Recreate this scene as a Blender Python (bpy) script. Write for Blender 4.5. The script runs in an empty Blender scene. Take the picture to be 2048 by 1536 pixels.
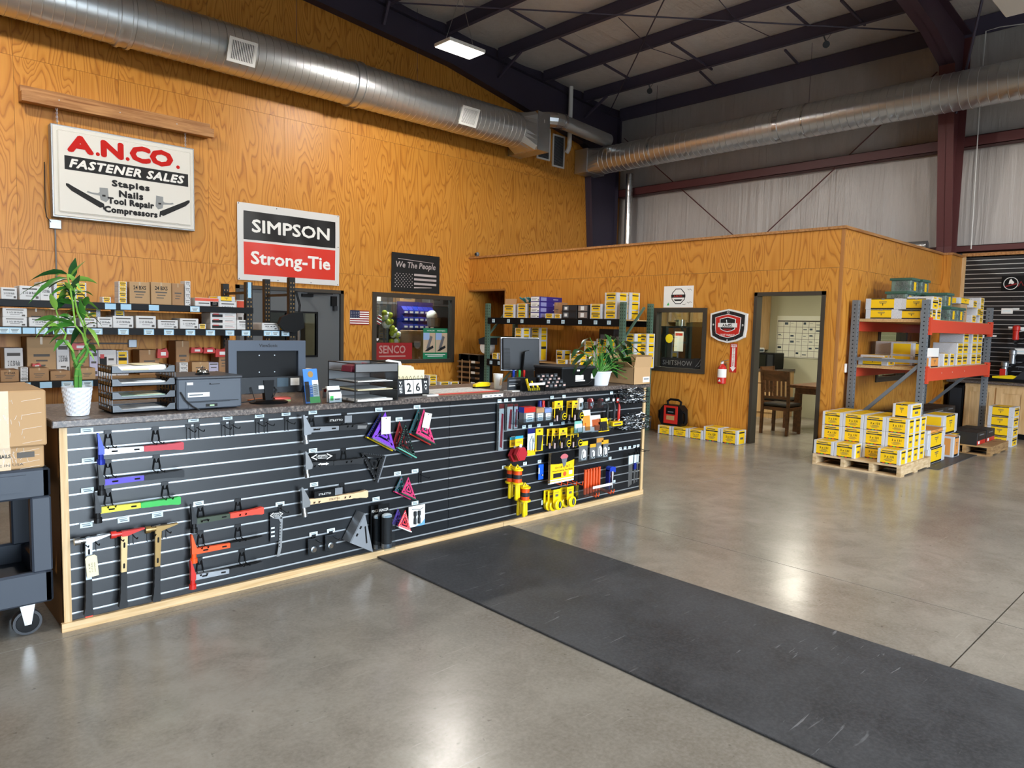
import bpy, math, random
from mathutils import Vector, Matrix
random.seed(11)
SC = bpy.context.scene
COL = SC.collection
# ---------------------------------------------------------------- camera
FPX = 1421.0
_yaw, _pit, _rol = math.radians(46.63854), math.radians(-4.65003), math.radians(1.37934)
FW = Vector((math.cos(_pit)*math.cos(_yaw), math.cos(_pit)*math.sin(_yaw), math.sin(_pit)))
_r0 = Vector((math.sin(_yaw), -math.cos(_yaw), 0)); _u0 = _r0.cross(FW)
RT = math.cos(_rol)*_r0 + math.sin(_rol)*_u0
UP = -math.sin(_rol)*_r0 + math.cos(_rol)*_u0
CAM = Vector((-0.74687, -4.04688, 1.58511))
_cd = bpy.data.cameras.new('camera'); _cd.sensor_width = 36; _cd.lens = 36*FPX/2048; _cd.clip_end = 200
_co = bpy.data.objects.new('camera', _cd); COL.objects.link(_co)
_co.matrix_world = Matrix(((RT.x, UP.x, -FW.x, CAM.x), (RT.y, UP.y, -FW.y, CAM.y), (RT.z, UP.z, -FW.z, CAM.z), (0, 0, 0, 1)))
SC.camera = _co
# ---------------------------------------------------------------- world, daylight, exposure
W = bpy.data.worlds.new('world'); SC.world = W; W.use_nodes = True
W.node_tree.nodes['Background'].inputs[0].default_value = (0.72, 0.86, 1.0, 1)
W.node_tree.nodes['Background'].inputs[1].default_value = 32.0
LAMP_W = 660.0
LAMP_GLOW = 12.0
OFFICE_W = 42.0
SC.view_settings.view_transform = 'Standard'; SC.view_settings.look = 'None'
SC.view_settings.exposure = 0.08; SC.view_settings.gamma = 1.0
SC.view_settings.use_curve_mapping = False
SC.cycles.max_bounces = 7; SC.cycles.diffuse_bounces = 4; SC.cycles.glossy_bounces = 3
SC.cycles.transmission_bounces = 6; SC.cycles.transparent_max_bounces = 10
SC.cycles.sample_clamp_indirect = 6.0; SC.cycles.caustics_reflective = False; SC.cycles.caustics_refractive = False
# daylight portal in the open bay door behind the camera
_pl = bpy.data.lights.new('bay_door_portal', 'AREA'); _pl.shape = 'RECTANGLE'; _pl.size = 6.4; _pl.size_y = 4.2; _pl.cycles.is_portal = True
_po = bpy.data.objects.new('bay_door_portal', _pl); COL.objects.link(_po); _po.location = (1.5, -12.9, 2.15); _po.rotation_euler = (math.radians(90), 0, 0)

# ---------------------------------------------------------------- measuring helpers: a photo pixel carried onto a known real plane
def ray(x, y): return FW + RT*((x-1024)/FPX) - UP*((y-768)/FPX)
def onX(x, y, X): d = ray(x, y); return CAM + d*((X-CAM.x)/d.x)
def onY(x, y, Y): d = ray(x, y); return CAM + d*((Y-CAM.y)/d.y)
def onZ(x, y, Z=0.0): d = ray(x, y); return CAM + d*((Z-CAM.z)/d.z)

# ---------------------------------------------------------------- materials
def lin(h):
    if isinstance(h, str):
        c = [int(h[i:i+2], 16)/255 for i in (0, 2, 4)]
        return tuple(((v+.055)/1.055)**2.4 if v > .04045 else v/12.92 for v in c) + (1,)
    return tuple(h) + (1,)
MATS = {}
def mat(name, col='808080', rough=.5, metal=0., spec=.5, emit=None, es=0, trans=0, alpha=1, coat=0):
    if name in MATS: return MATS[name]
    m = bpy.data.materials.new(name); m.use_nodes = True
    b = m.node_tree.nodes['Principled BSDF']
    b.inputs['Base Color'].default_value = lin(col); b.inputs['Roughness'].default_value = rough
    b.inputs['Metallic'].default_value = metal; b.inputs['Specular IOR Level'].default_value = spec
    b.inputs['Transmission Weight'].default_value = trans; b.inputs['Alpha'].default_value = alpha
    b.inputs['Coat Weight'].default_value = coat
    if emit: b.inputs['Emission Color'].default_value = lin(emit); b.inputs['Emission Strength'].default_value = es
    MATS[name] = m
    return m
class NT:
    """small node-tree writer"""
    def __init__(s, m): s.t = m.node_tree; s.b = s.t.nodes['Principled BSDF']
    def n(s, ty, **k):
        nd = s.t.nodes.new('ShaderNode'+ty)
        for a, v in k.items(): setattr(nd, a, v)
        return nd
    def l(s, a, b): s.t.links.new(a, b)
    def coord(s, rnd=False, scale=(1, 1, 1), flat=False):
        tc = s.n('TexCoord'); out = tc.outputs['Object']
        if flat:   # u = x + y, v = z : works on both wall directions
            sp = s.n('SeparateXYZ'); s.l(out, sp.inputs[0]); ad = s.n('Math', operation='ADD'); s.l(sp.outputs[0], ad.inputs[0]); s.l(sp.outputs[1], ad.inputs[1])
            cb = s.n('CombineXYZ'); s.l(ad.outputs[0], cb.inputs[0]); s.l(sp.outputs[2], cb.inputs[2]); out = cb.outputs[0]
        if rnd:
            oi = s.n('ObjectInfo'); mu = s.n('Math', operation='MULTIPLY'); mu.inputs[1].default_value = 97.0; s.l(oi.outputs['Random'], mu.inputs[0])
            va = s.n('VectorMath', operation='ADD'); s.l(out, va.inputs[0]); s.l(mu.outputs[0], va.inputs[1]); out = va.outputs[0]
        mp = s.n('Mapping'); mp.inputs['Scale'].default_value = scale; s.l(out, mp.inputs[0])
        return mp.outputs[0]
    def noise(s, vec, scale=5, detail=3, rough=.5, dist=0):
        nd = s.n('TexNoise'); nd.inputs['Scale'].default_value = scale; nd.inputs['Detail'].default_value = detail
        nd.inputs['Roughness'].default_value = rough; nd.inputs['Distortion'].default_value = dist
        if vec is not None: s.l(vec, nd.inputs['Vector'])
        return nd.outputs['Fac']
    def math(s, op, a, b=None, c=None):
        nd = s.n('Math', operation=op)
        for i, v in enumerate((a, b, c)):
            if v is None: continue
            if isinstance(v, (int, float)): nd.inputs[i].default_value = v
            else: s.l(v, nd.inputs[i])
        return nd.outputs[0]
    def ramp(s, fac, stops):
        nd = s.n('ValToRGB'); e = nd.color_ramp.elements
        while len(e) < len(stops): e.new(0.5)
        for el, (p, c) in zip(e, stops): el.position = p; el.color = lin(c)
        s.l(fac, nd.inputs[0]); return nd.outputs[0]
    def mix(s, fac, a, b, bt='MIX'):
        nd = s.n('MixRGB', blend_type=bt)
        for i, v in enumerate((fac, a, b)):
            if isinstance(v, (int, float)): nd.inputs[i].default_value = v
            elif isinstance(v, (str, tuple)): nd.inputs[i].default_value = lin(v)
            else: s.l(v, nd.inputs[i])
        return nd.outputs[0]
    def bump(s, h, strength=.2, dist=.01):
        nd = s.n('Bump'); nd.inputs['Strength'].default_value = strength; nd.inputs['Distance'].default_value = dist
        s.l(h, nd.inputs['Height']); s.l(nd.outputs[0], s.b.inputs['Normal'])
    def base(s, c): s.l(c, s.b.inputs['Base Color'])
    def rough(s, c): s.l(c, s.b.inputs['Roughness'])

def mk_plywood(name, light, mid, dark, scale=1.0):
    m = mat(name, light, .42, spec=.35); t = NT(m)
    v1 = t.coord(True, (2.5*scale, 1, .5*scale), True)
    fld = t.noise(v1, 1.0, 2.0, .45, .35)
    rings = t.math('FRACT', t.math('MULTIPLY', fld, 24.0))
    line = t.ramp(rings, [(0, dark), (.10, mid), (.45, light), (.80, light), (1, dark)])
    v2 = t.coord(True, (70, 1, 2.2), True)
    fine = t.noise(v2, 1.0, 3, .6)
    c = t.mix(t.math('MULTIPLY', fine, .40), line, dark)
    v3 = t.coord(True, (1.3, 1, .5), True)
    c = t.mix(t.math('MULTIPLY', t.noise(v3, 1.0, 2), .55), c, mid)
    t.base(c); t.bump(fine, .05, .002)
    return m
PLY = mk_plywood('plywood', 'db9b44', 'c5822e', '9b5c1d')
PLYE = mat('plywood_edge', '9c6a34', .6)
def mk_wood(name, light, dark, sx=(3, 40, 40), rough=.5):
    m = mat(name, light, rough); t = NT(m); v = t.coord(True, sx)
    t.base(t.ramp(t.noise(v, 1.0, 3, .6, .3), [(.3, dark), (.62, light)])); return m
OAKX = mk_wood('pale_wood_x', 'd8b98c', 'c09a66', (2.5, 60, 60))
OAKZ = mk_wood('pale_wood_z', 'd8b98c', 'c09a66', (60, 60, 2.5))
CEDAR = mk_wood('cedar_plank', 'b98650', '8a5626', (2, 40, 30))
PALLET = mk_wood('pallet_wood', 'd9bf98', 'b79566', (6, 6, 30), .8)
PALLET2 = mk_wood('old_pallet_wood', 'b08c5e', '7d5c38', (6, 6, 30), .8)
BIRCH = mk_wood('birch_cabinet', 'd9b585', 'c39a66', (25, 25, 2), .4)
TABLEWD = mk_wood('dark_table_wood', '6b4326', '45270f', (6, 20, 20), .35)
DECK = mk_wood('particle_deck', 'cda774', 'b48c58', (50, 50, 50), .7)

def mk_concrete():
    m = mat('polished_concrete', '8f8676', .25, spec=.45); t = NT(m)
    v = t.coord(False, (.55, .55, .55)); n1 = t.noise(v, 1.0, 6, .62, .4)
    v2 = t.coord(False, (3.1, 3.1, 3)); n2 = t.noise(v2, 1.0, 6, .7, .5)
    c = t.ramp(n1, [(.30, '757067'), (.50, '8f897f'), (.70, 'a39d93')])
    c = t.mix(t.ramp(n2, [(.42, (0, 0, 0)), (.66, (.55, .55, .55))]), c, '6f675c')
    v3 = t.coord(False, (55, 55, 55)); n3 = t.noise(v3, 1.0, 3, .6)
    c = t.mix(t.ramp(n3, [(.35, (0, 0, 0)), (.7, (.3, .3, .3))]), c, 'a9a59c')
    sp = t.noise(t.coord(False, (26, 26, 26)), 1.0, 2, .5); c = t.mix(t.ramp(sp, [(.70, (0, 0, 0)), (.76, (.5, .5, .5))]), c, '4e483f')
    sc = t.noise(t.coord(False, (3, 55, 3)), 1.0, 3, .6, .6); c = t.mix(t.ramp(sc, [(.66, (0, 0, 0)), (.74, (.35, .35, .35))]), c, 'b5b1a8')
    t.base(c)
    t.rough(t.math('ADD', t.math('MULTIPLY', n1, .20), t.math('MULTIPLY_ADD', n2, .12, .06))); t.bump(n2, .04, .003)
    return m
CONC = mk_concrete()
def mk_mat():
    m = mat('rubber_mat', '2e3032', .62, spec=.4); t = NT(m)
    n = t.noise(t.coord(False, (2, 2, 2)), 1, 6, .7)
    c = t.ramp(n, [(.3, '2b2d30'), (.7, '45474b')])
    fz = t.noise(t.coord(False, (60, 60, 60)), 1, 3, .7); c = t.mix(t.ramp(fz, [(.4, (0, 0, 0)), (.75, (.35, .35, .35))]), c, '63656a')
    s1 = t.noise(t.coord(False, (4, 40, 4)), 1, 3, .5, .8); s2 = t.noise(t.coord(False, (1.3, 1.3, 1)), 1, 2)
    k = t.math('MULTIPLY', t.ramp(s1, [(.66, (0, 0, 0)), (.72, (.6, .6, .6))]), t.ramp(s2, [(.45, (0, 0, 0)), (.6, (1, 1, 1))]))
    t.base(t.mix(k, c, '8a8c90')); t.rough(t.math('ADD', t.math('MULTIPLY', n, .3), .36)); return m
RUBMAT = mk_mat()
def mk_insul(name, c0, c1):
    m = mat(name, c1, .38, spec=.45); t = NT(m)
    v = t.coord(False, (1.5, 1.5, .35)); n = t.noise(v, 2.2, 5, .6, .6)
    v2 = t.coord(False, (.5, 9, .25)); n2 = t.noise(v2, 1.0, 3, .6, .4)
    t.base(t.ramp(n, [(.2, c0), (.8, c1)]))
    t.bump(t.math('ADD', n, n2), .55, .05); return m
INSUL = mk_insul('white_facing_dimmed', 'aea8a4', 'c2bcb8'); INSULC = mk_insul('white_facing_brightened', 'd2cdca', 'e2dedb')  # one facing, light put into its colour: walls toned down, roof toned up
STEEL_P = mat('primer_purlin', '4b4558', .5)
STEEL_R = mat('red_oxide_steel', '5a2d2e', .5)
STEEL_D = mat('dark_oxide_rafter', '383242', .5)
def mk_galv(name, base, rough=.3):
    m = mat(name, base, rough, .9); t = NT(m); v = t.coord(False, (.7, .7, .7)); n = t.noise(v, 1, 2)
    t.rough(t.math('ADD', t.math('MULTIPLY', n, .16), rough-.08)); return m
GALV = mk_galv('galvanised_duct', 'cfd1d1', .33)
GALV2 = mk_galv('galvanised_pipe', 'c4c5c5', .24)
def mk_lam():
    m = mat('speckled_laminate', '4a4442', .35); t = NT(m); v = t.coord(False, (1, 1, 1))
    vo = t.n('TexVoronoi'); vo.inputs['Scale'].default_value = 95; t.l(v, vo.inputs['Vector'])
    n = t.noise(v, 60, 3, .7)
    c = t.ramp(n, [(.3, '2f2a2a'), (.5, '5a504b'), (.68, '8d8178')])
    c = t.mix(t.math('MULTIPLY', t.math('LESS_THAN', vo.outputs['Distance'], .25), .5), c, '302c2c'); t.base(c); return m
LAM = mk_lam()
SLAT = mat('black_slat', '16191d', .36, spec=.5)
ALU = mat('aluminium_groove', 'd5d9dc', .35, .75)
BLACK = mat('black_plastic', '0b0c0e', .5, spec=.2)
BLACKM = mat('black_metal', '141517', .4, .3)
CHAR = mat('charcoal_plastic', '2b2e32', .5, spec=.3)
SLATEP = mat('slate_plastic', '4b5260', .5)
GREYP = mat('grey_plastic', '6c7076', .5)
WHITE = mat('white_paint', 'e9e9e6', .5)
WHITEP = mat('white_paper', 'efeeea', .8)
CREAM = mat('cream_paper', 'e8dcb4', .8)
PRICE = mat('pale_blue_label', 'a9cfe6', .6)
PRICEW = mat('pale_label', 'd6e6ea', .6)
PRICETX = mat('label_print', '3b4c58', .7)
INK = mat('black_ink', '101012', .7)
INKG = mat('grey_ink', '5a5550', .7)
RED = mat('red_paint', 'c5281f', .4)
REDD = mat('deep_red', '8f1d20', .45)
ORANGE = mat('orange_plastic', 'f2541b', .4)
YEL = mat('box_yellow', 'f5c60a', .55)
YELD = mat('box_gold', 'e0a21c', .6)
YELP = mat('yellow_plastic', 'f3d313', .35)
GREEN = mat('green_plastic', '2fae4a', .4)
BLUE = mat('blue_plastic', '1f3fb0', .4)
NAVY = mat('navy_blue', '16206b', .4)
PURPLE = mat('purple_metal', '7a3cc0', .4)
MAGENTA = mat('magenta_metal', 'd4366f', .4)
TEAL = mat('teal_metal', '1e5c62', .4)
SILVER = mat('brushed_silver', 'b9bbbd', .3, 1.0)
CHROME = mat('chrome', 'dcdcdc', .12, 1.0)
GOLD = mat('gold_titanium', 'a98a55', .35, .6)
KRAFT = mat('kraft_card', 'a9815a', .75)
KRAFT2 = mat('kraft_card_pale', 'b8946a', .75)
KRAFTD = mat('kraft_card_dark', '7c5a38', .8)  # darker brown card
TAPE = mat('packing_tape', 'c7ab86', .25)
WBOX = mat('white_card', 'dcd9d6', .7)
RACKG = mat('green_rack_steel', '4c6657', .45)
RACKS = mat('slate_rack_steel', '6d7277', .45)
RACKO = mat('orange_beam_steel', 'd8482a', .45)
HOLE = mat('dark_hole', '050506', .9)
BRONZE = mat('bronze_frame', '3a342c', .45)
DOORG = mat('grey_door', '55585a', .5)
def mk_diamond():
    m = mat('diamond_plate_card', 'c2c2c4', .55); t = NT(m)
    tc = t.n('TexCoord'); sp = t.n('SeparateXYZ'); t.l(tc.outputs['Object'], sp.inputs[0])
    s = t.math('ADD', sp.outputs[0], sp.outputs[1])
    a = t.math('ABSOLUTE', t.math('SINE', t.math('MULTIPLY', t.math('ADD', s, sp.outputs[2]), 190.0)))
    b = t.math('ABSOLUTE', t.math('SINE', t.math('MULTIPLY', t.math('SUBTRACT', s, sp.outputs[2]), 190.0)))
    k = t.math('GREATER_THAN', t.math('MULTIPLY', a, b), .42)
    t.base(t.mix(k, 'e2e2e6', 'a8a8ae')); return m
DIAM = mk_diamond()
def mk_glass(name, tint, rough=.0, fac=.12):
    m = bpy.data.materials.new(name); m.use_nodes = True; nt = m.node_tree; nt.nodes.clear()
    o = nt.nodes.new('ShaderNodeOutputMaterial'); mx = nt.nodes.new('ShaderNodeMixShader'); tr = nt.nodes.new('ShaderNodeBsdfTransparent'); gl = nt.nodes.new('ShaderNodeBsdfGlossy')
    tr.inputs[0].default_value = lin(tint); gl.inputs['Roughness'].default_value = rough; mx.inputs[0].default_value = fac
    nt.links.new(tr.outputs[0], mx.inputs[1]); nt.links.new(gl.outputs[0], mx.inputs[2]); nt.links.new(mx.outputs[0], o.inputs[0]); MATS[name] = m
    return m
GLASS = mk_glass('window_glass', 'e6ece8', .02, .10)
ACRYL = mk_glass('clear_acrylic', 'e8eef2', .05, .12)
MESHM = mk_glass('wire_mesh_weave', '8a8c90', .4, .30)
LEAF = mat('leaf_green', '3f7a2c', .4); LEAF2 = mat('leaf_light', '7fae46', .4); LEAFD = mat('leaf_dark', '1f4a24', .3)
STALK = mat('bamboo_stalk', '4c8a36', .4)
POT = mat('white_ceramic', 'e4e6ea', .35)
OFFWALL = mat('office_wall_paint', 'b9b79c', .8)
EMIT = mat('lamp_diffuser', 'ffffff', .5, emit='fff6e6', es=LAMP_GLOW)

# ---------------------------------------------------------------- mesh builder
_GL = {}
def glyph(s, bold=0., shear=0., sp=1.0):
    k = (s, bold, shear, sp)
    if k not in _GL:
        c = bpy.data.curves.new('tmp', 'FONT'); c.body = s; c.offset = bold; c.shear = shear; c.resolution_u = 2; c.space_character = sp
        o = bpy.data.objects.new('tmp', c); me = bpy.data.meshes.new_from_object(o)
        vs = [(v.co.x, v.co.y) for v in me.vertices]; fs = [tuple(p.vertices) for p in me.polygons]
        x0 = min(v[0] for v in vs); x1 = max(v[0] for v in vs); y0 = min(v[1] for v in vs); y1 = max(v[1] for v in vs)
        _GL[k] = ([((x-x0)/(x1-x0)-.5, (y-y0)/(y1-y0)-.5) for x, y in vs], fs)
        bpy.data.objects.remove(o); bpy.data.curves.remove(c); bpy.data.meshes.remove(me)
    return _GL[k]
X1, Y1, Z1 = Vector((1, 0, 0)), Vector((0, 1, 0)), Vector((0, 0, 1))
class MB:
    def __init__(s): s.v = []; s.f = []; s.mi = []; s.mats = []
    def m(s, mt):
        if mt not in s.mats: s.mats.append(mt)
        return s.mats.index(mt)
    def add(s, vs, fs, mt):
        o = len(s.v); s.v += [tuple(v) for v in vs]; i = s.m(mt)
        for f in fs: s.f.append(tuple(o+k for k in f)); s.mi.append(i)
        return s
    def box(s, x0, y0, z0, x1, y1, z1, mt):
        return s.add([(x0, y0, z0), (x1, y0, z0), (x1, y1, z0), (x0, y1, z0), (x0, y0, z1), (x1, y0, z1), (x1, y1, z1), (x0, y1, z1)],
                     [(0, 3, 2, 1), (4, 5, 6, 7), (0, 1, 5, 4), (1, 2, 6, 5), (2, 3, 7, 6), (3, 0, 4, 7)], mt)
    def cbox(s, c, d, mt): return s.box(c[0]-d[0]/2, c[1]-d[1]/2, c[2]-d[2]/2, c[0]+d[0]/2, c[1]+d[1]/2, c[2]+d[2]/2, mt)
    def bbox(s, x0, y0, z0, x1, y1, z1, mt, b=.004):
        """box with chamfered vertical and horizontal edges"""
        vs = []; fs = []
        def ring(z, i):
            return [(x0+i+b*(i == 0), y0+i, z), (x1-i-b*(i == 0), y0+i, z), (x1-i, y0+i+b*(i == 0), z), (x1-i, y1-i-b*(i == 0), z), (x1-i-b*(i == 0), y1-i, z), (x0+i+b*(i == 0), y1-i, z), (x0+i, y1-i-b*(i == 0), z), (x0+i, y0+i+b*(i == 0), z)]
        for z, i in ((z0, b), (z0+b, 0), (z1-b, 0), (z1, b)): vs += ring(z, i)
        for k in range(3):
            for j in range(8): fs.append((k*8+j, k*8+(j+1) % 8, k*8+8+(j+1) % 8, k*8+8+j))
        fs += [tuple(range(7, -1, -1)), tuple(range(24, 32))]
        return s.add(vs, fs, mt)
    def prism(s, poly, a, b, mt, ax='y'):
        f = {'y': lambda u, w, t: (u, t, w), 'x': lambda u, w, t: (t, u, w), 'z': lambda u, w, t: (u, w, t)}[ax]
        n = len(poly); vs = [f(u, w, a) for u, w in poly] + [f(u, w, b) for u, w in poly]
        fs = [tuple(range(n)), tuple(range(2*n-1, n-1, -1))] + [(i, i+n, (i+1) % n+n, (i+1) % n) for i in range(n)]
        return s.add(vs, fs, mt)
    def frame(s, d):
        d = Vector(d).normalized(); a = Z1 if abs(d.z) < .9 else X1
        u = d.cross(a).normalized(); return u, d.cross(u)
    def cyl(s, p0, p1, r0, mt, r1=None, n=12, caps=True):
        p0 = Vector(p0); p1 = Vector(p1); r1 = r0 if r1 is None else r1; u, w = s.frame(p1-p0)
        vs = [p + (u*math.cos(2*math.pi*i/n) + w*math.sin(2*math.pi*i/n))*r for p, r in ((p0, r0), (p1, r1)) for i in range(n)]
        fs = [(i, (i+1) % n, n+(i+1) % n, n+i) for i in range(n)]
        if caps: fs += [tuple(range(n-1, -1, -1)), tuple(range(n, 2*n))]
        return s.add(vs, fs, mt)
    def tube(s, pts, r, mt, n=8, radii=None):
        pts = [Vector(p) for p in pts]; vs = []; fs = []; u = None
        for i, p in enumerate(pts):
            d = (pts[min(i+1, len(pts)-1)] - pts[max(i-1, 0)])
            if u is None: u, w = s.frame(d)
            else:
                d.normalize(); u = (u - d*u.dot(d)).normalized(); w = d.cross(u)
            rr = radii[i] if radii else r
            vs += [p + (u*math.cos(2*math.pi*k/n) + w*math.sin(2*math.pi*k/n))*rr for k in range(n)]
        for i in range(len(pts)-1):
            for k in range(n): fs.append((i*n+k, i*n+(k+1) % n, i*n+n+(k+1) % n, i*n+n+k))
        fs += [tuple(range(n-1, -1, -1)), tuple(range((len(pts)-1)*n, len(pts)*n))]
        return s.add(vs, fs, mt)
    def lathe(s, prof, c, mt, n=20, ax='z', wob=None):
        c = Vector(c); vs = []; fs = []
        for j, (r, h) in enumerate(prof):
            for k in range(n):
                a = 2*math.pi*k/n; rr = r + (wob(j, k) if wob else 0); q = (rr*math.cos(a), rr*math.sin(a), h)
                vs.append(c + Vector({'z': q, 'x': (q[2], q[0], q[1]), 'y': (q[0], q[2], q[1])}[ax]))
        for j in range(len(prof)-1):
            for k in range(n): fs.append((j*n+k, j*n+(k+1) % n, j*n+n+(k+1) % n, j*n+n+k))
        if prof[0][0] > 1e-6: fs.append(tuple(range(n-1, -1, -1)))
        if prof[-1][0] > 1e-6: fs.append(tuple(range((len(prof)-1)*n, len(prof)*n)))
        return s.add(vs, fs, mt)
    def sphere(s, c, r, mt, n=12, sq=(1, 1, 1)):
        c = Vector(c); pr = [(max(math.sin(math.pi*i/8), 1e-7)*r, -math.cos(math.pi*i/8)*r) for i in range(9)]; k = len(s.v)
        s.lathe(pr, (0, 0, 0), mt, n)
        for i in range(k, len(s.v)): v = s.v[i]; s.v[i] = (v[0]*sq[0]+c.x, v[1]*sq[1]+c.y, v[2]*sq[2]+c.z)
        return s
    def bar(s, p0, p1, w, h, mt):
        """rectangular bar; w across, h in the up-ish direction"""
        p0 = Vector(p0); p1 = Vector(p1); u, q = s.frame(p1-p0)
        vs = [p + u*a*w/2 + q*b*h/2 for p in (p0, p1) for a, b in ((-1, -1), (1, -1), (1, 1), (-1, 1))]
        return s.add(vs, [(0, 3, 2, 1), (4, 5, 6, 7), (0, 1, 5, 4), (1, 2, 6, 5), (2, 3, 7, 6), (3, 0, 4, 7)], mt)
    def plate(s, c, u, v, w, h, mt, t=.0008):
        """thin rectangular sheet centred at c, sides along u and v, thickness t along u x v"""
        c = Vector(c); u = Vector(u).normalized(); v = Vector(v).normalized(); n = u.cross(v)*t/2
        vs = [c + u*a*w/2 + v*b*h/2 + n*k for k in (-1, 1) for a, b in ((-1, -1), (1, -1), (1, 1), (-1, 1))]
        return s.add(vs, [(0, 3, 2, 1), (4, 5, 6, 7), (0, 1, 5, 4), (1, 2, 6, 5), (2, 3, 7, 6), (3, 0, 4, 7)], mt)
    def text(s, t, c, u, v, w, h, mt, bold=.0, shear=0., sp=1.0, fat=0.):
        if fat:
            for k, (a, b) in enumerate(((fat, 0), (-fat, 0), (0, fat), (0, -fat), (fat*.7, fat*.7), (-fat*.7, fat*.7), (fat*.7, -fat*.7), (-fat*.7, -fat*.7))): s.text(t, Vector(c)+Vector(u)*a+Vector(v)*b+Vector(u).cross(Vector(v))*(.0004*(k+1)), u, v, w, h, mt, 0, shear, sp)
        c = Vector(c); u = Vector(u).normalized(); v = Vector(v).normalized(); gv, gf = glyph(t, bold, shear, sp)
        return s.add([c + u*(x*w) + v*(y*h) for x, y in gv], gf, mt)
    def xf(s, M, start=0):
        for i in range(start, len(s.v)): s.v[i] = tuple(M @ Vector(s.v[i]))
        return s
    def mesh(s, name, smooth=False):
        me = bpy.data.meshes.new(name); me.from_pydata(s.v, [], s.f)
        for mt in s.mats: me.materials.append(mt)
        me.polygons.foreach_set('material_index', s.mi)
        if smooth:
            me.polygons.foreach_set('use_smooth', [True]*len(s.f))
            try: me.set_sharp_from_angle(angle=math.radians(40))
            except Exception: pass
        me.update(); return me
    def build(s, name, parent=None, smooth=False, loc=None):
        o = bpy.data.objects.new(name, s.mesh(name, smooth)); COL.objects.link(o)
        if parent is not None: o.parent = parent
        if loc is not None: o.location = loc
        return o
def tag(o, label=None, cat=None, group=None, kind=None):
    if label: o['label'] = label
    if cat: o['category'] = cat
    if group: o['group'] = group
    if kind: o['kind'] = kind
    return o
def thing(name, label, cat, loc=(0, 0, 0), rz=0., group=None):
    o = bpy.data.objects.new(name, None); COL.objects.link(o); o.location = loc; o.rotation_euler = (0, 0, rz); o.empty_display_size = .1
    return tag(o, label, cat, group)
def inst(name, me, parent=None, loc=(0, 0, 0), rz=0.):
    o = bpy.data.objects.new(name, me); COL.objects.link(o); o.location = loc; o.rotation_euler = (0, 0, rz)
    if parent is not None: o.parent = parent
    return o
def dup(root, loc, rz=None, label=None, group=None):
    r = root.copy(); COL.objects.link(r); r.location = loc
    if rz is not None: r.rotation_euler = (0, 0, rz)
    tag(r, label, None, group)
    for ch in list(root.children):
        c = ch.copy(); COL.objects.link(c); c.parent = r
        for g in list(ch.children):
            d = g.copy(); COL.objects.link(d); d.parent = c
    return r
HALF = math.pi/2
ORD = ['first', 'second', 'third', 'fourth', 'fifth', 'sixth', 'seventh', 'eighth', 'ninth', 'tenth', 'eleventh', 'twelfth']
# ================================================================ STRUCTURE
YB, XO, YS = 7.22, 8.625, -0.237          # plywood wall, office front wall, office side wall
def zr(x): return 7.07-.0835*(x-7.87) if x >= 3.5 else 7.07-.0835*(3.5-7.87)-.0835*(3.5-x)
def rects_minus(r, holes):
    out = [r]
    for h in holes:
        nx = []
        for a in out:
            x0, x1, z0, z1 = a; a0, a1 = max(x0, h[0]), min(x1, h[1]); b0, b1 = max(z0, h[2]), min(z1, h[3])
            if a0 >= a1 or b0 >= b1: nx.append(a); continue
            for q in ((x0, a0, z0, z1), (a1, x1, z0, z1), (a0, a1, z0, b0), (a0, a1, b1, z1)):
                if q[1]-q[0] > 1e-4 and q[3]-q[2] > 1e-4: nx.append(q)
        out = nx
    return out
def slab_rects(mb, rects, ax, a, b, mt):
    for x0, x1, z0, z1 in rects:
        if ax == 'y': mb.box(x0, a, z0, x1, b, z1, mt)
        else: mb.box(a, x0, z0, b, x1, z1, mt)
def ply_wall(root, ax, face, back, u0, u1, us, zs, holes):
    """plywood sheets as separate parts, 3 mm joints; face/back = coordinates of the sheet's two sides"""
    us = [u0]+[u for u in us if u0 < u < u1]+[u1]
    for i in range(len(us)-1):
        for j in range(len(zs)-1):
            g = .0015; rs = rects_minus((us[i]+g, us[i+1]-g, zs[j]+g, zs[j+1]-g), holes)
            if not rs: continue
            if zs[j+1] > 5: rs = [(a, b, c, zr(b)-.10) for a, b, c, d in rs]
            mb = MB(); slab_rects(mb, rs, ax, face, back, PLY); mb.build('plywood_sheet', root)
# ---- floor
fl = MB(); fl.box(-6.5, -20, -.14, 13.4, 7.3, -.012, mat('joint_filler', '3a342c', .9)); floor = tag(fl.build('floor'), 'polished grey brown concrete floor with sawn joints', None, kind='structure')
xs = [-6.5, -.8, 3.9, 8.6, 13.4]; ys = [-20, -12.3, -9.2, -6.15, -3.115, -.09, 3.0, 7.3]
for i in range(4):
    for j in range(7):
        g = .0035; MB().box(xs[i]+g, ys[j]+g, -.1, xs[i+1]-g, ys[j+1]-g, 0, CONC).build('slab', floor)
# ---- back wall (plywood)
door_h = (3.86, 5.70, 0, 2.10); win_h = (6.38, 8.21, .87, 2.11)
mb = MB(); slab_rects(mb, rects_minus((-6.5, 13.58, 0, 5.6), [door_h, win_h]), 'y', YB+.012, YB+.08, PLYE)
mb.prism([(-6.5, 5.6), (13.58, 5.6), (13.58, zr(13.58)+.40), (3.5, zr(3.5)+.40), (-6.5, zr(-6.5)+.40)], YB+.012, YB+.08, STEEL_D)
wall_back = tag(mb.build('wall_back'), 'tall orange plywood wall behind the sales counter', None, kind='structure')
ply_wall(wall_back, 'y', YB, YB+.011, -6.5, 12.35, [8.3+1.22*k for k in range(-12, 4)], [0, 2.44, 4.88, 7.3], [door_h, win_h])
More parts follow.
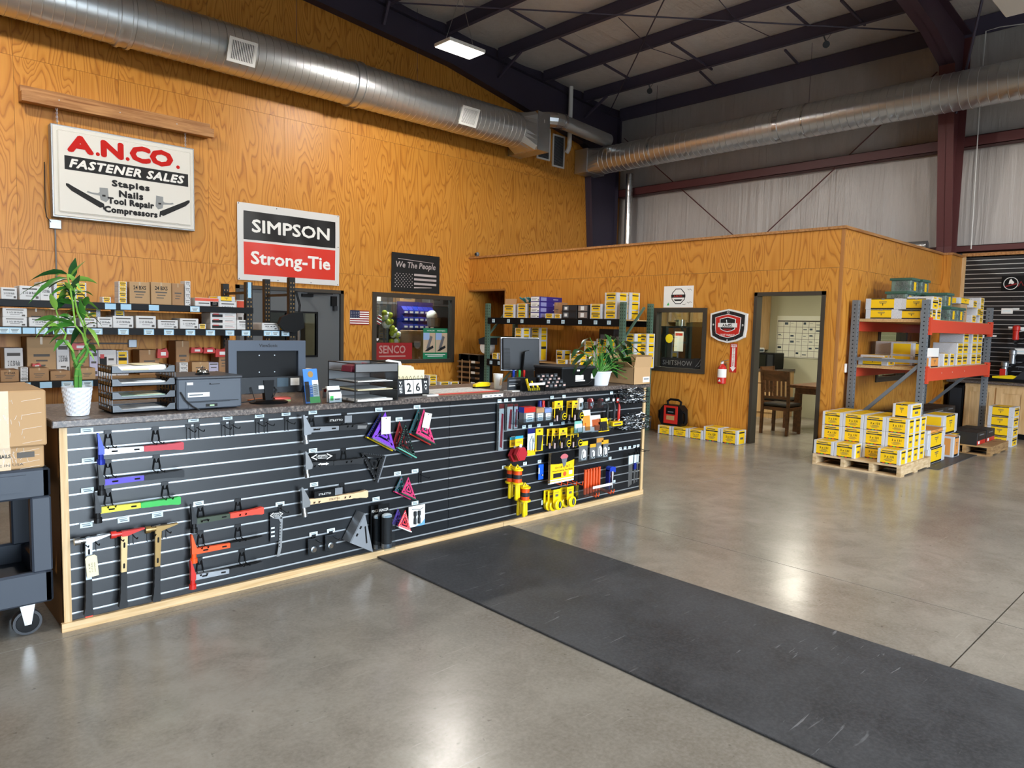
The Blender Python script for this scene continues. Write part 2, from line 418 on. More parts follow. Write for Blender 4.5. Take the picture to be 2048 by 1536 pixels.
# ---- office front wall
od = (-.005, .905, 0, 2.10); ow = (1.735, 2.60, .985, 1.88); op = (6.14, YB, 0, 2.28)
mb = MB(); slab_rects(mb, rects_minus((YS+.012, YB, 0, 2.93), [od, ow, op]), 'x', XO+.012, XO+.11, OFFWALL)
wall_office = tag(mb.build('wall_office_front'), 'low plywood office wall with doorway and small window', None, kind='structure')
ply_wall(wall_office, 'x', XO, XO+.011, YS+.035, YB, [.98, 2.2, 3.42, 4.64, 5.86], [0, 2.44, 2.93], [od, ow, op])
MB().box(XO-.03, YS-.03, 2.93, XO+.13, YB, 2.965, CEDAR).build('cap_rail', wall_office)
MB().box(XO-.002, YS-.002, 0, XO+.03, YS+.034, 2.93, mat('corner_bead', 'a9713a', .5)).build('corner_post', wall_office)
mb = MB(); mb.box(XO-.004, 6.12, 2.27, XO+.12, YB, 2.30, PLYE); mb.box(XO-.004, 6.12, 0, XO+.12, 6.142, 2.28, PLYE); mb.build('passage_lining', wall_office)
# corridor behind the passage opening
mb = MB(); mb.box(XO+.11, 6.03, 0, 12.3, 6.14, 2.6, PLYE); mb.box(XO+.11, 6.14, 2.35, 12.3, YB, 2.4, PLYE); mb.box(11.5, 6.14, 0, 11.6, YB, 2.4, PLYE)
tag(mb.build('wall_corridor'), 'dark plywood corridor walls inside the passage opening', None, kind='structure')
# ---- office side wall, with a small window behind the pallet rack
sw = (10.02, 11.10, .95, 1.90)
mb = MB(); slab_rects(mb, rects_minus((XO+.02, 12.6, 0, 2.93), [sw]), 'y', YS+.012, YS+.11, OFFWALL)
wall_side = tag(mb.build('wall_office_side'), 'plywood side wall of the office behind the pallet rack', None, kind='structure')
ply_wall(wall_side, 'y', YS, YS+.011, XO+.035, 12.6, [9.75, 10.97, 12.19], [0, 2.44, 2.93], [sw])
MB().box(XO+.131, YS-.03, 2.93, 12.579, YS+.13, 2.965, CEDAR).build('cap_rail', wall_side)
mb = MB(); mb.box(12.6, YS-.127, 0, 12.612, YS, 2.93, PLY); mb.box(12.6, YS-.139, 0, 13.2, YS-.127, 2.93, PLY); mb.build('plywood_furring', wall_side)
MB().box(12.58, YS-.16, 2.93, 13.2, YS+.02, 2.965, CEDAR).build('cap_rail', wall_side)
# ---- office interior shell
mb = MB(); mb.box(12.42, YS+.1, 0, 12.5, 6.05, 2.62, OFFWALL); mb.box(XO+.11, 5.95, 0, 12.42, 6.03, 2.62, OFFWALL)
wall_inner = tag(mb.build('wall_office_inner'), 'olive cream painted walls inside the office', None, kind='structure')
ceil_off = tag(MB().box(XO+.11, YS+.1, 2.62, 12.5, 6.03, 2.66, WHITE).build('ceiling_office'), 'flat white office ceiling', None, kind='structure')
# ---- far wall: insulation, girts, slat display base wall
mb = MB()
ny, nz = 84, 20
vs = []; fs = []
for i in range(ny+1):
    for j in range(nz+1):
        y = -13+20.4*i/ny; z = 7.0*j/nz
        w = .012*math.sin(y*2.9)+.008*math.sin(y*7.3+z) - .014*max(0, math.cos(y*2*math.pi/1.22))**14
        vs.append((13.40+w, y, z))
for i in range(ny):
    for j in range(nz): a = i*(nz+1)+j; fs.append((a, a+1, a+nz+2, a+nz+1))
mb.add(vs, fs, INSUL); o = mb.build('wall_right', None, True); wall_right = tag(o, 'white insulated metal wall above the office', None, kind='structure')
mb = MB(); mb.box(13.5, -13, 0, 13.56, 7.4, 7.2, STEEL_R); mb.build('outer_cladding', wall_right)
for z0, z1 in ((4.77, 4.95), (3.02, 3.13)):
    mb = MB(); mb.box(13.17, -13, z0, 13.182, 7.1, z1, STEEL_R); mb.box(13.17, -13, z0, 13.38, 7.1, z0+.01, STEEL_R); mb.box(13.17, -13, z1-.01, 13.38, 7.1, z1, STEEL_R); mb.build('girt', wall_right)
MB().box(13.2, -13, 2.925, 13.38, YS-.13, 3.0, CEDAR).build('top_plate', wall_right)
mb = MB(); mb.box(13.215, -13, 0, 13.3, YS-.12, 2.93, CHAR); wall_display = tag(mb.build('wall_display'), 'backing wall of the black slat display', None, kind='structure')
zz = 0.90
while zz < 2.90:
    MB().box(13.2, -4.6, zz, 13.214, -.43, zz+.064, SLAT).build('slat', wall_display)
    MB().box(13.206, -4.6, zz-.0125, 13.2145, -.43, zz-.0005, ALU).build('groove_insert', wall_display)
    zz += .0762
mb = MB(); mb.box(13.18, -.432, .0, 13.21, YS-.139, 2.93, OAKZ); mb.build('side_trim', wall_display)
# ---- other walls of the building, unseen behind the camera, coloured dark to cut bounce light
mb = MB(); mb.box(-6.6, -13, 0, -6.5, 7.4, 7.6, mat('bounce_cut_dark', '4a4540', .7)); tag(mb.build('wall_left'), 'unseen wall, darkened to cut bounce, at the left end of the building', None, kind='structure')
mb = MB(); slab_rects(mb, rects_minus((-6.6, 13.5, 0, 7.9), [(-1.7, 4.7, 0, 4.25)]), 'y', -13.1, -13.0, mat('bounce_cut_dark'))
tag(mb.build('wall_front'), 'unseen front wall, darkened to cut bounce, with the open bay door', None, kind='structure')
tag(MB().box(-150, -300, -.3, 150, -20, -.02, mat('asphalt', '6a6a6a', .9)).build('ground_outside'), 'asphalt yard outside the bay door', None, kind='structure')
# ---- roof
mb = MB()
for a, b in ((-6.6, 3.5), (3.5, 13.5)):
    mb.add([(a, -13.1, zr(a)+.33), (b, -13.1, zr(b)+.33), (b, 7.4, zr(b)+.33), (a, 7.4, zr(a)+.33), (a, -13.1, zr(a)+.42), (b, -13.1, zr(b)+.42), (b, 7.4, zr(b)+.42), (a, 7.4, zr(a)+.42)],
           [(0, 1, 2, 3), (7, 6, 5, 4), (0, 4, 5, 1), (1, 5, 6, 2), (2, 6, 7, 3), (3, 7, 4, 0)], STEEL_P)
ceiling = tag(mb.build('ceiling'), 'metal roof with white insulation between dark purlins', None, kind='structure')
PX = [-5.55+1.33*k for k in range(7)] + [3.5+.02]+[7.87+1.33*k for k in (-2, -1, 0, 1, 2, 3)] + [13.28]
for x in PX[:-1]:
    z = zr(x); mb = MB(); mb.prism([(x-.07, z), (x+.012, z), (x+.012, z+.25), (x+.07, z+.25), (x+.07, z+.26), (x, z+.26), (x, z+.01), (x-.07, z+.01)], -13, 7.14, STEEL_P); mb.build('purlin', ceiling)
mb = MB(); mb.prism([(13.14, 6.57), (13.155, 6.57), (13.155, 6.86), (13.36, 6.86), (13.36, 6.87), (13.14, 6.87)], -13, 7.1, STEEL_P); mb.build('eave_strut', ceiling)
for a, b in zip(PX[:-1], PX[1:]):
    vs = []; fs = []; n = 6; m_ = 60
    for i in range(n+1):
        for j in range(m_+1):
            t = i/n; x = a+(b-a)*t; y = -13+20.3*j/m_
            sag = .055*math.sin(math.pi*t)+.012*math.sin(math.pi*t)*math.sin(y*4.1+a*3+2*t)
            vs.append((x, y, zr(x)+.275-sag))
    for i in range(n):
        for j in range(m_): q = i*(m_+1)+j; fs.append((q, q+1, q+m_+2, q+m_+1))
    MB().add(vs, fs, INSULC).build('insulation_blanket', ceiling, True)
def onRoof(x, y, off=0.):
    d = ray(x, y); k = 7.07+.0835*7.87+off
    t = (k-CAM.z-.0835*CAM.x)/(d.z+.0835*d.x); return CAM+d*t
for (a, b) in (((785, 5), (1829, 62)), ((1328, 0), (1219, 224))):
    MB().cyl(onRoof(*a), onRoof(*b), .013, STEEL_P, n=6).build('brace_rod', ceiling)
for a, b in (((1020, 19), (1090, 58)), ((1116, 75), (1178, 110)), ((1208, 128), (1258, 157)), ((1343, 85), (1424, 139)), ((1575, 14), (1618, 52)), ((1682, 0), (1730, 50)), ((1570, 100), (1596, 128)), ((1400, 143), (1430, 172))):
    MB().bar(onRoof(*a, .04), onRoof(*b, .04), .035, .035, STEEL_P).build('bridging_angle', ceiling)
for pts in (((1237, 35), (1303, 97), (1378, 122)), ((1438, 0), (1475, 43), (1548, 77))):
    MB().tube([onRoof(*p) for p in pts], .007, STEEL_P, 5).build('slack_cable', ceiling)
for a, b in (((1042, 103), (1022, 128)), ((1214, 192), (1200, 216)), ((778, 2), (720, 40))):
    A = onRoof(*a); MB().bar(A, (A.x, 7.08, zr(A.x)-.35), .045, .045, STEEL_P).build('flange_brace', ceiling)
# ---- rigid steel frames
def frame(name, label, Y, inner, outer, mt, mtc, w=.2):
    t = thing(name, label, 'steel frame', (0, Y, 0))
    def ip(path, x):   # z on a path at x
        for (x0, z0), (x1, z1) in zip(path, path[1:]):
            if min(x0, x1) <= x <= max(x0, x1) and x0 != x1: return z0+(z1-z0)*(x-x0)/(x1-x0)
    k = inner['knee']; ci, ri = inner['col'], inner['raf']
    web = MB(); web.prism(ci+[(outer, ci[-1][1])]+[(outer, 0)], -.006, .006, mtc); web.build('column_web', t)
    fl = MB()
    for (x0, z0), (x1, z1) in zip(ci, ci[1:]): fl.prism([(x0, z0), (x1, z1), (x1+.014, z1), (x0+.014, z0)], -w/2, w/2, mtc)
    fl.build('inner_column_flange', t)
    MB().box(outer-.014, -w/2, 0, outer, w/2, zr(outer), mtc).build('outer_column_flange', t)
    web = MB(); poly = [ci[-1]]+ri; top = [(x, zr(x)-.012) for x in (3.5, outer)]
    web.prism(poly+top+[(outer, ci[-1][1])], -.006, .006, mt); web.build('rafter_web', t)
    fl = MB()
    for (x0, z0), (x1, z1) in zip(poly, poly[1:]): fl.prism([(x0, z0), (x1, z1), (x1, z1+.014), (x0, z0+.014)], -w/2, w/2, mt)
    fl.build('rafter_bottom_flange', t)
    fl = MB(); fl.prism([(3.5, zr(3.5)-.014), (outer, zr(outer)-.014), (outer, zr(outer)), (3.5, zr(3.5))], -w/2, w/2, mt); fl.build('rafter_top_flange', t)
    # mirrored half towards the other eave
    fl = MB(); fl.prism([(3.5, ri[-1][1]), (-6.3, 5.7), (-6.3, zr(-6.3)), (3.5, zr(3.5)-.012)], -.006, .006, mt); fl.prism([(3.5, ri[-1][1]), (-6.3, 5.7), (-6.3, 5.714), (3.5, ri[-1][1]+.014)], -w/2, w/2, mt); fl.build('far_rafter', t)
    return t
frame('rigid_frame', 'dark steel frame along the top of the plywood wall', 7.12, dict(knee=(12.02, 5.72), col=[(12.30, 0), (12.22, 3.5), (12.02, 5.72)], raf=[(11.84, 5.81), (7.95, 6.55), (5.04, 6.82), (3.5, 6.95)]), 13.1, STEEL_D, STEEL_D, .19)
frame('rigid_frame', 'maroon steel frame column rising behind the office side wall', -.17, dict(knee=(12.36, 5.95), col=[(12.93, 0), (12.87, 3.1), (12.36, 5.95)], raf=[(11.4, 6.2), (10.4, 6.33), (7, 6.75), (3.5, 7.05)]), 13.16, mat('maroon_rafter', '4a3540', .5), STEEL_R, .23)
# wall cross bracing
for a, b in (((6.27, 5.548), (4.053, 3.689)), ((3.178, 3.693), (1.003, 5.523))):
    dy = (b[0]-a[0]); dz = b[1]-a[1]; f = lambda t: (13.28, a[0]+dy*t, a[1]+dz*t)
    MB().cyl(f(-.35) if dz < 0 else f(-.8), f(1.8) if dz < 0 else f(1.35), .011, STEEL_R, n=6).build('brace_rod', wall_right)
MB().cyl((12.55, -.3, 5.2), (11.2, -1.0, 7.0), .02, STEEL_P, n=6).build('flange_brace', ceiling)
# ---- openings: double door, service window, office door frame and window
d1 = thing('door_1', 'grey double door behind the stock shelves', None); d1['kind'] = 'structure'
mb = MB(); mb.box(3.82, YB-.02, 0, 3.88, YB+.1, 2.14, BRONZE); mb.box(5.68, YB-.02, 0, 5.74, YB+.1, 2.14, BRONZE); mb.box(3.82, YB-.02, 2.08, 5.74, YB+.1, 2.14, BRONZE); mb.build('door_frame', d1)
for x0, x1, wx in ((3.885, 4.775, (4.33, 4.68)), (4.785, 5.675, (4.88, 5.23))):
    lf = MB(); slab_rects(lf, rects_minus((x0, x1, .01, 2.075), [(wx[0], wx[1], 1.0, 1.72)]), 'y', YB+.025, YB+.07, DOORG); leaf_ = lf.build('door_leaf', d1)
    fr = MB(); slab_rects(fr, rects_minus((wx[0]-.03, wx[1]+.03, .97, 1.75), [(wx[0], wx[1], 1.0, 1.72)]), 'y', YB+.012, YB+.08, BLACK); fr.build('vision_frame', leaf_)
    MB().box(wx[0], YB+.045, 1.0, wx[1], YB+.05, 1.72, GLASS).build('pane', leaf_)
mb = MB(); mb.box(4.95, YB-.03, 2.0, 5.15, YB+.025, 2.05, BLACK); mb.bar((5.05, YB-.02, 2.06), (5.4, YB-.25, 2.06), .03, .02, BLACK); mb.build('door_closer', d1)
mb = MB(); mb.box(5.50, YB-.03, 1.86, 5.60, YB+.025, 2.03, BLACK); mb.box(5.54, YB-.05, 1.78, 5.6, YB+.02, 1.86, CHAR); mb.build('closer_bracket', d1)
w1 = thing('window_1', 'dark framed service window in the plywood wall', None); w1['kind'] = 'structure'
mb = MB(); slab_rects(mb, rects_minus((6.33, 8.25, .83, 2.15), [(6.42, 8.17, .90, 2.07)]), 'y', YB-.02, YB+.09, BRONZE); mb.build('window_frame', w1)
MB().box(6.42, YB+.04, .90, 8.17, YB+.046, 2.07, GLASS).build('pane', w1)
d2 = thing('door_2', 'dark bronze frame of the open office doorway', None); d2['kind'] = 'structure'
mb = MB()
for y0, y1, z0, z1 in ((-.05, .0, 0, 2.14), (.90, .945, 0, 2.14), (-.05, .945, 2.09, 2.14)): mb.box(XO-.02, y0, z0, XO+.13, y1, z1, BRONZE)
mb.build('door_frame', d2)
w2 = thing('window_2', 'small dark framed window in the office front wall', None); w2['kind'] = 'structure'
mb = MB(); slab_rects(mb, rects_minus((1.69, 2.645, .94, 1.925), [(1.755, 2.58, 1.005, 1.86)]), 'x', XO-.02, XO+.12, BRONZE); mb.build('window_frame', w2)
MB().box(XO+.05, 1.755, 1.005, XO+.056, 2.58, 1.86, GLASS).build('pane', w2)
w3 = thing('window_3', 'dark framed window in the office side wall behind the rack', None); w3['kind'] = 'structure'
mb = MB(); slab_rects(mb, rects_minus((9.98, 11.14, .91, 1.94), [(10.05, 11.07, .98, 1.87)]), 'y', YS-.02, YS+.12, BRONZE); mb.build('window_frame', w3)
MB().box(10.05, YS+.05, .98, 11.07, YS+.056, 1.87, GLASS).build('pane', w3)
# room seen through the service window and double door glass
mb = MB(); mb.box(3.0, 10.2, 0, 13, 10.3, 3.2, mat('back_room_grey', '5d6062', .8)); mb.box(3.0, YB+.1, 0, 3.1, 10.2, 3.2, mat('back_room_grey')); mb.box(12.9, YB+.1, 0, 13, 10.2, 3.2, mat('back_room_grey'))
mb.box(3.0, YB+.1, 3.1, 13, 10.2, 3.2, WHITE); mb.box(3.0, YB+.1, -.05, 13, 10.2, 0, CONC)
tag(mb.build('wall_back_room'), 'grey walls of the storeroom seen through the service window', None, kind='structure')
# ================================================================ DUCTS, LAMPS, PIPES
def ridged(mb, p0, axis, L, r, mt, step=.115, n=28):
    """spiral-seam style duct skin: ridges every step along axis"""
    prof = []; k = int(L/step); st = L/k
    for i in range(k):
        a = i*st; prof += [(r, a), (r, a+st-.016), (r+.006, a+st-.012), (r+.006, a+st-.004), (r, a+st)]
    prof = [(r-.002, 0)]+prof+[(r-.002, L)]
    mb.lathe(prof, p0, mt, n, axis)
def sq2round(mb, c, d, r, a0, a1, hw, hh, mt, ax):
    """square-to-round transition from circle (at a0) to rectangle (at a1)"""
    n = 32; vs = []; fs = []
    for i in range(n):
        t = 2*math.pi*(i+.5)/n; u, w = math.cos(t), math.sin(t); k = max(abs(u), abs(w)); q = (u/k*hw, w/k*hh)
        for a, (p, s_) in ((a0, (u*r, w*r)), (a1, q)):
            vs.append((c[0]+a, c[1]+p, c[2]+s_) if ax == 'x' else (c[0]+p, c[1]+a, c[2]+s_))
    for i in range(n): j = (i+1) % n; fs.append((2*i, 2*j, 2*j+1, 2*i+1))
    mb.add(vs, fs, mt)
DY, DZ, DR = 6.70, 5.53, .345
dl = thing('spiral_duct', 'large silver spiral duct running along the plywood wall', 'air duct', (0, DY, DZ))
for x0, x1 in ((-1.6, 2.12), (2.12, 5.6), (5.6, 9.30)):
    mb = MB(); ridged(mb, (x0, 0, 0), 'x', x1-x0, DR, GALV); mb.build('duct_section', dl, True)
for x in (2.12, 5.6):
    mb = MB(); mb.lathe([(DR, -.09), (DR+.03, -.085), (DR+.03, -.05), (DR+.012, -.045), (DR+.012, .045), (DR+.03, .05), (DR+.03, .085), (DR, .09)], (x, 0, 0), GALV, 28, 'x'); mb.build('coupling_collar', dl, True)
mb = MB(); sq2round(mb, (9.30, 0, 0), 1, DR, 0, .30, .36, .38, GALV, 'x'); mb.build('transition', dl)
mb = MB(); mb.box(9.60, -.36, -.38, 9.95, .50, .38, GALV); mb.box(9.595, -.365, -.385, 9.62, .505, .385, GALV2); mb.build('end_box', dl)
MB().box(9.78, -.361, .18, 9.81, -.36+.001, .24, WHITE).build('inspection_label', dl)
def register(parent, x, label):
    M = Matrix.Translation((x, -DR-.02, -.12)) @ Matrix.Rotation(math.radians(22), 4, 'X')
    mb = MB(); slab_rects(mb, rects_minus((-.205, .205, -.165, .165), [(-.165, .165, -.125, .125)]), 'y', -.03, -.015, WHITE); mb.box(-.17, -.015, -.13, .17, .06, .13, GALV)
    o = mb.xf(M).build('register', parent); o['label'] = label
    mb = MB()
    for i in range(14): a = -.155+i*.0239; mb.box(a-.006, -.026, -.125, a+.006, -.018, .125, WHITE)
    for i in range(9): b = -.11+i*.0275; mb.box(-.165, -.022, b-.002, .165, -.016, b+.002, GREYP)
    mb.box(-.165, -.0155, -.125, .165, -.015, .125, BLACK)
    mb.xf(M).build('louver_grid', o)
register(dl, 3.58, 'white louvered air register'); register(dl, 7.80, 'white louvered air register')
for x in (.4, 4.6, 6.9):
    MB().cyl((x, 0, DR), (x, .02, zr(x)-DZ), .004, STEEL_P, n=5).build('hanger_cable', dl)
RX, RZ, RR = 12.0, 5.38, .29
dr = thing('spiral_duct', 'silver spiral duct crossing in front of the white insulated wall', 'air duct', (RX, 0, RZ))
for y0, y1 in ((2.4, 6.55), (-2.3, 2.4), (-8, -2.3)):
    mb = MB(); ridged(mb, (0, y0, 0), 'y', y1-y0, RR, GALV, .125); mb.build('duct_section', dr, True)
for y in (2.4, -2.3):
    mb = MB(); mb.lathe([(RR, -.05), (RR+.012, -.045), (RR+.012, .045), (RR, .05)], (0, y, 0), GALV2, 28, 'y'); mb.build('coupling_collar', dr, True)
mb = MB(); sq2round(mb, (0, 6.55, 0), 1, RR, 0, .28, .30, .26, GALV, 'y'); mb.build('transition', dr)
MB().box(-.31, 6.83, -.265, .31, 7.2, .265, GALV).build('wall_box', dr)
for y in (5.2, 1.9, -1.6):
    MB().cyl((0, y, RR), (0, y, zr(RX)-RZ), .004, STEEL_P, n=5).build('hanger_cable', dr)
    mb = MB(); mb.lathe([(RR+.004, -.02), (RR+.01, -.015), (RR+.01, .015), (RR+.004, .02)], (0, y, 0), GALV2, 28, 'y'); mb.build('hanger_strap', dr, True)
# small elbow duct between the two big ducts
de = thing('elbow_duct', 'thin silver duct bending from the wall to the right duct', 'air duct', (9.98, 7.05, 5.90))
pts = [(0, .12, 0), (0, 0, .01)]+[(.0+.48*(1-math.cos(a)), -.52*math.sin(a)-.02, .01) for a in [i*math.pi/2/5 for i in range(1, 6)]]
mb = MB(); mb.tube(pts, .155, GALV2, 14); mb.build('elbow', de)
mb = MB(); mb.tube([(.46, -.54, .01), (2.02, -.56, -.10)], .15, GALV, 18); mb.build('straight_run', de, True)
mb = MB(); mb.cyl((.50, -.54, .01), (.56, -.54, .006), .165, GALV2, n=18); mb.build('coupling_collar', de)
# return-air grilles on the plywood wall
for x0, x1, z0, z1, lb in ((10.46, 10.87, 5.26, 5.96, 'white framed return air grille half hidden by the duct box'), (10.95, 11.34, 5.17, 5.88, 'white framed return air grille on plywood nearest the pipe')):
    t = thing('return_grille', lb, 'air grille', (0, YB, 0))
    mb = MB(); slab_rects(mb, rects_minus((x0, x1, z0, z1), [(x0+.035, x1-.035, z0+.035, z1-.035)]), 'y', -.025, 0, WHITE); mb.build('grille_frame', t)
    mb = MB(); mb.box(x0+.035, -.006, z0+.035, x1-.035, -.001, z1-.035, CHAR)
    n = 26
    for i in range(n): z = z0+.04+(z1-z0-.08)*i/(n-1); mb.box(x0+.035, -.018, z-.004, x1-.035, -.008, z+.004, GREYP)
    mb.build('grille_louvers', t)
# pipes
t = thing('vent_pipe', 'white plastic vent pipe hanging down the plywood wall corner', 'pipe', (11.22, 6.95, 5.55))
MB().cyl((0, 0, .05), (0, 0, 1.35), .05, WHITE, n=14).build('riser', t, True); MB().tube([(0, 0, .07), (-.005, .02, -.01), (-.03, .06, -.08)], .05, WHITE, 14).build('elbow', t, True)
t = thing('metal_riser', 'tall shiny metal pipe rising behind the office wall', 'pipe', (13.0, 6.62, 0))
mb = MB(); ridged(mb, (0, 0, 0), 'z', 5.25, .085, GALV2, .13, 16); mb.build('pipe_skin', t, True)
t = thing('short_metal_pipe', 'short shiny metal pipe peeking over the office roof edge', 'pipe', (12.75, .55, 3.12))
MB().cyl((0, -.5, .0), (0, .35, 0), .085, GALV2, n=16).build('pipe_skin', t, True); MB().box(-.04, -.2, -.5, .04, -.12, -.08, STEEL_R).build('pipe_stand', t); MB().tube([(0, .35, 0), (-.05, .5, .02), (-.2, .62, -.02), (-.35, .62, -.25)], .10, CHROME, 12).build('flex_elbow', t)
mb = MB(); a = [onX(x, y, 13.1) for x, y in ((1942, 498), (1947, 420), (1955, 280), (1960, 195), (1972, 62), (2000, 54), (2060, 46))]
mb.tube(a, .008, WHITE, 6); tag(mb.build('white_cable'), 'thin white cable running up the insulated wall by the column', 'cable')
# high bay lamps
def lamp(loc, label, lit=True, rz=0., pw=1.):
    t = thing('high_bay_lamp', label, 'ceiling lamp', loc, rz, 'flat high bay lamps')
    mb = MB(); mb.bbox(-.34, -.19, .0, .34, .19, .05, WHITE, .008); mb.box(-.2, -.08, .05, .2, .08, .09, GREYP); mb.build('housing', t)
    mb = MB(); mb.box(-.325, -.175, -.006, .325, .175, .0, EMIT if lit else WHITE); mb.build('diffuser', t)
    up = zr(loc[0])-loc[2]
    mb = MB()
    for s_ in (-1, 1): mb.tube([(s_*.28, 0, .05), (s_*.02, 0, min(up, .75)), (0, 0, up)], .004, SILVER, 5)
    mb.build('suspension_cable', t)
    if lit:
        ld = bpy.data.lights.new('lamp_light', 'SPOT'); ld.spot_size = math.radians(176); ld.spot_blend = .06; ld.shadow_soft_size = .17; ld.energy = LAMP_W*pw; ld.color = (1, .95, .88)
        lo = bpy.data.objects.new('lamp_light', ld); COL.objects.link(lo); lo.parent = t; lo.location = (0, 0, -.012)
    return t
lamp((6.10, 4.5, 5.652), 'bright white high bay lamp hanging near the plywood wall', pw=.76)
lamp((.0, 4.5, 5.652), 'lit high bay lamp beyond the left edge of the view', pw=.74)
lamp((4.4, -3.8, 5.414), 'unseen high bay lamp added above the customer floor', pw=1.2)  # unseen lamp, put here to light the floor and office wall
lamp((-3.3, -2.0, 5.414), 'lit high bay lamp behind the viewer on the left', pw=1.2)
lamp((2.7, -8.0, 5.414), 'lit high bay lamp far behind the viewer', pw=1.2)
lamp((8.7, -8.0, 5.414), 'lit high bay lamp far to the right behind the viewer', pw=1.2)
p = onZ(2034, 8, 5.6); lamp((p.x, p.y, 5.6), 'unlit pale high bay lamp at the upper right corner', False)
for (x, y), lb in (((1652, 82), 'small grey device under a purlin near the maroon column'), ((1300, 176), 'small grey device under a purlin above the elbow duct')):
    p = onRoof(x, y, -.05); t = thing('purlin_device', lb, 'spot lamp', (p.x, p.y, p.z), 0, 'small devices on the purlins')  # small hanging devices of unknown use, they give no light
    MB().sphere((0, 0, -.05), .05, GREYP, 10).cyl((0, 0, -.05), (-.05, -.03, -.08), .045, CHAR, .06).build('device_head', t, True); MB().bar((0, 0, -.02), (.02, .05, .1), .02, .02, GREYP).build('bracket', t)
    mb = MB(); mb.tube([(0, 0, 0), (.05, -.08, .14), (.03, -.1, .28)], .004, INK, 5).build('cable_tail', t)
# ================================================================ SALES COUNTER
CL = 4.826
ct = thing('slat_counter', 'long black slat-front sales counter with pale wood trim', 'counter')
mb = MB(); mb.box(.03, .02, .0, CL-.03, .70, 1.03, BLACK); mb.build('carcass', ct)
mb = MB(); mb.box(.012, .0, 0, .03, .70, 1.033, PLYE); mb.build('end_panel', ct); mb = MB(); mb.box(CL-.03, .0, 0, CL-.012, .70, 1.033, PLYE); mb.build('end_panel', ct)
ZG = [.994-.0762*k for k in range(13)]
for x0, x1 in ((.045, 2.4585), (2.4615, CL-.034)):
    edges = [1.033]+ZG+[.045]
    for k in range(14):
        t_ = edges[k]-(.0055 if k else 0); b_ = edges[k+1]+(.0055 if k < 13 else 0)
        MB().prism([(0, b_), (.018, b_), (.018, t_), (0, t_)], x0, x1, SLAT, 'x').build('slat', ct)
    for z in ZG:
        MB().prism([(.004, z-.0055), (.019, z-.0055), (.019, z+.0055), (.004, z+.0055), (.008, z+.003), (.008, z-.003)], x0, x1, ALU, 'x').build('groove_insert', ct)
MB().box(.012, -.014, .045, .046, .02, 1.033, OAKZ).build('end_post', ct); MB().box(CL-.035, -.014, .045, CL, .02, 1.033, OAKZ).build('end_post', ct)
MB().box(.0, -.022, 0, 2.995, .0, .045, OAKX).build('base_board', ct); MB().box(2.998, -.022, 0, CL+.004, .0, .045, OAKX).build('base_board', ct)
mb = MB(); mb.bbox(-.02, -.03, 1.034, CL+.045, .76, 1.072, LAM, .004); top = tag(mb.build('countertop'), 'dark speckled laminate worktop of the sales counter', 'worktop')
p = onY(965, 792.5, -.031); q = onY(1006, 789.5, -.031); mb = MB(); mb.box(p.x, -.0315, 1.043, q.x, -.030, 1.066, WHITEP)
for k in range(4): x = p.x+(q.x-p.x)*(.12+.22*k); mb.box(x, -.0318, 1.05, x+(q.x-p.x)*.12, -.0314, 1.056, PRICETX)
mb.build('edge_label', top)
TAGS = [(174, 861), (387, 839), (455, 835), (519, 831), (572, 827), (625.5, 824), (757.5, 819.5), (834, 814), (798, 838.5), (626, 901), (628, 969), (397, 1007), (560, 1008), (795, 947), (830, 942), (752, 998), (830, 1006), (627, 1068), (662, 1061),
        (176, 921), (175, 980.5), (172.5, 1050), (247, 1040), (315, 1030), (999, 802), (1012, 801), (1027, 800), (1104, 795), (1128, 793), (1048, 854), (1060, 853), (1077.5, 851), (1102.5, 848.5), (1126, 846.5), (1026, 876), (1050, 927), (1008, 934.5), (1079, 923),
        (1220, 916.7), (1216, 897.5), (1240.6, 897.5), (1250, 896), (1259, 895), (1269, 893), (1276, 891.7), (1223, 786), (1246, 785), (1203.5, 799.6), (1216.5, 798.5), (1221, 851), (1228, 963)]
mb = MB(); mb.plate((0, 0, 0), X1, Z1, .056, .026, PRICEW, .0012); mb.box(-.02, -.0012, .003, .016, -.0007, .006, PRICETX); mb.box(-.016, -.0012, -.006, .02, -.0007, -.002, PRICETX); tag_me = mb.mesh('price_tag')
mb = MB(); mb.plate((0, 0, 0), X1, Z1, .040, .026, PRICEW, .0012); mb.box(-.014, -.0012, .002, .012, -.0007, .006, PRICETX); tag_s = mb.mesh('price_tag')
for x, y in TAGS:
    p = onY(x, y, -.006); inst('price_tag', tag_me if x < 900 else tag_s, ct, (p.x, -.006, p.z))
# hooks pushed into the slat grooves
def near_groove(z): return min(ZG, key=lambda g: abs(g-z))
mb = MB(); mb.box(-.017, -.006, -.012, .017, .006, .010, BLACKM)
for s_ in (-1, 1): mb.tube([(s_*.010, -.006, -.008), (s_*.017, -.008, -.055), (s_*.017, -.010, -.072), (s_*.017, -.075, -.074), (s_*.017, -.082, -.064)], .0032, BLACKM, 5)
mb.tube([(-.010, -.006, -.010), (-.006, -.008, -.03), (.006, -.008, -.03), (.010, -.006, -.010)], .003, BLACKM, 5); hook2 = mb.mesh('double_hook')
mb = MB(); mb.box(-.012, -.006, -.075, -.008, -.001, .006, BLACKM); mb.box(.008, -.006, -.075, .012, -.001, .006, BLACKM); mb.box(-.014, -.008, -.004, .014, .006, .010, BLACKM); mb.tube([(0, -.004, -.012), (0, -.07, -.022), (0, -.11, -.020), (0, -.118, -.010)], .003, BLACKM, 5); hook1 = mb.mesh('single_hook')
def hook(px, py, me, name): p = onY(px, py, -.003); return inst(name, me, ct, (p.x, 0, near_groove(p.z)))
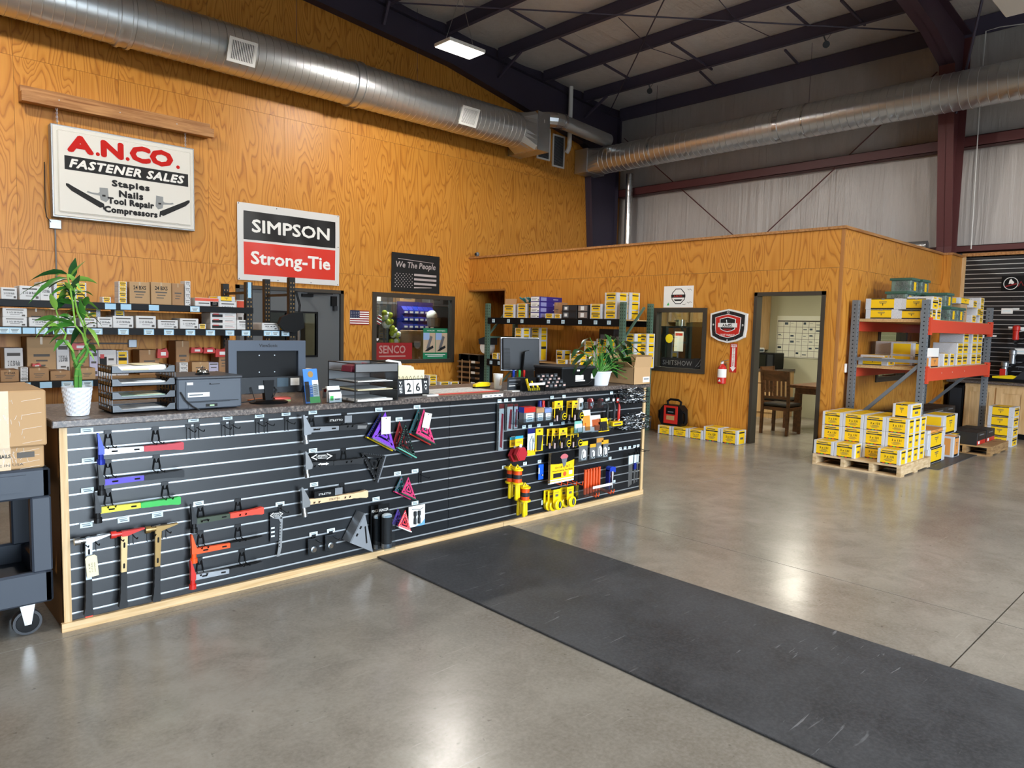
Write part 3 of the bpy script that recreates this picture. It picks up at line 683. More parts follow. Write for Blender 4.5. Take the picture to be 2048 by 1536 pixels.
for x, y in ((216, 866), (311, 858), (216, 927), (313, 916), (216, 986), (330, 970), (401, 1013), (476, 1001), (401, 1068), (476, 1054), (399, 1126), (484, 1105), (689, 832), (623, 837), (624, 905), (687, 900), (684, 970), (623, 978)): hook(x, y, hook2, 'double_hook')
for x, y in ((377, 851), (394, 850), (447, 847), (464, 846), (515, 842), (532, 840), (573, 837), (560, 1014), (627, 1073), (661, 1067), (840, 947), (166, 1078), (187, 1076), (235, 1062), (262, 1058), (298, 1052), (328, 1047)): hook(x, y, hook1, 'single_hook')
for x in (1279, 1272): hook(x, 897, hook1, 'single_hook')
# ---------------------------------------------------------------- hammers
def hammer(label, head, end, hm, nm, gm, style='rip', ct_=None, vertical=False, slots=True, gripstart=.5, cap=None):
    P = onY(*head, -.055); E = onY(*end, -.055); L = (E-P).length; a = math.atan2(E.x-P.x, E.z-P.z)  # direction
    th = math.atan2(-(E.z-P.z), E.x-P.x)
    t = thing('framing_hammer', label, 'hammer', (P.x, -.055, P.z), 0, 'hammers hung on the counter slats')
    M = Matrix.Rotation(th, 4, 'Y'); k = L/.40
    mb = MB()
    if style == 'rip':
        mb.prism([(-.012*k, -.012*k), (.016*k, -.012*k), (.016*k, .016*k), (.006*k, .045*k), (-.010*k, .098*k), (-.016*k, .098*k), (-.012*k, .03*k)], -.012, .012, hm)
        mb.cyl((.002*k, 0, -.012*k), (.002*k, 0, -.038*k), .013*k, hm, n=12); mb.cyl((.002*k, 0, -.038*k), (.002*k, 0, -.064*k), .019*k, hm, n=14)
    else:
        mb.prism([(-.014*k, -.03*k), (.030*k, -.024*k), (.034*k, .0), (.020*k, .03*k), (.004*k, .058*k), (-.014*k, .088*k), (-.022*k, .088*k), (-.016*k, .03*k)], -.013, .013, hm)
        mb.cyl((.0, 0, -.028*k), (.003*k, 0, -.055*k), .013*k, hm, n=12); mb.cyl((.003*k, 0, -.055*k), (.006*k, 0, -.078*k), .017*k, hm, n=14)
    mb.xf(M).build('hammer_head', t, False)
    g0 = gripstart*L
    mb = MB(); mb.prism([(.012*k, -.016*k), (g0, -.013*k), (g0, .013*k), (.012*k, .016*k)], -.010, .010, nm)
    if slots:
        for s0, s1 in ((.05*k, .075*k), (g0-.045*k, g0-.022*k)): mb.prism([(s0, -.0045*k), (s1, -.0045*k), (s1+.003*k, 0), (s1, .0045*k), (s0, .0045*k), (s0-.003*k, 0)], -.0108, -.0098, HOLE)
    mb.xf(M).build('handle_neck', t)
    mb = MB(); n = 7
    prof_u = [(g0, .013), (g0+.02*k, .0155)]+[(g0+(L-g0)*(.1+.75*i/n), .0145+(.001 if i % 2 else -.0003)+.003*max(0, i-4)/3) for i in range(n)]+[(L-.01*k, .022), (L, .018)]
    mb.prism([(u, -w*k) for u, w in prof_u]+[(u, w*k) for u, w in reversed(prof_u)], -.014, .014, gm)
    if cap: mb.prism([(L-.002, -.017*k), (L+.004, -.017*k), (L+.004, .017*k), (L-.002, .017*k)], -.0145, .0145, cap)
    mb.xf(M).build('grip', t)
    return t, M, k, L
PURP = mat('deep_purple', '3b2a8f', .35, .3); DGREEN = mat('olive_green', '2c3a24', .4); CORAL = mat('coral_red', 'e8452f', .45); LGREY = mat('light_grey_metal', '9a9ea3', .35, .7)
PINKR = mat('raspberry_grip', 'b83843', .5); GRIPK = mat('black_rubber_grip', '15171a', .6); PALEH = mat('hickory', 'e2c197', .5); YELT = mat('yellow_titanium', 'd8cf2a', .35, .2); WHT = mat('white_titanium', 'd4d6da', .35, .4); BLUEM = mat('blue_metal', '24349a', .3, .4); TAN = mat('tan_titanium', 'c2a877', .4, .3); BRZ = mat('bronze_titanium', '8c7142', .35, .5)
hammer('blue headed hammer with white neck and red grip', (201, 904), (366, 891), BLUEM, WHT, PINKR)
hammer('purple necked hammer with black head and grey grip', (202, 965), (367, 946), BLACKM, PURP, CHAR)
hammer('yellow necked hammer with bright green grip', (195, 1021), (360, 1000), BLACKM, YELT, GREEN)
hammer('dark green hammer with orange red grip', (387, 1043), (526, 1020), BLACKM, DGREEN, CORAL)
hammer('orange hammer with ribbed black grip', (387, 1103), (527, 1078), ORANGE, ORANGE, GRIPK)
hammer('red headed hammer with grey neck, lowest on the slats', (385, 1155), (525, 1129), RED, LGREY, GRIPK)
for lb, h, e, hm, nm, cap in (('steel hammer hung upright with paper tag tied on', (177, 1079), (177, 1231), SILVER, LGREY, CORAL), ('red headed hammer hung upright with tan neck', (248, 1066), (246, 1214), RED, TAN, None), ('bronze hammer hung upright with black grip', (316, 1056), (312.5, 1202), BRZ, BRZ, None)):
    t, M, k, L = hammer(lb, h, e, hm, nm, GRIPK, 'rip', gripstart=.52, cap=cap)
P = onY(184, 1132, -.075); mb = MB(); c = [(-.026, -.055), (.026, -.055), (.026, .045), (.016, .055), (-.016, .055), (-.026, .045)]; mb.prism(c, -.001, .001, CREAM)
for i, s_ in enumerate(('2 LB', 'TITAN', 'HAMMER')): mb.text(s_, (-.012+.012*i, -.0016, -.008), Z1, -X1, .05, .006, INKG)
t = tag(mb.build('paper_tag'), 'cream paper tag tied to the steel hammer', 'paper tag'); t.location = P; t.rotation_euler = (0, math.radians(-4), 0)
t, M, k, L = hammer('grey steel hammer with black packaging card above it', (611, 860), (733, 852), LGREY, LGREY, GRIPK, 'claw', gripstart=.52, slots=True); 
mb = MB(); mb.box(.36*L, -.002, .03, .62*L, .0, .075, BLACK); mb.box(.62*L, -.004, .03, .74*L, .0, .075, LGREY); mb.text('STILETTO', (.48*L, -.003, .05), X1, Z1, .09, .012, WHITEP); mb.xf(M).build('packaging_card', t)
MB().prism([(L-.075, -.012), (L-.012, -.014), (L-.005, .006), (L-.075, .010)], -.0155, .0155, SILVER).xf(M).build('grip_end', t)
t, M, k, L = hammer('black hammer with white arrow logo card', (614, 930), (725, 921), SILVER, GRIPK, GRIPK, 'claw', gripstart=.45, slots=False)
arrow = [(-1, 0), (-.45, .5), (-.45, .28), (.45, .28), (.45, .5), (1, 0), (.45, -.5), (.45, -.28), (-.45, -.28), (-.45, -.5)]
mb = MB(); mb.box(.06*L, -.001, .022, .50*L, .001, .058, BLACK); mb.prism([(.25*L+.19*L*u, .045+.040*w) for u, w in arrow], -.002, -.001, WHITEP); mb.prism([(.25*L+.155*L*u, .045+.030*w) for u, w in arrow], -.0028, -.002, BLACK); mb.text('STILETTO', (.25*L, -.0035, .045), X1, Z1, .075, .012, WHITEP); mb.xf(M).build('packaging_card', t)
MB().prism([(.27*L+.10*L*u, .0+.018*w) for u, w in arrow], -.0115, -.0105, WHITEP).xf(M).build('logo_print', t)
t, M, k, L = hammer('wooden handled hammer with steel claw head', (608, 1005), (734, 987), SILVER, PALEH, PALEH, 'claw', gripstart=.5, slots=False)
mb = MB(); mb.box(.14*L, -.012, .018, .46*L, -.010, .062, BLACK); mb.box(.46*L, -.010, .022, .58*L, -.008, .066, LGREY); mb.text('STILETTO', (.30*L, -.0125, .040), X1, Z1, .085, .012, WHITEP); mb.xf(M).build('packaging_card', t)
mb = MB(); mb.text('STILETTO', (.45*L, -.0148, .0), X1, Z1, .075, .012, INK); mb.xf(M).build('logo_print', t)
# pry bar on its card
P = onY(553, 1053, -.02); t = thing('pry_bar', 'flat silver nail puller bar on a dark header card', 'pry bar', (P.x, -.02, P.z))
mb = MB(); mb.box(-.04, 0, -.09, .04, .0015, .09, CHAR); mb.prism([(.042*u, .073+.034*w) for u, w in arrow], -.002, -.0005, WHITEP); mb.prism([(.035*u, .073+.025*w) for u, w in arrow], -.003, -.002, CHAR); mb.text('STILETTO', (0, -.0035, .073), X1, Z1, .05, .010, WHITEP)
for i in range(3): mb.box(-.035, -.001, -.01-.025*i, -.012, -.0002, .0-.025*i, PRICEW)
mb.build('header_card', t)
mb = MB(); mb.prism([(-.028, .058), (.020, .064), (.034, .058), (.036, .035), (.030, -.13), (.016, -.185), (.034, -.185), (.012, -.185), (-.002, -.185), (.010, -.12), (.018, .03), (.010, .045)], -.008, -.003, SILVER)
for i in range(9): mb.cyl((.022-.001*i, -.0085, .02-.018*i), (.022-.001*i, -.0075, .02-.018*i), .004, HOLE, n=6)
mb.cyl((.026, -.0085, .05), (.026, -.0075, .05), .006, HOLE, n=8); mb.build('bar', t)
# small blister packs
for i, (x, y) in enumerate(((627, 1094), (661, 1086))):
    P = onY(x, y, -.03); t = thing('blister_pack', ('left' if i == 0 else 'right')+' of two clear blister packs holding a round steel cap', 'blister pack', (P.x, -.03, P.z), 0, 'clear blister packs')
    MB().box(-.038, .0, -.05, .038, .0015, .055, CHAR).build('backing_card', t)
    mb = MB(); mb.box(-.038, -.012, -.05, .038, -.001, .05, ACRYL); mb.build('clear_shell', t)
    mb = MB(); mb.lathe([(.012, -.010), (.020, -.008), (.020, -.001)], (0, 0, -.015), SILVER, 16, 'y'); mb.lathe([(.010, -.018), (.013, -.016), (.013, -.010)], (0, 0, -.015), CHROME, 14, 'y'); mb.build('steel_cap', t)
# ---------------------------------------------------------------- rafter squares: three corners measured in the photo
def square(label, pts, mt, edge, Y=-.06, backs=(), holes=True, cat='rafter square', th=.004, group='rafter squares on the slats'):
    W_ = [onY(x, y, Y) for x, y in pts]; c = (W_[0]+W_[1]+W_[2])/3
    t = thing('rafter_square', label, cat, c, 0, group)
    P2 = [Vector((w.x-c.x, w.z-c.z)) for w in W_]
    def tri(s): return [(p.x*s, p.y*s) for p in P2]
    def ringtri(mb, s0, s1, y0, y1, m_):
        a, b = tri(s0), tri(s1)
        for i in range(3):
            j = (i+1) % 3; mb.prism([a[i], a[j], b[j], b[i]], y0, y1, m_)
    mb = MB(); ringtri(mb, 1, .62, 0, th, mt); ringtri(mb, .42, .20, 0, th, mt)
    for i in range(3):  # ribs joining the two rings
        a = P2[i]*.75; b = P2[i]*.30; d = (b-a).normalized(); n = Vector((-d.y, d.x))*.004
        mb.prism([tuple(a+n), tuple(b+n), tuple(b-n), tuple(a-n)], 0, th, mt)
    mb.build('blade', t)
    if holes:
        mb = MB()
        for i in range(3):
            a, b = P2[i]*.92, P2[(i+1) % 3]*.92; d = (b-a).normalized(); n = Vector((-d.y, d.x))
            nk = 12
            for k in range(1, nk):
                q = a+(b-a)*k/nk; mb.prism([tuple(q+n*.0), tuple(q+d*.0014), tuple(q+d*.0014+n*.009), tuple(q+n*.009)], -.0006, 0, edge)
        mb.build('scale_print', t)
    a, b = P2[1], P2[2]; d = (b-a).normalized(); n = Vector((-d.y, d.x)); n = n if n.y < 0 else -n
    MB().prism([tuple(a), tuple(b), tuple(b+n*.008), tuple(a+n*.008)], -.012, .014, edge).build('fence_rail', t)
    return t, c, P2
def card(label, px, py, Y, w, h, rot=0):
    p = onY(px, py, Y); mb = MB(); mb.box(-w/2, -.0006, -h/2, w/2, .0006, h/2, WHITEP); mb.cyl((0, -.001, h*.42), (0, -.0006, h*.42), .004, INK, n=8)
    for i in range(4): mb.box(-w*.3+w*.16*i, -.0009, -h*.35, -w*.3+w*.16*i+.001, -.0006, h*.25, PRICEW)
    t = tag(mb.build('price_card'), label, 'price card'); t.location = p; t.rotation_euler = (0, rot, 0)
square('navy rafter square hung behind the purple one', ((761, 826), (733, 873), (784, 900)), NAVY, YELP, -.03)
square('bright purple rafter square with a white price card', ((771, 824), (744, 875), (790, 899)), PURPLE, SILVER, -.08)
card('white price card hung on the purple rafter square', 772, 851, -.095, .072, .115)
square('dark red rafter square behind the black and white one', ((799, 842), (784, 893), (822, 914)), REDD, TEAL, -.03)
square('black and white rafter square with mint rail', ((811, 844), (795, 894), (832, 914)), BLACKM, mat('mint', '5fae98', .5), -.09)
square('teal rafter square hung behind the pink one', ((837, 817), (818, 866), (860, 888)), TEAL, RED, -.03)
square('bright pink rafter square with a tilted price card', ((848, 818), (832, 867), (870, 887)), MAGENTA, mat('dark_green_rail', '1d4a34', .5), -.09)
card('tilted white price card on the pink rafter square', 854, 841, -.105, .062, .105, math.radians(14))
square('large black rafter square hanging point down', ((722, 905.5), (769, 911), (753, 964)), BLACKM, GREYP, -.03)
square('small teal rafter square behind the small pink one', ((803, 952), (789, 982), (820, 997)), TEAL, MAGENTA, -.03)
square('small bright pink rafter square', ((817, 954), (803, 985), (832, 998)), MAGENTA, mat('dark_green_rail'), -.08)
square('small violet rafter square behind the small red one', ((796, 1017), (784, 1048), (812, 1056)), mat('violet', '3d2080', .4), GREYP, -.03)
square('small coral red rafter square above the base trim', ((811, 1020), (796, 1052), (822, 1062)), mat('coral_square', 'e8404a', .4), WHITE, -.08)
# big silver square with a thick stack seen from the side
W_ = [onY(x, y, -.10) for x, y in ((730, 1027), (701, 1086), (746, 1104))]; c = W_[1]
t = thing('rafter_square', 'stack of large silver aluminium rafter squares near the base trim', 'rafter square', c, 0, 'rafter squares on the slats')
P2 = [(w.x-c.x, w.z-c.z) for w in W_]; AL2 = mat('satin_aluminium', 'b7bcc2', .35, .8)
mb = MB(); mb.prism(P2, 0, .004, AL2)
def inq(u, v): return ((P2[0][0]*u+P2[2][0]*v), (P2[0][1]*u+P2[2][1]*v))
mb.prism([inq(.62, .22), inq(.66, .26), inq(.20, .62), inq(.16, .58)], -.0008, -.0001, HOLE)
for u in (.25, .5): mb.prism([inq(u, .06), inq(u+.1, .06), inq(u+.1, .13), inq(u, .13)], -.0008, -.0001, HOLE)
mb.build('blade', t)
for i in range(4):
    MB().prism(P2, .016+.02*i, .020+.02*i, AL2).build('blade_behind', t)
mb = MB(); d = (Vector(P2[0])-Vector(P2[1])).normalized(); n = Vector((-d.y, d.x))*.010
mb.prism([P2[1], P2[0], (P2[0][0]+n.x, P2[0][1]+n.y), (P2[1][0]+n.x, P2[1][1]+n.y)], -.006, .092, LGREY); mb.build('fence_rail', t)
# boxed caulking cylinder pack
for i, (x0, x1, y0, y1, Y, lb) in enumerate(((741, 760, 1009, 1100, -.03, 'clear pack with black roll, the rear one'), (756, 779, 1006, 1098, -.09, 'clear pack with black roll hanging above the base trim'))):
    A = onY(x0, y1, Y); B = onY(x1, y0, Y); w = B.x-A.x; h = B.z-A.z; t = thing('roll_pack', lb, 'roll pack', (A.x+w/2, Y, A.z), 0, 'clear roll packs')
    MB().box(-w/2, .0, 0, w/2, .0015, h, BLACK).build('backing_card', t)
    mb = MB(); mb.lathe([(w*.38, .0), (w*.40, .004), (w*.40, .02), (w*.40, .03)], (0, -w*.42, .012), LGREY, 16); mb.lathe([(w*.40, .03), (w*.40, h*.70)], (0, -w*.42, .012), GRIPK, 16); mb.lathe([(w*.40, h*.70), (w*.38, h*.74), (w*.2, h*.77)], (0, -w*.42, .012), mat('pale_cap', 'c9d6dd', .3), 16); mb.build('roll', t, True)
    mb = MB(); mb.box(-w/2, -w*.86, .004, w/2, -w*.85, h*.8, ACRYL); mb.build('clear_shell', t)
    mb = MB(); mb.text('FENCER', (0, -.001, h*.87), X1, Z1, w*.8, h*.06, WHITEP); mb.build('lettering', t)
# white card with drill holders
A = onY(817, 1056, -.05); B = onY(850, 1008, -.05); w = B.x-A.x; h = B.z-A.z
t = thing('carded_sockets', 'white card with two black nut drivers beside the small red square', 'carded tool', (A.x+w/2, -.05, A.z))
mb = MB(); mb.box(-w/2, 0, 0, w/2, .0015, h, WHITEP); mb.prism([(-w*.1, 0), (w*.5, 0), (w*.5, h*.3), (w*.3, h*.12)], -.0008, 0, mat('sky_blue', '6aa5d6', .5)); mb.tube([(-w*.3, -.001, h*.85), (0, -.001, h*.82), (w*.2, -.001, h*.78), (w*.4, -.001, h*.86)], .002, INK, 4); mb.build('backing_card', t)
for s_ in (-.15, .1): MB().lathe([(.006, 0), (.009, .002), (.009, .04), (.006, .045), (.006, .06), (.010, .062), (.010, .09), (.007, .092)], (w*s_, -.012, .02), CHAR, 10).build('driver', t, True)
# ---------------------------------------------------------------- right half of the counter
def at(px, py, Y): return onY(px, py, Y)
def rect(x0, y0, x1, y1, Y):
    a = onY(x0, (y0+y1)/2, Y); b = onY(x1, (y0+y1)/2, Y); m_ = onY((x0+x1)/2, y0, Y); n = onY((x0+x1)/2, y1, Y)
    return (a.x+b.x)/2, n.z, b.x-a.x, m_.z-n.z     # centre x, bottom z, width, height
def saw_pack(label, r, Y, red_top):
    cx, z, w, h = rect(*r, Y); t = thing('saw_blade_pack', label, 'saw blade pack', (cx, Y, z), 0, 'long saw blade packs')
    mb = MB(); mb.box(-w*.3, -.002, 0, w*.5, .0, h, WHITEP); mb.box(-w*.3, -.003, h*.9, w*.5, -.002, h, REDD); mb.prism([(-w*.1, h*.08), (w*.3, h*.05), (w*.42, h*.78), (w*.1, h*.8)], -.003, -.002, mat('saw_red', 'b3273c', .4)); mb.build('card', t)
    mb = MB()
    for i in range(3): mb.box(-w*.45, .006+.012*i, 0, -w*.30, .008+.012*i, h, SILVER)
    mb.box(-w*.5, -.006, 0, w*.5, -.004, h, ACRYL); mb.build('clear_sleeve', t)
saw_pack('longest red and white saw blade pack', (995, 808, 1007, 901), -.03, 1); saw_pack('middle red and white saw blade pack', (1011, 808, 1025, 861), -.05, 1); saw_pack('short saw blade pack tilted, right of three', (1026, 808, 1035, 857), -.03, 1)
# acrylic bin with small boxes
cx, z, w, h = rect(1033, 818, 1105, 846, -.12)
t = thing('acrylic_bin', 'clear bin of small bit boxes on the slats', 'display bin', (cx, -.12, z))
mb = MB(); mb.box(-w/2, 0, 0, w/2, .12, .003, ACRYL); mb.box(-w/2, 0, 0, w/2, .003, h*.35, ACRYL); mb.box(-w/2, 0, 0, -w/2+.003, .12, h*.9, ACRYL); mb.box(w/2-.003, 0, 0, w/2, .12, h*.9, ACRYL); mb.build('bin_shell', t)
for lb, r, m1, m2 in (('red and blue capped bit box in the clear bin', (1047, 813, 1072, 844), RED, PRICEW), ('brown topped bit box in the clear bin', (1072, 816, 1089, 843), KRAFT, PRICEW), ('blue striped bit box in the clear bin', (1089, 817, 1104, 842), mat('stripe_blue', '7d93c4', .5), WHITEP)):
    bx, bz, bw, bh = rect(*r, -.10); mb = MB(); mb.bbox(-bw*.45, 0, 0, bw*.45, .06, bh, LGREY, .003); mb.box(-bw*.3, -.0008, bh*.05, bw*.3, 0, bh*.6, m2); mb.box(-bw*.45, -.0008, bh*.65, bw*.45, 0, bh*.98, m1); mb.box(-bw*.45, 0, bh, bw*.45, .06, bh+.001, m1); mb.box(-bw*.46, .0, bh*.65, -bw*.45, .06, bh, BLUE if m1 is RED else m1)
    for i in range(3): mb.box(-bw*.2, -.0014, bh*(.15+.14*i), bw*.2, -.0008, bh*(.19+.14*i), PRICETX)
    tag(mb.build('bit_box'), lb, 'bit box').location = (bx, -.10, z+.004)
for lb, r, m_ in (('blue marker pack above the bit boxes', (1076, 801, 1083, 822), NAVY), ('red marker above the bit boxes', (1084, 801, 1089, 822), RED), ('black marker pack above the bit boxes', (1091, 801, 1100, 822), BLACK)):
    bx, bz, bw, bh = rect(*r, -.04); mb = MB(); mb.lathe([(bw*.4, 0), (bw*.5, .005), (bw*.5, bh*.6), (bw*.42, bh*.62), (bw*.42, bh*.95), (bw*.3, bh)], (0, 0, 0), m_, 10); mb.box(-bw*.2, -bw*.53, bh*.1, bw*.2, -bw*.5, bh*.4, WHITEP); tag(mb.build('marker_pack', None, True), lb, 'marker').location = (bx, -.04, bz)
# tape measures on yellow cards
def tape_me():
    t = MB(); t.box(-.05, 0, .10, .05, .0015, .16, YEL); t.box(-.05, 0, .02, -.04, .0015, .10, YEL); t.box(.04, 0, .06, .05, .0015, .10, YEL); t.box(-.012, -.001, .128, .012, .0, .142, INK)
    for i in range(2): t.box(-.03, -.0008, .108+.009*i, .03, 0, .112+.009*i, INKG)
    return t.mesh('tape_card')
def tape_body():
    t = MB(); pr = [(.034*math.cos(a)+.004, .040*math.sin(a)+.045) for a in [i*math.pi/8 for i in range(-2, 10)]]; pr = pr+[(-.034, .008), (.034, .008)]
    t.prism(pr, -.05, -.004, GRIPK); t.prism([(.026*math.cos(a)+.018, .028*math.sin(a)+.036) for a in [i*math.pi/8 for i in range(16)]], -.053, -.05, YELP); t.prism([(.021*math.cos(a)+.018, .023*math.sin(a)+.036) for a in [i*math.pi/8 for i in range(16)]], -.055, -.053, BLACK); t.box(.004, -.057, .032, .032, -.055, .042, YELP); t.box(-.046, -.03, .0, -.036, -.02, .045, mat('tape_hook', 'd9c0c0', .3)); return t.mesh('tape_case')
tc_, tb_ = tape_me(), tape_body()
def tape(px, py, Y, label):
    p = at(px, py, Y); t = thing('carded_tape_measure', label, 'tape measure', (p.x, Y, p.z-.08), 0, 'black tape measures on yellow cards'); inst('card', tc_, t); inst('case', tb_, t)
for i, (x, y, Y) in enumerate(((1112, 822, -.03), (1117, 821, -.10), (1141, 820, -.03), (1152, 820, -.10))): tape(x, y, Y, 'black tape measure on yellow card, upper row, '+ORD[i]+' from left')
for i, (x, y, Y) in enumerate(((1102, 876, -.02), (1112, 876, -.06), (1126, 875, -.11), (1140, 876, -.03), (1149, 874, -.11))): tape(x, y, Y, 'black tape measure on yellow card, lower row, '+ORD[i]+' from left')
# shelf bins of small red and white parts (clear shelf, upper right)
cx, z, w, h = rect(1161, 797, 1222, 818, -.14)
t = thing('parts_bin', 'clear wall bin of small red and white hardware bags', 'display bin', (cx, -.14, z))
mb = MB(); mb.box(-w/2, 0, 0, w/2, .14, .003, ACRYL); mb.box(-w/2, 0, 0, w/2, .003, h*.75, ACRYL); mb.build('bin_shell', t)
for k in range(1, 4): MB().box(-w/2+w*k/4, .003, 0, -w/2+w*k/4+.002, .14, h*.7, ACRYL).build('divider', t)
for k in range(9):
    x_ = -w/2+w*(k+.5)/9; mm = (WHITEP, WHITE, WHITEP, REDD, WHITE, REDD, mat('bag_dark', '4a2a2c', .5), REDD, mat('bag_dark'))[k]; hh = h*(1.1-.35*(k/9))
    mb = MB(); mb.prism([(x_-w*.05, .004), (x_+w*.05, .004), (x_+w*.042, hh*.8), (x_+w*.01, hh), (x_-w*.03, hh*.92)], .02+.03*(k % 3), .05+.03*(k % 3), mm); mb.box(x_-w*.02, .012+.03*(k % 3), hh*.3, x_+w*.025, .02+.03*(k % 3), hh*.6, PRICEW if k % 2 else INKG)
    o = mb.build('hardware_bag'); o.location = (cx, -.14, z); tag(o, ORD[k]+' small hardware bag from the left in the clear wall bin', 'hardware bag', 'bags in the clear wall bin')
# leaning cards in a lower clear shelf
cx, z, w, h = rect(1148, 840, 1222, 864, -.16)
t = thing('card_shelf', 'clear slanted shelf of carded accessories', 'display bin', (cx, -.16, z)); mb = MB(); mb.box(-w/2, 0, 0, w/2, .15, .003, ACRYL); mb.box(-w/2, 0, 0, w/2, .003, h*.5, ACRYL); mb.box(-w/2, 0, 0, -w/2+.003, .15, h, ACRYL); mb.box(w/2-.003, 0, 0, w/2, .15, h, ACRYL); mb.build('shelf_shell', t)
for lb, r, mats_, lean in (('teal accessory card on the clear shelf', (1149, 842, 1166, 865), (mat('teal_card', '7fc0b0', .5), WHITEP), 0), ('orange carded knife on the clear shelf', (1166, 820, 1184, 864), (WHITEP, mat('orange_card', 'f0933a', .5)), .3), ('white carded blade set on the clear shelf', (1184, 830, 1203, 863), (WHITEP, mat('brown_print', 'b0552c', .5)), .3), ('yellow carded knife leaning at the shelf end', (1198, 836, 1219, 863), (YEL, INK), .6)):
    bx, bz, bw, bh = rect(*r, -.13); mb = MB(); sh = -lean*bh*.5
    mb.prism([(-bw*.5+ -sh*0, 0), (bw*.5, 0), (bw*.5+sh, bh), (-bw*.5+sh, bh)], 0, .003, mats_[0]); mb.prism([(-bw*.4+sh*.3, bh*.3), (bw*.4+sh*.3, bh*.3), (bw*.4+sh*.75, bh*.75), (-bw*.4+sh*.75, bh*.75)], -.001, 0, mats_[1])
    mb.prism([(-bw*.2+sh*.15, bh*.08), (bw*.25+sh*.15, bh*.08), (bw*.25+sh*.35, bh*.42), (-bw*.2+sh*.35, bh*.42)], -.012, -.001, mats_[1] if lean else PRICEW)
    tag(mb.build('accessory_card'), lb, 'carded tool').location = (bx, -.13, bz)
# hanging carabiner / safety tools
for lb, px, m1, m2 in (('black handled knife in a sheath hanging at right', 1213, GRIPK, WHITEP), ('dark lanyard tool hanging at right', 1227, CHAR, KRAFT), ('red and white lanyard tool hanging at right', 1236, RED, WHITE)):
    a = at(px, 795, -.05); b = at(px, 843, -.05); h = a.z-b.z; t = thing('hanging_tool', lb, 'hanging tool', (a.x, -.05, b.z))
    mb = MB(); mb.box(-.018, -.002, h*.78, .018, .002, h, m1); mb.box(-.014, -.003, h*.85, .014, -.002, h*.95, WHITEP); mb.build('header_card', t)
    mb = MB(); mb.tube([(0, -.01, h*.8), (.006, -.014, h*.6), (-.004, -.016, h*.4), (.002, -.012, h*.15), (.0, -.01, 0)], .012, m1, 8, [.006, .012, .014, .013, .008]); mb.build('body', t, True)
    mb = MB(); mb.tube([(.0, -.01, h*.2), (.004, -.016, h*.1), (0, -.01, 0)], .009, m2, 7); mb.build('tip', t, True)
a = at(1232, 847, -.10); mb = MB(); mb.box(-.07, -.02, -.018, .07, .04, .018, YEL); mb.box(-.05, -.021, -.006, .05, -.02, .006, INKG); mb.box(-.075, -.025, -.022, .075, .045, -.018, BLACK); tag(mb.build('yellow_shelf_box'), 'flat yellow box under the hanging lanyard tools', 'small box').location = a
# wire baskets at the right end
def basket(label, px, py, w, d, h, nfill, seed):
    p = at(px, py, -.16); t = thing('wire_basket', label, 'wire basket', (p.x, -.16, p.z)); mb = MB(); R_ = .0022
    for k in range(9): x = -w/2+w*k/8; mb.tube([(x, 0, h), (x, .01, 0), (x, d, 0), (x, d, h)], R_, BLACKM, 4)
    for k in range(5): y = d*k/4; mb.tube([(-w/2, y, h), (-w/2+.005, y, 0), (w/2-.005, y, 0), (w/2, y, h)], R_, BLACKM, 4)
    for z in (h*.5, h): mb.tube([(-w/2, 0, z), (w/2, 0, z), (w/2, d, z), (-w/2, d, z), (-w/2, 0, z)], R_*1.3, BLACKM, 4)
    mb.build('basket_wire', t)
    rnd = random.Random(seed); cols = (LGREY, GREYP, CHAR, SILVER, WHITEP, BLACKM)
    mb = MB()
    for i in range(nfill):
        q = Vector((rnd.uniform(-w/2, w/2)*.9, rnd.uniform(.01, d-.01), .01+rnd.random()**1.4*h*1.15)); L = rnd.uniform(.012, .03); a = rnd.uniform(0, 6.3); e = Vector((math.cos(a), math.sin(a), rnd.uniform(-.5, .5)))*L
        mb.bar(q-e, q+e, rnd.uniform(.006, .016), .005, cols[rnd.randrange(6)])
    o = mb.build('loose_hardware', t); o['kind'] = 'stuff'
    return t
basket('upper wire basket of loose hardware at the counter end', 1276, 806, .34, .15, .10, 260, 3); basket('lower wire basket of loose hardware at the counter end', 1278, 859, .36, .15, .11, 260, 5)
# red hexagon chalk packs
for i, (x, y, Y) in enumerate(((1027, 899, -.03), (1038, 897, -.09))):
    p = at(x, y, Y); t = thing('hexagon_pack', ('rear' if i == 0 else 'front')+' red hexagonal case hanging on a yellow card', 'carded case', (p.x, Y, p.z), 0, 'red hexagonal cases')
    mb = MB(); mb.box(-.042, 0, .02, .042, .0015, .095, YEL); mb.box(-.042, -.0008, .078, .042, 0, .100, mat('cyan_print', '2a9fc0', .5)); mb.text('CHALK', (0, -.0012, .052), X1, Z1, .06, .014, INKG); mb.build('card', t)
    hx = [(.062*math.cos(a), .058*math.sin(a)-.04) for a in [i_*math.pi/3 for i_ in range(6)]]; mb = MB(); mb.prism(hx, -.035, -.002, mat('case_red', 'b02530', .4)); mb.prism([(u*.8, (v+.04)*.8-.04) for u, v in hx], -.038, -.035, mat('case_red')); mb.lathe([(.006, -.006), (.015, -.004), (.015, 0)], (.012, -.004, .02), WHITE, 10, 'y'); mb.build('hexagon_case', t)
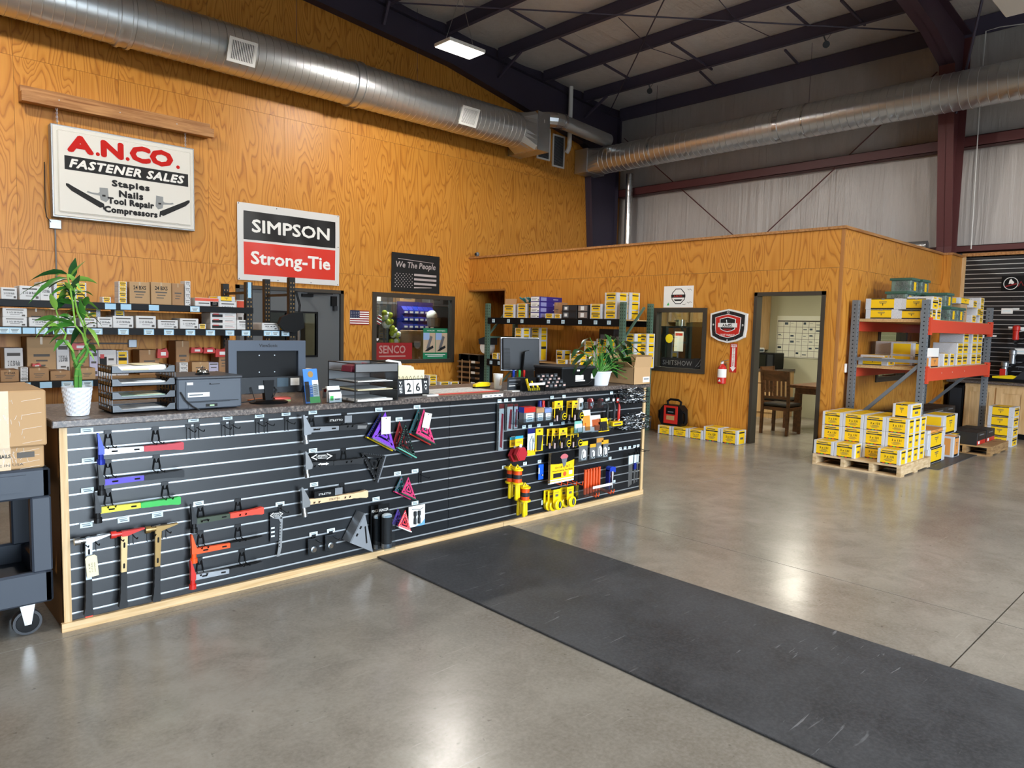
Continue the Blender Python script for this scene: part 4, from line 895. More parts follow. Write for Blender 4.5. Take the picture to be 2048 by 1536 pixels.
# pencil and knife cards
cx, z, w, h = rect(1055, 857, 1071, 911, -.04); t = thing('carded_cutters', 'tall carded silver snips with yellow foot', 'carded tool', (cx, -.04, z)); mb = MB(); mb.box(-w/2, 0, 0, w/2, .0015, h, PRICEW); mb.box(-w/2, -.001, 0, w/2, 0, h*.22, YEL); mb.box(-w/2, -.001, h*.82, w/2, 0, h, NAVY); mb.build('card', t)
mb = MB(); mb.tube([(-w*.15, -.008, h*.2), (-w*.2, -.008, h*.5), (0, -.008, h*.72), (w*.2, -.008, h*.5), (w*.15, -.008, h*.2)], .006, SILVER, 6); mb.build('snips', t)
cx, z, w, h = rect(1071, 857, 1086, 902, -.05); t = thing('carded_knife', 'black utility knife on a yellow card', 'carded tool', (cx, -.05, z)); mb = MB(); mb.box(-w/2, 0, 0, w/2, .0015, h, YEL); mb.box(-w*.12, -.001, h*.86, w*.12, 0, h*.92, INK); mb.build('card', t); mb = MB(); mb.prism([(-w*.35, h*.05), (w*.1, h*.05), (w*.2, h*.4), (w*.3, h*.7), (-w*.35, h*.72)], -.014, -.001, CHAR); mb.box(w*.15, -.004, h*.05, w*.42, -.001, h*.42, YELP); mb.build('knife', t)
# saw blade cards: black and yellow, three in a row
for i in range(3):
    cx, z, w, h = rect(1101, 903, 1148, 964, -.11+.03*i); t = thing('saw_blade_card', ('front', 'middle', 'rear')[i]+' black and yellow saw blade card on orange hooks', 'saw blade card', (cx-.012*i, -.11+.03*i, z), 0, 'circular saw blade cards')
    mb = MB(); mb.box(-w/2, 0, 0, w/2, .002, h, WHITEP); mb.box(-w/2, -.001, h*.06, w/2, 0, h, YEL)
    mb.prism([(-w/2, h)]+[(-w/2+w*k/6, h*(.64-.05*math.sin(math.pi*k/6)+.05*k/6)) for k in range(7)]+[(w/2, h)], -.002, -.001, BLACK)
    if i == 0:
        mb.text('10 1/4" x 36T', (0, -.0025, h*.50), X1, Z1, w*.62, h*.07, INK); mb.text('Wood Cutting Saw Blade', (.0, -.0025, h*.39), X1, Z1, w*.86, h*.065, INK, .004)
        mb.box(-w*.38, -.0025, h*.18, -w*.05, -.001, h*.32, INK); mb.prism([(.10*w+.07*w*math.cos(a), h*.26+.07*w*math.sin(a)) for a in [k*math.pi/6 for k in range(12)]], -.0025, -.001, mat('seal_red', 'e2582e', .5)); mb.box(w*.28, -.0025, h*.22, w*.42, -.001, h*.34, WHITEP)
        c0 = (.06*w, h*.80); mb.prism([(c0[0]+.18*w*math.cos(a), c0[1]-.03+.14*w*math.sin(a)+.02) for a in [.4+k*.26 for k in range(10)]]+[(c0[0]-.10*w, c0[1]-.015), (c0[0]+.10*w, c0[1]-.015)], -.0028, -.002, mat('logo_pink', 'c86a70', .5)); mb.prism([(c0[0]-.12*w, c0[1]-.01), (c0[0]+.12*w, c0[1]-.01), (c0[0]+.06*w, c0[1]-.07), (c0[0]-.03*w, c0[1]-.08)], -.0032, -.0028, GREYP)
    mb.box(-w/2, -.0025, h*.09, w/2, -.001, h*.13, WHITEP); mb.build('card', t)
for x in (1100, 1112, 1130, 1142):
    p = at(x, 962, -.0); MB().tube([(p.x, .002, p.z+.03), (p.x, -.02, p.z), (p.x, -.13, p.z-.012), (p.x, -.135, p.z+.02)], .004, ORANGE, 6).build('orange_hook', ct)
cx, z, w, h = rect(1077, 929, 1087, 959, -.03); t = thing('blue_pack', 'narrow bright blue carded part', 'carded tool', (cx, -.03, z)); mb = MB(); mb.box(-w/2, 0, 0, w/2, .002, h, mat('bright_blue', '1f5fd0', .4)); mb.box(-w/2, -.001, h*.4, -w*.3, 0, h*.8, WHITEP); mb.build('card', t); MB().sphere((w*.15, -.008, h*.3), .008, SILVER, 8).build('part', t)
# clear shelf with paddle bits
cx, z, w, h = rect(1152, 906, 1219, 926, -.14); t = thing('clear_shelf', 'long clear shelf of drill bit packs', 'display bin', (cx, -.14, z)); mb = MB(); mb.box(-w/2, 0, 0, w/2, .14, .003, ACRYL); mb.box(-w/2, 0, 0, w/2, .003, h*.6, ACRYL); mb.build('shelf_shell', t)
for lb, r, top_ in (('yellow topped drill bit sleeve on the clear shelf', (1157, 883, 1176, 922), YEL), ('yellow labelled small bit sleeve on the clear shelf', (1179, 888, 1192, 918), YELD), ('tall grey bit sleeve on the clear shelf', (1192, 876, 1207, 915), mat('sleeve_orange', 'c78a3a', .5)), ('white bit sleeve with black hook on the clear shelf', (1202, 880, 1217, 915), YELD)):
    bx, bz, bw, bh = rect(*r, -.11); mb = MB(); mb.box(-bw*.45, 0, .0, bw*.45, .004, bh, LGREY); mb.box(-bw*.45, -.001, bh*.78, bw*.45, 0, bh, top_); mb.prism([(-bw*.25, bh*.06), (bw*.25, bh*.06), (bw*.2, bh*.5), (0, bh*.62), (-bw*.2, bh*.5)], -.008, 0, WHITE); mb.tube([(-bw*.1, -.01, bh*.5), (-bw*.15, -.01, bh*.2), (0, -.01, bh*.12), (bw*.15, -.01, bh*.2)], .004, CHAR, 5)
    tag(mb.build('bit_sleeve'), lb, 'bit sleeve').location = (bx, -.11, bz)
# orange sticks in a clear tray
cx, z, w, h = rect(1157, 960, 1230, 990, -.14); t = thing('stick_tray', 'clear tray on orange hooks holding orange chalk sticks', 'display bin', (cx, -.14, z)); mb = MB(); mb.box(-w/2, 0, 0, w/2, .13, .003, ACRYL); mb.box(-w/2, 0, 0, w/2, .003, h*.6, ACRYL); mb.box(-w/2, 0, 0, -w/2+.003, .13, h*.9, ACRYL); mb.box(-w*.12, -.002, h*.45, w*.42, 0, h*.62, WHITEP); mb.build('tray_shell', t)
mb = MB()
for x in (-w*.05, w*.02, w*.36, w*.44): mb.tube([(x, .13, .0), (x, -.01, -.012), (x, -.015, .02)], .005, ORANGE, 6)
mb.build('orange_hook', t)
for k in range(6):
    x0 = 1168+k*7.0; bx, bz, bw, bh = rect(x0, 937-2.0*k, x0+8, 987-2.6*k, -.09); yy = -.07+.014*(5-k)-(.05 if k else 0)
    mb = MB(); mb.lathe([(.010, 0), (.013, .004), (.013, bh*.9), (.011, bh*.91), (.011, bh*.97), (.014, bh*.975), (.014, bh)], (0, 0, 0), ORANGE, 8); o = mb.build('orange_stick'); o.location = (bx, -.08+.008*k, z+.004); tag(o, ORD[k]+' orange stick from the left in the clear tray', 'marking stick', 'orange sticks in the tray')
cx, z2, w, h = rect(1213, 940, 1231, 985, -.08); t = thing('blue_clip_tool', 'blue capped tool standing beside the orange sticks', 'tool', (cx, -.08, z+.004)); mb = MB(); mb.box(-.03, .0, 0, -.012, .04, h*.85, NAVY); mb.prism([(-.03, h*.8), (.05, h*.72), (.05, h*.95), (0, h), (-.03, h*.95)], -.01, .04, BLUE); mb.build('blue_body', t); MB().lathe([(.010, 0), (.012, h*.4), (.014, h*.7), (.010, h*.75)], (.008, -.005, .01), SILVER, 10).build('steel_stem', t, True)
# orange and yellow chalk reels
def reel(label, px, py, Y):
    p = at(px, py, Y); t = thing('line_reel', label, 'line reel', (p.x, Y, p.z), 0, 'orange and yellow line reels')
    mb = MB(); mb.lathe([(.020, -.002), (.046, 0), (.046, .012), (.034, .014)], (0, -.045, -.022), YELP, 14); mb.lathe([(.030, .012), (.034, .016), (.034, .10), (.030, .104)], (0, -.045, -.022), ORANGE, 14); mb.lathe([(.034, .104), (.042, .106), (.042, .118), (.02, .12)], (0, -.045, -.022), YELP, 14); mb.build('spool', t, True)
    MB().lathe([(.0350, .042), (.0352, .046), (.0352, .070), (.0350, .074)], (0, -.045, -.022), CHAR, 14).build('label_band', t, True)
    mb = MB(); mb.box(-.03, -.05, .095, .03, -.0, .105, YELP); mb.tube([(-.02, -.04, .10), (0, -.04, .125), (.02, -.04, .10)], .006, YELP, 6); mb.build('hanger', t)
    for s_ in (-1, 1): MB().lathe([(.012, -.118), (.016, -.112), (.015, -.06), (.013, 0)], (s_*.022+.0, -.045+s_*.012, -.022), YELP, 10).build('handle', t, True)
reel('rear orange line reel with yellow handles, upper pair', 1014, 958, -.02); reel('front orange line reel with yellow handles, upper pair', 1027, 960, -.09); reel('rear orange line reel with yellow handles, lower pair', 1031, 992, -.02); reel('front orange line reel with yellow handles, lower pair', 1042, 995, -.09)
# yellow round tape packs
mb = MB(); mb.prism([(-.04, .17), (.045, .17), (.045, .085), (.03, .06), (-.04, .06)], 0, .002, YELP); mb.text('STANLEY', (0, -.0008, .145), X1, Z1, .06, .012, INKG, .01); mb.box(-.015, -.0008, .11, .02, 0, .13, INKG); card_y = mb.mesh('yellow_card')
mb = MB(); mb.lathe([(.040, -.030), (.046, -.026), (.046, 0)], (.006, 0, .045), YELP, 20, 'y'); mb.prism([(.021*math.cos(a)*.8+.012, .030*math.sin(a)+.045) for a in [k*math.pi/8 for k in range(16)]], -.032, -.030, BLACK); mb.prism([(.008*math.cos(a)+.012, .026*math.sin(a)+.045) for a in [k*math.pi/8 for k in range(16)]], -.033, -.032, GREYP); reel_y = mb.mesh('round_case')
for i, (x, y, Y) in enumerate(((1094, 1000, -.02), (1102, 1001, -.05), (1113, 999, -.10), (1127, 994, -.03), (1140, 993, -.10))):
    p = at(x, y, Y); t = thing('round_tape_pack', ORD[i]+' yellow round tape pack from the left above base trim', 'tape pack', (p.x, Y, p.z-.085), 0, 'yellow round tape packs'); inst('card', card_y, t); inst('round_case', reel_y, t)
mb = MB(); p = at(1084, 1005, -.004); mb.box(-.008, -.002, -.02, .008, 0, .02, PRICEW); mb.build('upright_tag', ct).location = p
# drill bits in clear tubes, right end
for i, x in enumerate((1254, 1258, 1262, 1266, 1273, 1277, 1283)):
    a = at(x, 905, -.06); b = at(x, 972 - i*1.2, -.06); h = a.z-b.z; t = thing('long_bit_pack', ORD[i]+' long drill bit in a clear tube from the left', 'drill bit', (a.x, -.09+.012*i, b.z), 0, 'long drill bits in tubes')
    MB().cyl((0, 0, .0), (0, 0, h*.7), .0045, SILVER, n=7).build('bit', t); mb = MB(); mb.box(-.010, -.004, h*.66, .010, .004, h*.92, PRICEW); mb.box(-.006, -.005, h*.92, .006, .005, h, BLACKM); mb.build('header_label', t)
    if i in (4, 5): MB().box(-.008, -.0055, h*.45, .008, .0055, h*.66, BLUEM).build('blue_band', t)
# ================================================================ THINGS ON THE COUNTERTOP
CT = 1.0722
def ctop(px, py): return onZ(px, py, CT)
def fr(x0, x1, yb, yt):
    """front face measured on the worktop: centre x, front Y, width, height"""
    p = ctop((x0+x1)/2, yb); a = onY(x0, yb, p.y); b = onY(x1, yb, p.y); return (a.x+b.x)/2, p.y, b.x-a.x, onY((x0+x1)/2, yt, p.y).z-CT
def leaf(base, d, L, Wd, droop, mt, roll=0., fold=.25):
    """one curved pointed leaf as its own mesh builder"""
    base = Vector(base); d = Vector(d).normalized(); side = d.cross(Z1)
    if side.length < .05: side = X1.copy()
    side.normalize(); side = Matrix.Rotation(roll, 3, d) @ side; n = side.cross(d)
    vs = []; fs = []; prof = [(0, .12), (.18, .75), (.40, 1.0), (.65, .78), (.85, .38), (1, .02)]
    for t, w in prof:
        c = base+d*(L*t)-Z1*(droop*L*t*t); e = side*(Wd*w/2); u = n*(fold*Wd*w/2)
        vs += [c-e+u, c, c+e+u]
    for i in range(len(prof)-1):
        a = i*3; fs += [(a, a+1, a+4, a+3), (a+1, a+2, a+5, a+4)]
    return MB().add(vs, fs, mt)
# ---- lucky bamboo
cx, Yf, w, h = fr(139, 181, 833, 779)
P = Vector((cx, Yf+.05, CT)); t = thing('bamboo_plant', 'twisted lucky bamboo in a white textured pot', 'potted plant', P)
prof = [(.040, 0), (.050, .003)]+[(.050+.019*(k/12), .003+.142*k/12) for k in range(1, 13)]+[(.071, .150), (.066, .150), (.062, .12), (.0, .118)]
mb = MB(); mb.lathe(prof, (0, 0, 0), POT, 36, 'z', lambda j, k: (.0022*(1 if ((k//2 + j) % 2) else -1) if 2 <= j <= 12 else 0)); mb.build('pot', t)
MB().lathe([(.060, .120), (.0, .124)], (0, 0, 0), mat('soil', '3a2a1c', .9), 16).build('soil', t)
def wpt(px, py, dy=0): q = onY(px, py, P.y+dy); return q-P
stalks = [[(152, 778), (152, 752), (154, 738), (161, 727), (171, 714), (176, 700), (172, 690)], [(160, 778), (160, 752), (157, 735), (148, 718), (144, 700), (136, 690), (128, 680)], [(156, 778), (157, 748), (150, 728), (158, 712), (170, 698), (176, 682), (168, 672)]]
for i, s_ in enumerate(stalks):
    pts = [wpt(x, y, .012*(i-1)) for x, y in s_]; mb = MB(); mb.tube(pts, .008, STALK, 8, [.0095, .0095, .009, .0085, .008, .007, .006])
    for q in pts[1:5]: mb.sphere(q, .0108, mat('bamboo_node', '86a24c', .5), 8, (1, 1, .35))
    mb.build('stalk', t, True)
twigs = [[(172, 690), (165, 668), (150, 650), (146, 610), (140, 575), (134, 548)], [(176, 700), (172, 680), (168, 655), (155, 625), (148, 590), (150, 560)], [(128, 680), (132, 668), (122, 655), (118, 640), (112, 620)], [(168, 672), (172, 655), (166, 635), (170, 610)]]
for i, s_ in enumerate(twigs):
    pts = [wpt(x, y, .02*(i-1.5)) for x, y in s_]; MB().tube(pts, .004, LEAF2, 6, [.006]+[.0045]*(len(pts)-2)+[.003]).build('twig', t, True)
rnd = random.Random(4)
LV = [((134, 548), (110, 552), .4), ((134, 548), (60, 560), .5), ((140, 560), (45, 590), .55), ((136, 556), (80, 600), .7), ((140, 560), (150, 520), -.1), ((140, 556), (172, 520), .1), ((142, 565), (200, 560), .5), ((146, 600), (120, 560), .2), ((146, 600), (142, 565), .5), ((146, 600), (165, 575), .5), ((140, 575), (125, 610), .8), ((140, 575), (105, 590), .5), ((150, 590), (108, 612), .6), ((148, 600), (170, 610), .6),
      ((148, 640), (110, 625), .5), ((148, 640), (180, 612), .2), ((155, 625), (178, 640), .8), ((150, 650), (70, 640), .4), ((150, 652), (88, 668), .6), ((118, 640), (68, 640), .3), ((118, 640), (90, 672), .8), ((122, 655), (112, 672), .6), ((168, 655), (200, 640), .5), ((168, 655), (190, 690), .9), ((166, 640), (160, 600), .0), ((170, 612), (176, 590), .2), ((160, 630), (140, 670), .8), ((150, 610), (98, 600), .4), ((145, 585), (160, 548), .1), ((145, 585), (128, 560), .2), ((172, 690), (188, 672), .4), ((172, 690), (190, 705), .5), ((128, 680), (112, 700), .6), ((128, 680), (140, 700), .6), ((136, 690), (122, 690), .3), ((176, 700), (184, 716), .5), ((112, 620), (100, 585), .1), ((112, 620), (132, 590), .1), ((112, 620), (84, 622), .4), ((118, 632), (140, 640), .5), ((140, 560), (100, 575), .5), ((146, 590), (190, 585), .5), ((150, 600), (195, 620), .6), ((134, 548), (150, 575), .7), ((148, 620), (125, 650), .8), ((155, 625), (200, 650), .6), ((150, 640), (120, 665), .7), ((165, 640), (195, 625), .3), ((122, 655), (95, 650), .4), ((132, 668), (105, 685), .6), ((168, 655), (150, 690), .9), ((140, 575), (170, 600), .6)]
for a, b, dr_ in LV:
    dy = rnd.uniform(-.10, .10); A = wpt(*a, rnd.uniform(-.02, .02)); B = wpt(*b, dy); d = B-A; L = d.length*1.05; d2 = d.normalized()+Z1*dr_*.9
    leaf(A, d2, L, min(.042, L*.30), dr_, (LEAF, LEAF2, LEAFD)[rnd.randrange(3)], rnd.uniform(-.9, .9)).build('leaf', t, True)
# ---- letter trays
cx, Yf, w, h = fr(224, 352, 826, 722)
t = thing('letter_tray_stack', 'four tier black plastic letter tray stack beside the bamboo', 'letter tray', (cx, Yf, CT)); D_ = .26; TR = mat('tray_plastic', '20262e', .3)
for k in range(4):
    z = .008+k*h/4.05; mb = MB(); hh = h/4*.55
    mb.box(-w/2, 0, z, w/2, D_, z+.004, TR)
    mb.prism([(-w/2, z), (w/2, z), (w/2, z+hh), (w/2-.03, z+hh), (w/2-.05, z+.016), (-w/2+.05, z+.016), (-w/2+.03, z+hh), (-w/2, z+hh)], 0, .004, TR)
    for s_ in (-1, 1):
        x = s_*(w/2-.002); mb.box(x-.002, 0, z, x+.002, D_, z+.02, TR); mb.box(x-.002, 0, z+hh-.006, x+.002, D_, z+hh, TR)
        for j in range(6): mb.box(x-.002, D_*j/5-.006*(j > 0), z, x+.002, D_*j/5+.006, z+(h/4 if k < 3 else hh), TR)
    mb.box(-w/2, D_-.003, z, w/2, D_, z+.02, TR); mb.build('tray', t)
for k, (lb, mt_) in enumerate((('loose papers in the lowest letter tray', WHITEP), ('notebook and papers in the third letter tray', mat('mint_paper', 'bcd8c4', .7)), ('white box and papers in the second letter tray', WHITEP), ('thick cream paper pile in the top letter tray', WHITEP))):
    z = CT+.013+k*h/4.05; mb = MB(); hh = (.012, .014, .018, .036)[k]
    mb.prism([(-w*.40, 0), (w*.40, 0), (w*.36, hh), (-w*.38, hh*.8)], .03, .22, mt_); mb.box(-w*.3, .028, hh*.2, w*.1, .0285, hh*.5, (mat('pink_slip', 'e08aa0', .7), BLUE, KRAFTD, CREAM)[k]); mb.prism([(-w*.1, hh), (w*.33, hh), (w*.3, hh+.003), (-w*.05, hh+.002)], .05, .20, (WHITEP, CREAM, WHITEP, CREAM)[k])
    tag(mb.build('paper_pile'), lb, 'paper').location = (cx, Yf, z)
# ---- grey laser printer (rear side)
cx, Yf, w, h = fr(355, 484, 819, 756)
t = thing('laser_printer', 'low slate grey laser printer beside the letter trays', 'printer', (cx, Yf, CT)); PG = mat('printer_grey', '4a515b', .5)
mb = MB(); mb.bbox(-w/2, 0, .006, w/2, .36, h, PG, .008); mb.build('body', t)
mb = MB(); mb.bbox(-w/2-.004, -.004, h-.006, w/2+.004, .364, h+.012, mat('printer_lid', '3b3e44', .45), .005); mb.build('lid', t)
mb = MB(); mb.box(-w*.38, -.004, h*.30, w*.42, 0, h*.90, PG); mb.box(-w*.02, -.006, h*.80, w*.14, -.004, h*.815, INK); mb.box(-w*.02, -.006, h*.80, -.0, -.004, h*.84, INK); mb.build('rear_door', t)
mb = MB(); mb.box(-w*.34, -.004, .012, w*.42, 0, h*.24, PG)
for z0, z1, x0, x1 in ((h*.27, h*.285, -w*.36, w*.44), (h*.245, h*.255, -w*.36, w*.30)): mb.box(x0, -.0055, z0, x1, -.0035, z1, INK)
mb.box(-w*.08, -.006, h*.10, w*.10, -.004, h*.19, INK); mb.box(-w*.02, -.008, h*.115, w*.05, -.005, h*.16, mat('pale_green_latch', 'a9c9a0', .5)); mb.build('rear_tray', t)
mb = MB(); mb.box(-w*.35, -.0055, h*.42, -w*.02, -.004, h*.56, WHITEP); mb.box(-w*.33, -.006, h*.47, -w*.12, -.0055, h*.50, PRICETX); mb.box(-w*.36, -.0055, h*.80, -w*.27, -.004, h*.88, WHITEP); mb.build('rating_label', t)
MB().tube([(-w*.46, -.01, h*.6), (-w*.40, -.02, h*.35), (-w*.30, -.025, h*.15), (-w*.2, -.03, .004)], .004, INK, 6).build('power_cord', t)
b = onZ(397, 747, CT+h+.013); t = thing('call_bell', 'silver service bell on top of the slate printer', 'bell', (b.x, Yf+.13, CT+h+.0122)); MB().lathe([(.040, 0), (.040, .005), (.034, .008)], (0, 0, 0), BLACK, 20).build('base', t, True); MB().lathe([(.036, .010), (.034, .022), (.024, .032), (.006, .037)], (0, 0, 0), CHROME, 20).build('dome', t, True); MB().lathe([(.003, .036), (.003, .044), (.006, .046), (.0, .05)], (0, 0, 0), CHROME, 8).build('plunger', t, True)
# ---- monitor seen from behind
bp = ctop(537, 806); Ym = bp.y+.03; a = onY(457, 735, Ym); b = onY(611, 735, Ym); zt = onY(535, 681, Ym).z; zb = onY(535, 774, Ym).z; w = b.x-a.x; cx = (a.x+b.x)/2; h = zt-zb
t = thing('computer_monitor', 'wide slate blue monitor seen from behind on the counter', 'monitor', (cx, Ym, CT)); z0 = zb-CT; MG = mat('monitor_slate', '3c4553', .42)
mb = MB(); x0 = w/2
for r in rects_minus((-x0, x0, z0, z0+h), [(-x0*.80, x0*.80, z0+h*.22, z0+h*.78)]): mb.box(r[0], 0, r[2], r[1], .05, r[3], MG)
mb.build('rear_housing', t)
mb = MB(); mb.box(-x0*.80, .022, z0+h*.20, x0*.80, .03, z0+h*.78, BLACK)
for s1 in (-.2, .2):
    for s2 in (.32, .68): mb.cyl((x0*s1, .020, z0+h*s2), (x0*s1, .022, z0+h*s2), .004, SILVER, n=8)
mb.build('recess_panel', t)
mb = MB(); mb.prism([(-x0*.84, z0-.035), (x0*.84, z0-.035), (x0*.90, z0), (x0*.90, z0+h*.22), (-x0*.90, z0+h*.22), (-x0*.90, z0)], -.012, .02, CHAR); mb.box(-x0*.28, -.014, z0-.01, -x0*.05, -.012, z0+.012, WHITEP); mb.box(x0*.20, -.014, z0, x0*.5, -.012, z0+h*.19, PRICETX); mb.box(x0*.56, -.014, z0+h*.02, x0*.8, -.012, z0+h*.18, WHITEP); mb.build('connector_hump', t)
MB().text('ViewSonic', (0, -.001, z0+h*.895), X1, Z1, w*.24, h*.07, INK, .012).build('lettering', t)
mb = MB(); mb.prism([(-.028, .01), (.018, .01), (.028, z0+h*.15), (-.04, z0+h*.15)], -.02, .02, BLACK); mb.build('stand_neck', t)
mb = MB(); mb.lathe([(.115, 0), (.118, .006), (.10, .014), (.0, .018)], (0, 0, 0), BLACK, 28, 'z'); mb.build('stand_base', t, True)
MB().tube([(-x0*.45, -.005, z0+.0), (-x0*.5, -.03, .10), (-x0*.42, -.04, .02), (-x0*.9, .0, .005)], .004, INK, 6).build('video_cable', t); MB().tube([(x0*.12, -.014, z0), (x0*.16, -.03, .08), (x0*.05, -.03, .03)], .004, INK, 6).build('power_cable', t)
# ---- small things beside the monitor
for lb, px, py, m_, hh, rot in (('orange sticky note pad at the monitor base', 524, 803, mat('note_orange', 'f0905a', .8), .012, .3), ('coral and green sticky note stack at the monitor base', 566, 803, mat('note_coral', 'e8655a', .8), .024, -.1)):
    p = ctop(px, py); mb = MB(); mb.box(-.05, 0, 0, .05, .075, hh*.5, mat('note_green', 'b6c48a', .8) if hh > .02 else m_); mb.box(-.05, 0, hh*.5, .05, .075, hh, m_); o = tag(mb.build('sticky_notes'), lb, 'sticky notes'); o.location = (p.x, p.y, CT+.0002); o.rotation_euler = (0, 0, rot)
p = ctop(590, 782); mb = MB(); mb.bbox(-.07, 0, 0, .06, .12, .05, BLACK, .005); mb.box(-.055, -.0005, .028, .05, .02, .0505, mat('olive_tab', '9aa050', .7)); tag(mb.build('card_reader'), 'small black device with olive tab behind the monitor', 'card reader').location = (p.x, p.y, CT)
p = ctop(650, 790); mb = MB(); mb.box(-.06, 0, 0, .05, .14, .015, BLACK); mb.prism([(-.05, .015), (.05, .015), (.045, .10), (.01, .13), (-.05, .11)], .02, .10, BLACK); mb.box(-.06, .05, .15, .06, .12, .165, WHITEP); mb.box(-.03, .04, .10, .0, .1, .15, BLACK); tag(mb.build('desk_phone'), 'black desk phone half hidden behind the brochure stand', 'phone').location = (p.x, p.y+.25, CT)
cx, Yf, w, h = fr(612, 646, 809, 737); t = thing('brochure_stand', 'clear stand with blue and white brochures', 'brochure stand', (cx, Yf, CT), math.radians(8))
mb = MB(); L_ = Matrix.Rotation(math.radians(-10), 4, 'X'); mb.box(-w*.5, 0, 0, w*.5, .003, h*.55, ACRYL); mb.box(-w*.5, .03, 0, w*.5, .033, h*.8, ACRYL); mb.box(-w*.5, 0, 0, w*.5, .07, .003, ACRYL); mb.xf(L_).build('acrylic_holder', t)
mb = MB(); BB = mat('brochure_blue', '3f7fd0', .5); mb.box(-w*.45, .012, .01, w*.45, .016, h, BB); mb.box(-w*.42, .011, .02, -w*.15, .012, h*.65, INK); mb.box(w*.05, .009, .03, w*.43, .012, h*.68, WHITEP); mb.box(-w*.2, .0085, .01, w*.45, .0095, h*.22, mat('brochure_green', '58b860', .5)); mb.prism([(.02*math.cos(a), h*.85+.02*math.sin(a)) for a in [k*math.pi/6 for k in range(12)]], .0105, .012, GOLD)
for k in range(6): mb.box(w*.1, .0085, h*(.28+.055*k), w*.36, .009, h*(.30+.055*k), INKG)
for k in range(4): mb.box(-w*.1, .0112, h*(.3+.07*k), w*.03, .012, h*(.32+.07*k), WHITEP)
mb.xf(L_).build('brochure', t)
cx, Yf, w, h = fr(658, 686, 806, 788); t = thing('card_holder', 'clear holder of white business cards beside the brochures', 'card holder', (cx, Yf, CT)); mb = MB(); mb.box(-w*.5, 0, 0, w*.5, .05, .004, ACRYL); mb.box(-w*.5, -.0, 0, w*.5, .003, .03, ACRYL); mb.build('acrylic_base', t)
for k in range(5): mb = MB(); mb.box(-w*.44, .006+.008*k, .004, w*.44, .007+.008*k, h+.012*k, WHITEP if k % 4 != 2 else CHAR); mb.box(-w*.38, .0055+.008*k, .016, -w*.15, .006+.008*k, h*.8, GREEN if k == 0 else INKG); mb.box(-w*.05, .0055+.008*k, .02, w*.3, .006+.008*k, .026, INKG); mb.build('card', t)
mb = MB(); mb.prism([(-.012, .0), (.012, .0), (.006, .03), (.011, .034), (.006, .05), (-.006, .05), (-.011, .034), (-.006, .03)], 0, .02, WHITE); p = ctop(668, 789); tag(mb.build('white_stamp'), 'small white stamp standing behind the business cards', 'stamp').location = (p.x, p.y+.09, CT)
mb = MB(); mb.lathe([(.014, 0), (.014, .06)], (0, 0, 0), WHITE, 12); mb.lathe([(.011, -.0005), (.011, .0)], (0, -.0143, .045), RED, 10, 'y'); tag(mb.build('round_button'), 'white tube with a red round mark near the business cards', 'small tube').location = (ctop(660, 796).x, ctop(660, 796).y+.08, CT)
# ---- wire mesh tray
cx, Yf, w, h = fr(710, 795, 804, 727); t = thing('mesh_tray', 'black wire mesh letter tray with shelves', 'letter tray', (cx, Yf, CT)); D_ = .34
mb = MB(); R_ = .004
for z in (0.004, h): mb.tube([(-w/2, 0, z), (w/2, 0, z), (w/2, D_, z), (-w/2, D_, z), (-w/2, 0, z)], R_, BLACKM, 6)
for x, y in ((-w/2, 0), (w/2, 0), (w/2, D_), (-w/2, D_)): mb.cyl((x, y, 0), (x, y, h), R_, BLACKM, n=6)
for z in (h*.30, h*.52, h*.78): mb.tube([(-w/2, 0, z), (w/2, 0, z), (w/2, D_, z), (-w/2, D_, z), (-w/2, 0, z)], R_*.7, BLACKM, 6)
mb.build('wire_frame', t)
mb = MB(); mb.box(w/2-.001, 0, 0, w/2+.001, D_, h, MESHM); mb.box(-w/2, D_-.001, 0, w/2, D_+.001, h, MESHM); mb.box(-w/2, 0, h*.78, w/2, .001, h, MESHM); mb.build('mesh_side', t)
for z in (.004, h*.30, h*.52, h*.78): MB().box(-w/2, 0, z, w/2, D_, z+.002, BLACKM).build('mesh_shelf', t)
for lb, z, m_, hh in (('papers on the bottom shelf of the mesh tray', .006, WHITEP, .012), ('papers on the second shelf of the mesh tray', h*.30+.002, CREAM, .006), ('papers on the third shelf of the mesh tray', h*.52+.002, WHITEP, .004)):
    mb = MB(); mb.box(-w*.40, .02, 0, w*.42, .30, hh, m_); mb.prism([(-w*.3, hh), (w*.3, hh), (w*.35, hh+.004)], .05, .28, WHITEP); tag(mb.build('paper_pile'), lb, 'paper').location = (cx, Yf, CT+z)
for lb, x, m_, wd in (('maroon box inside the top of the mesh tray', -.10, mat('maroon_box', '7a2038', .6), .14), ('pink receipt book inside the top of the mesh tray', -.02, mat('receipt_pink', 'a8304f', .6), .08), ('grey rolled cap inside the top of the mesh tray', .10, mat('cap_grey', '7d7468', .9), .12)):
    mb = MB(); mb.prism([(-wd/2, 0), (wd/2, 0), (wd/2*.9, .035), (wd*.1, .05), (-wd/2*.9, .035)], .04, .16, m_); mb.box(-wd*.2, .038, .01, wd*.1, .04, .03, WHITEP); tag(mb.build('tray_item'), lb, 'tray item').location = (cx+x, Yf, CT+h*.78+.003)
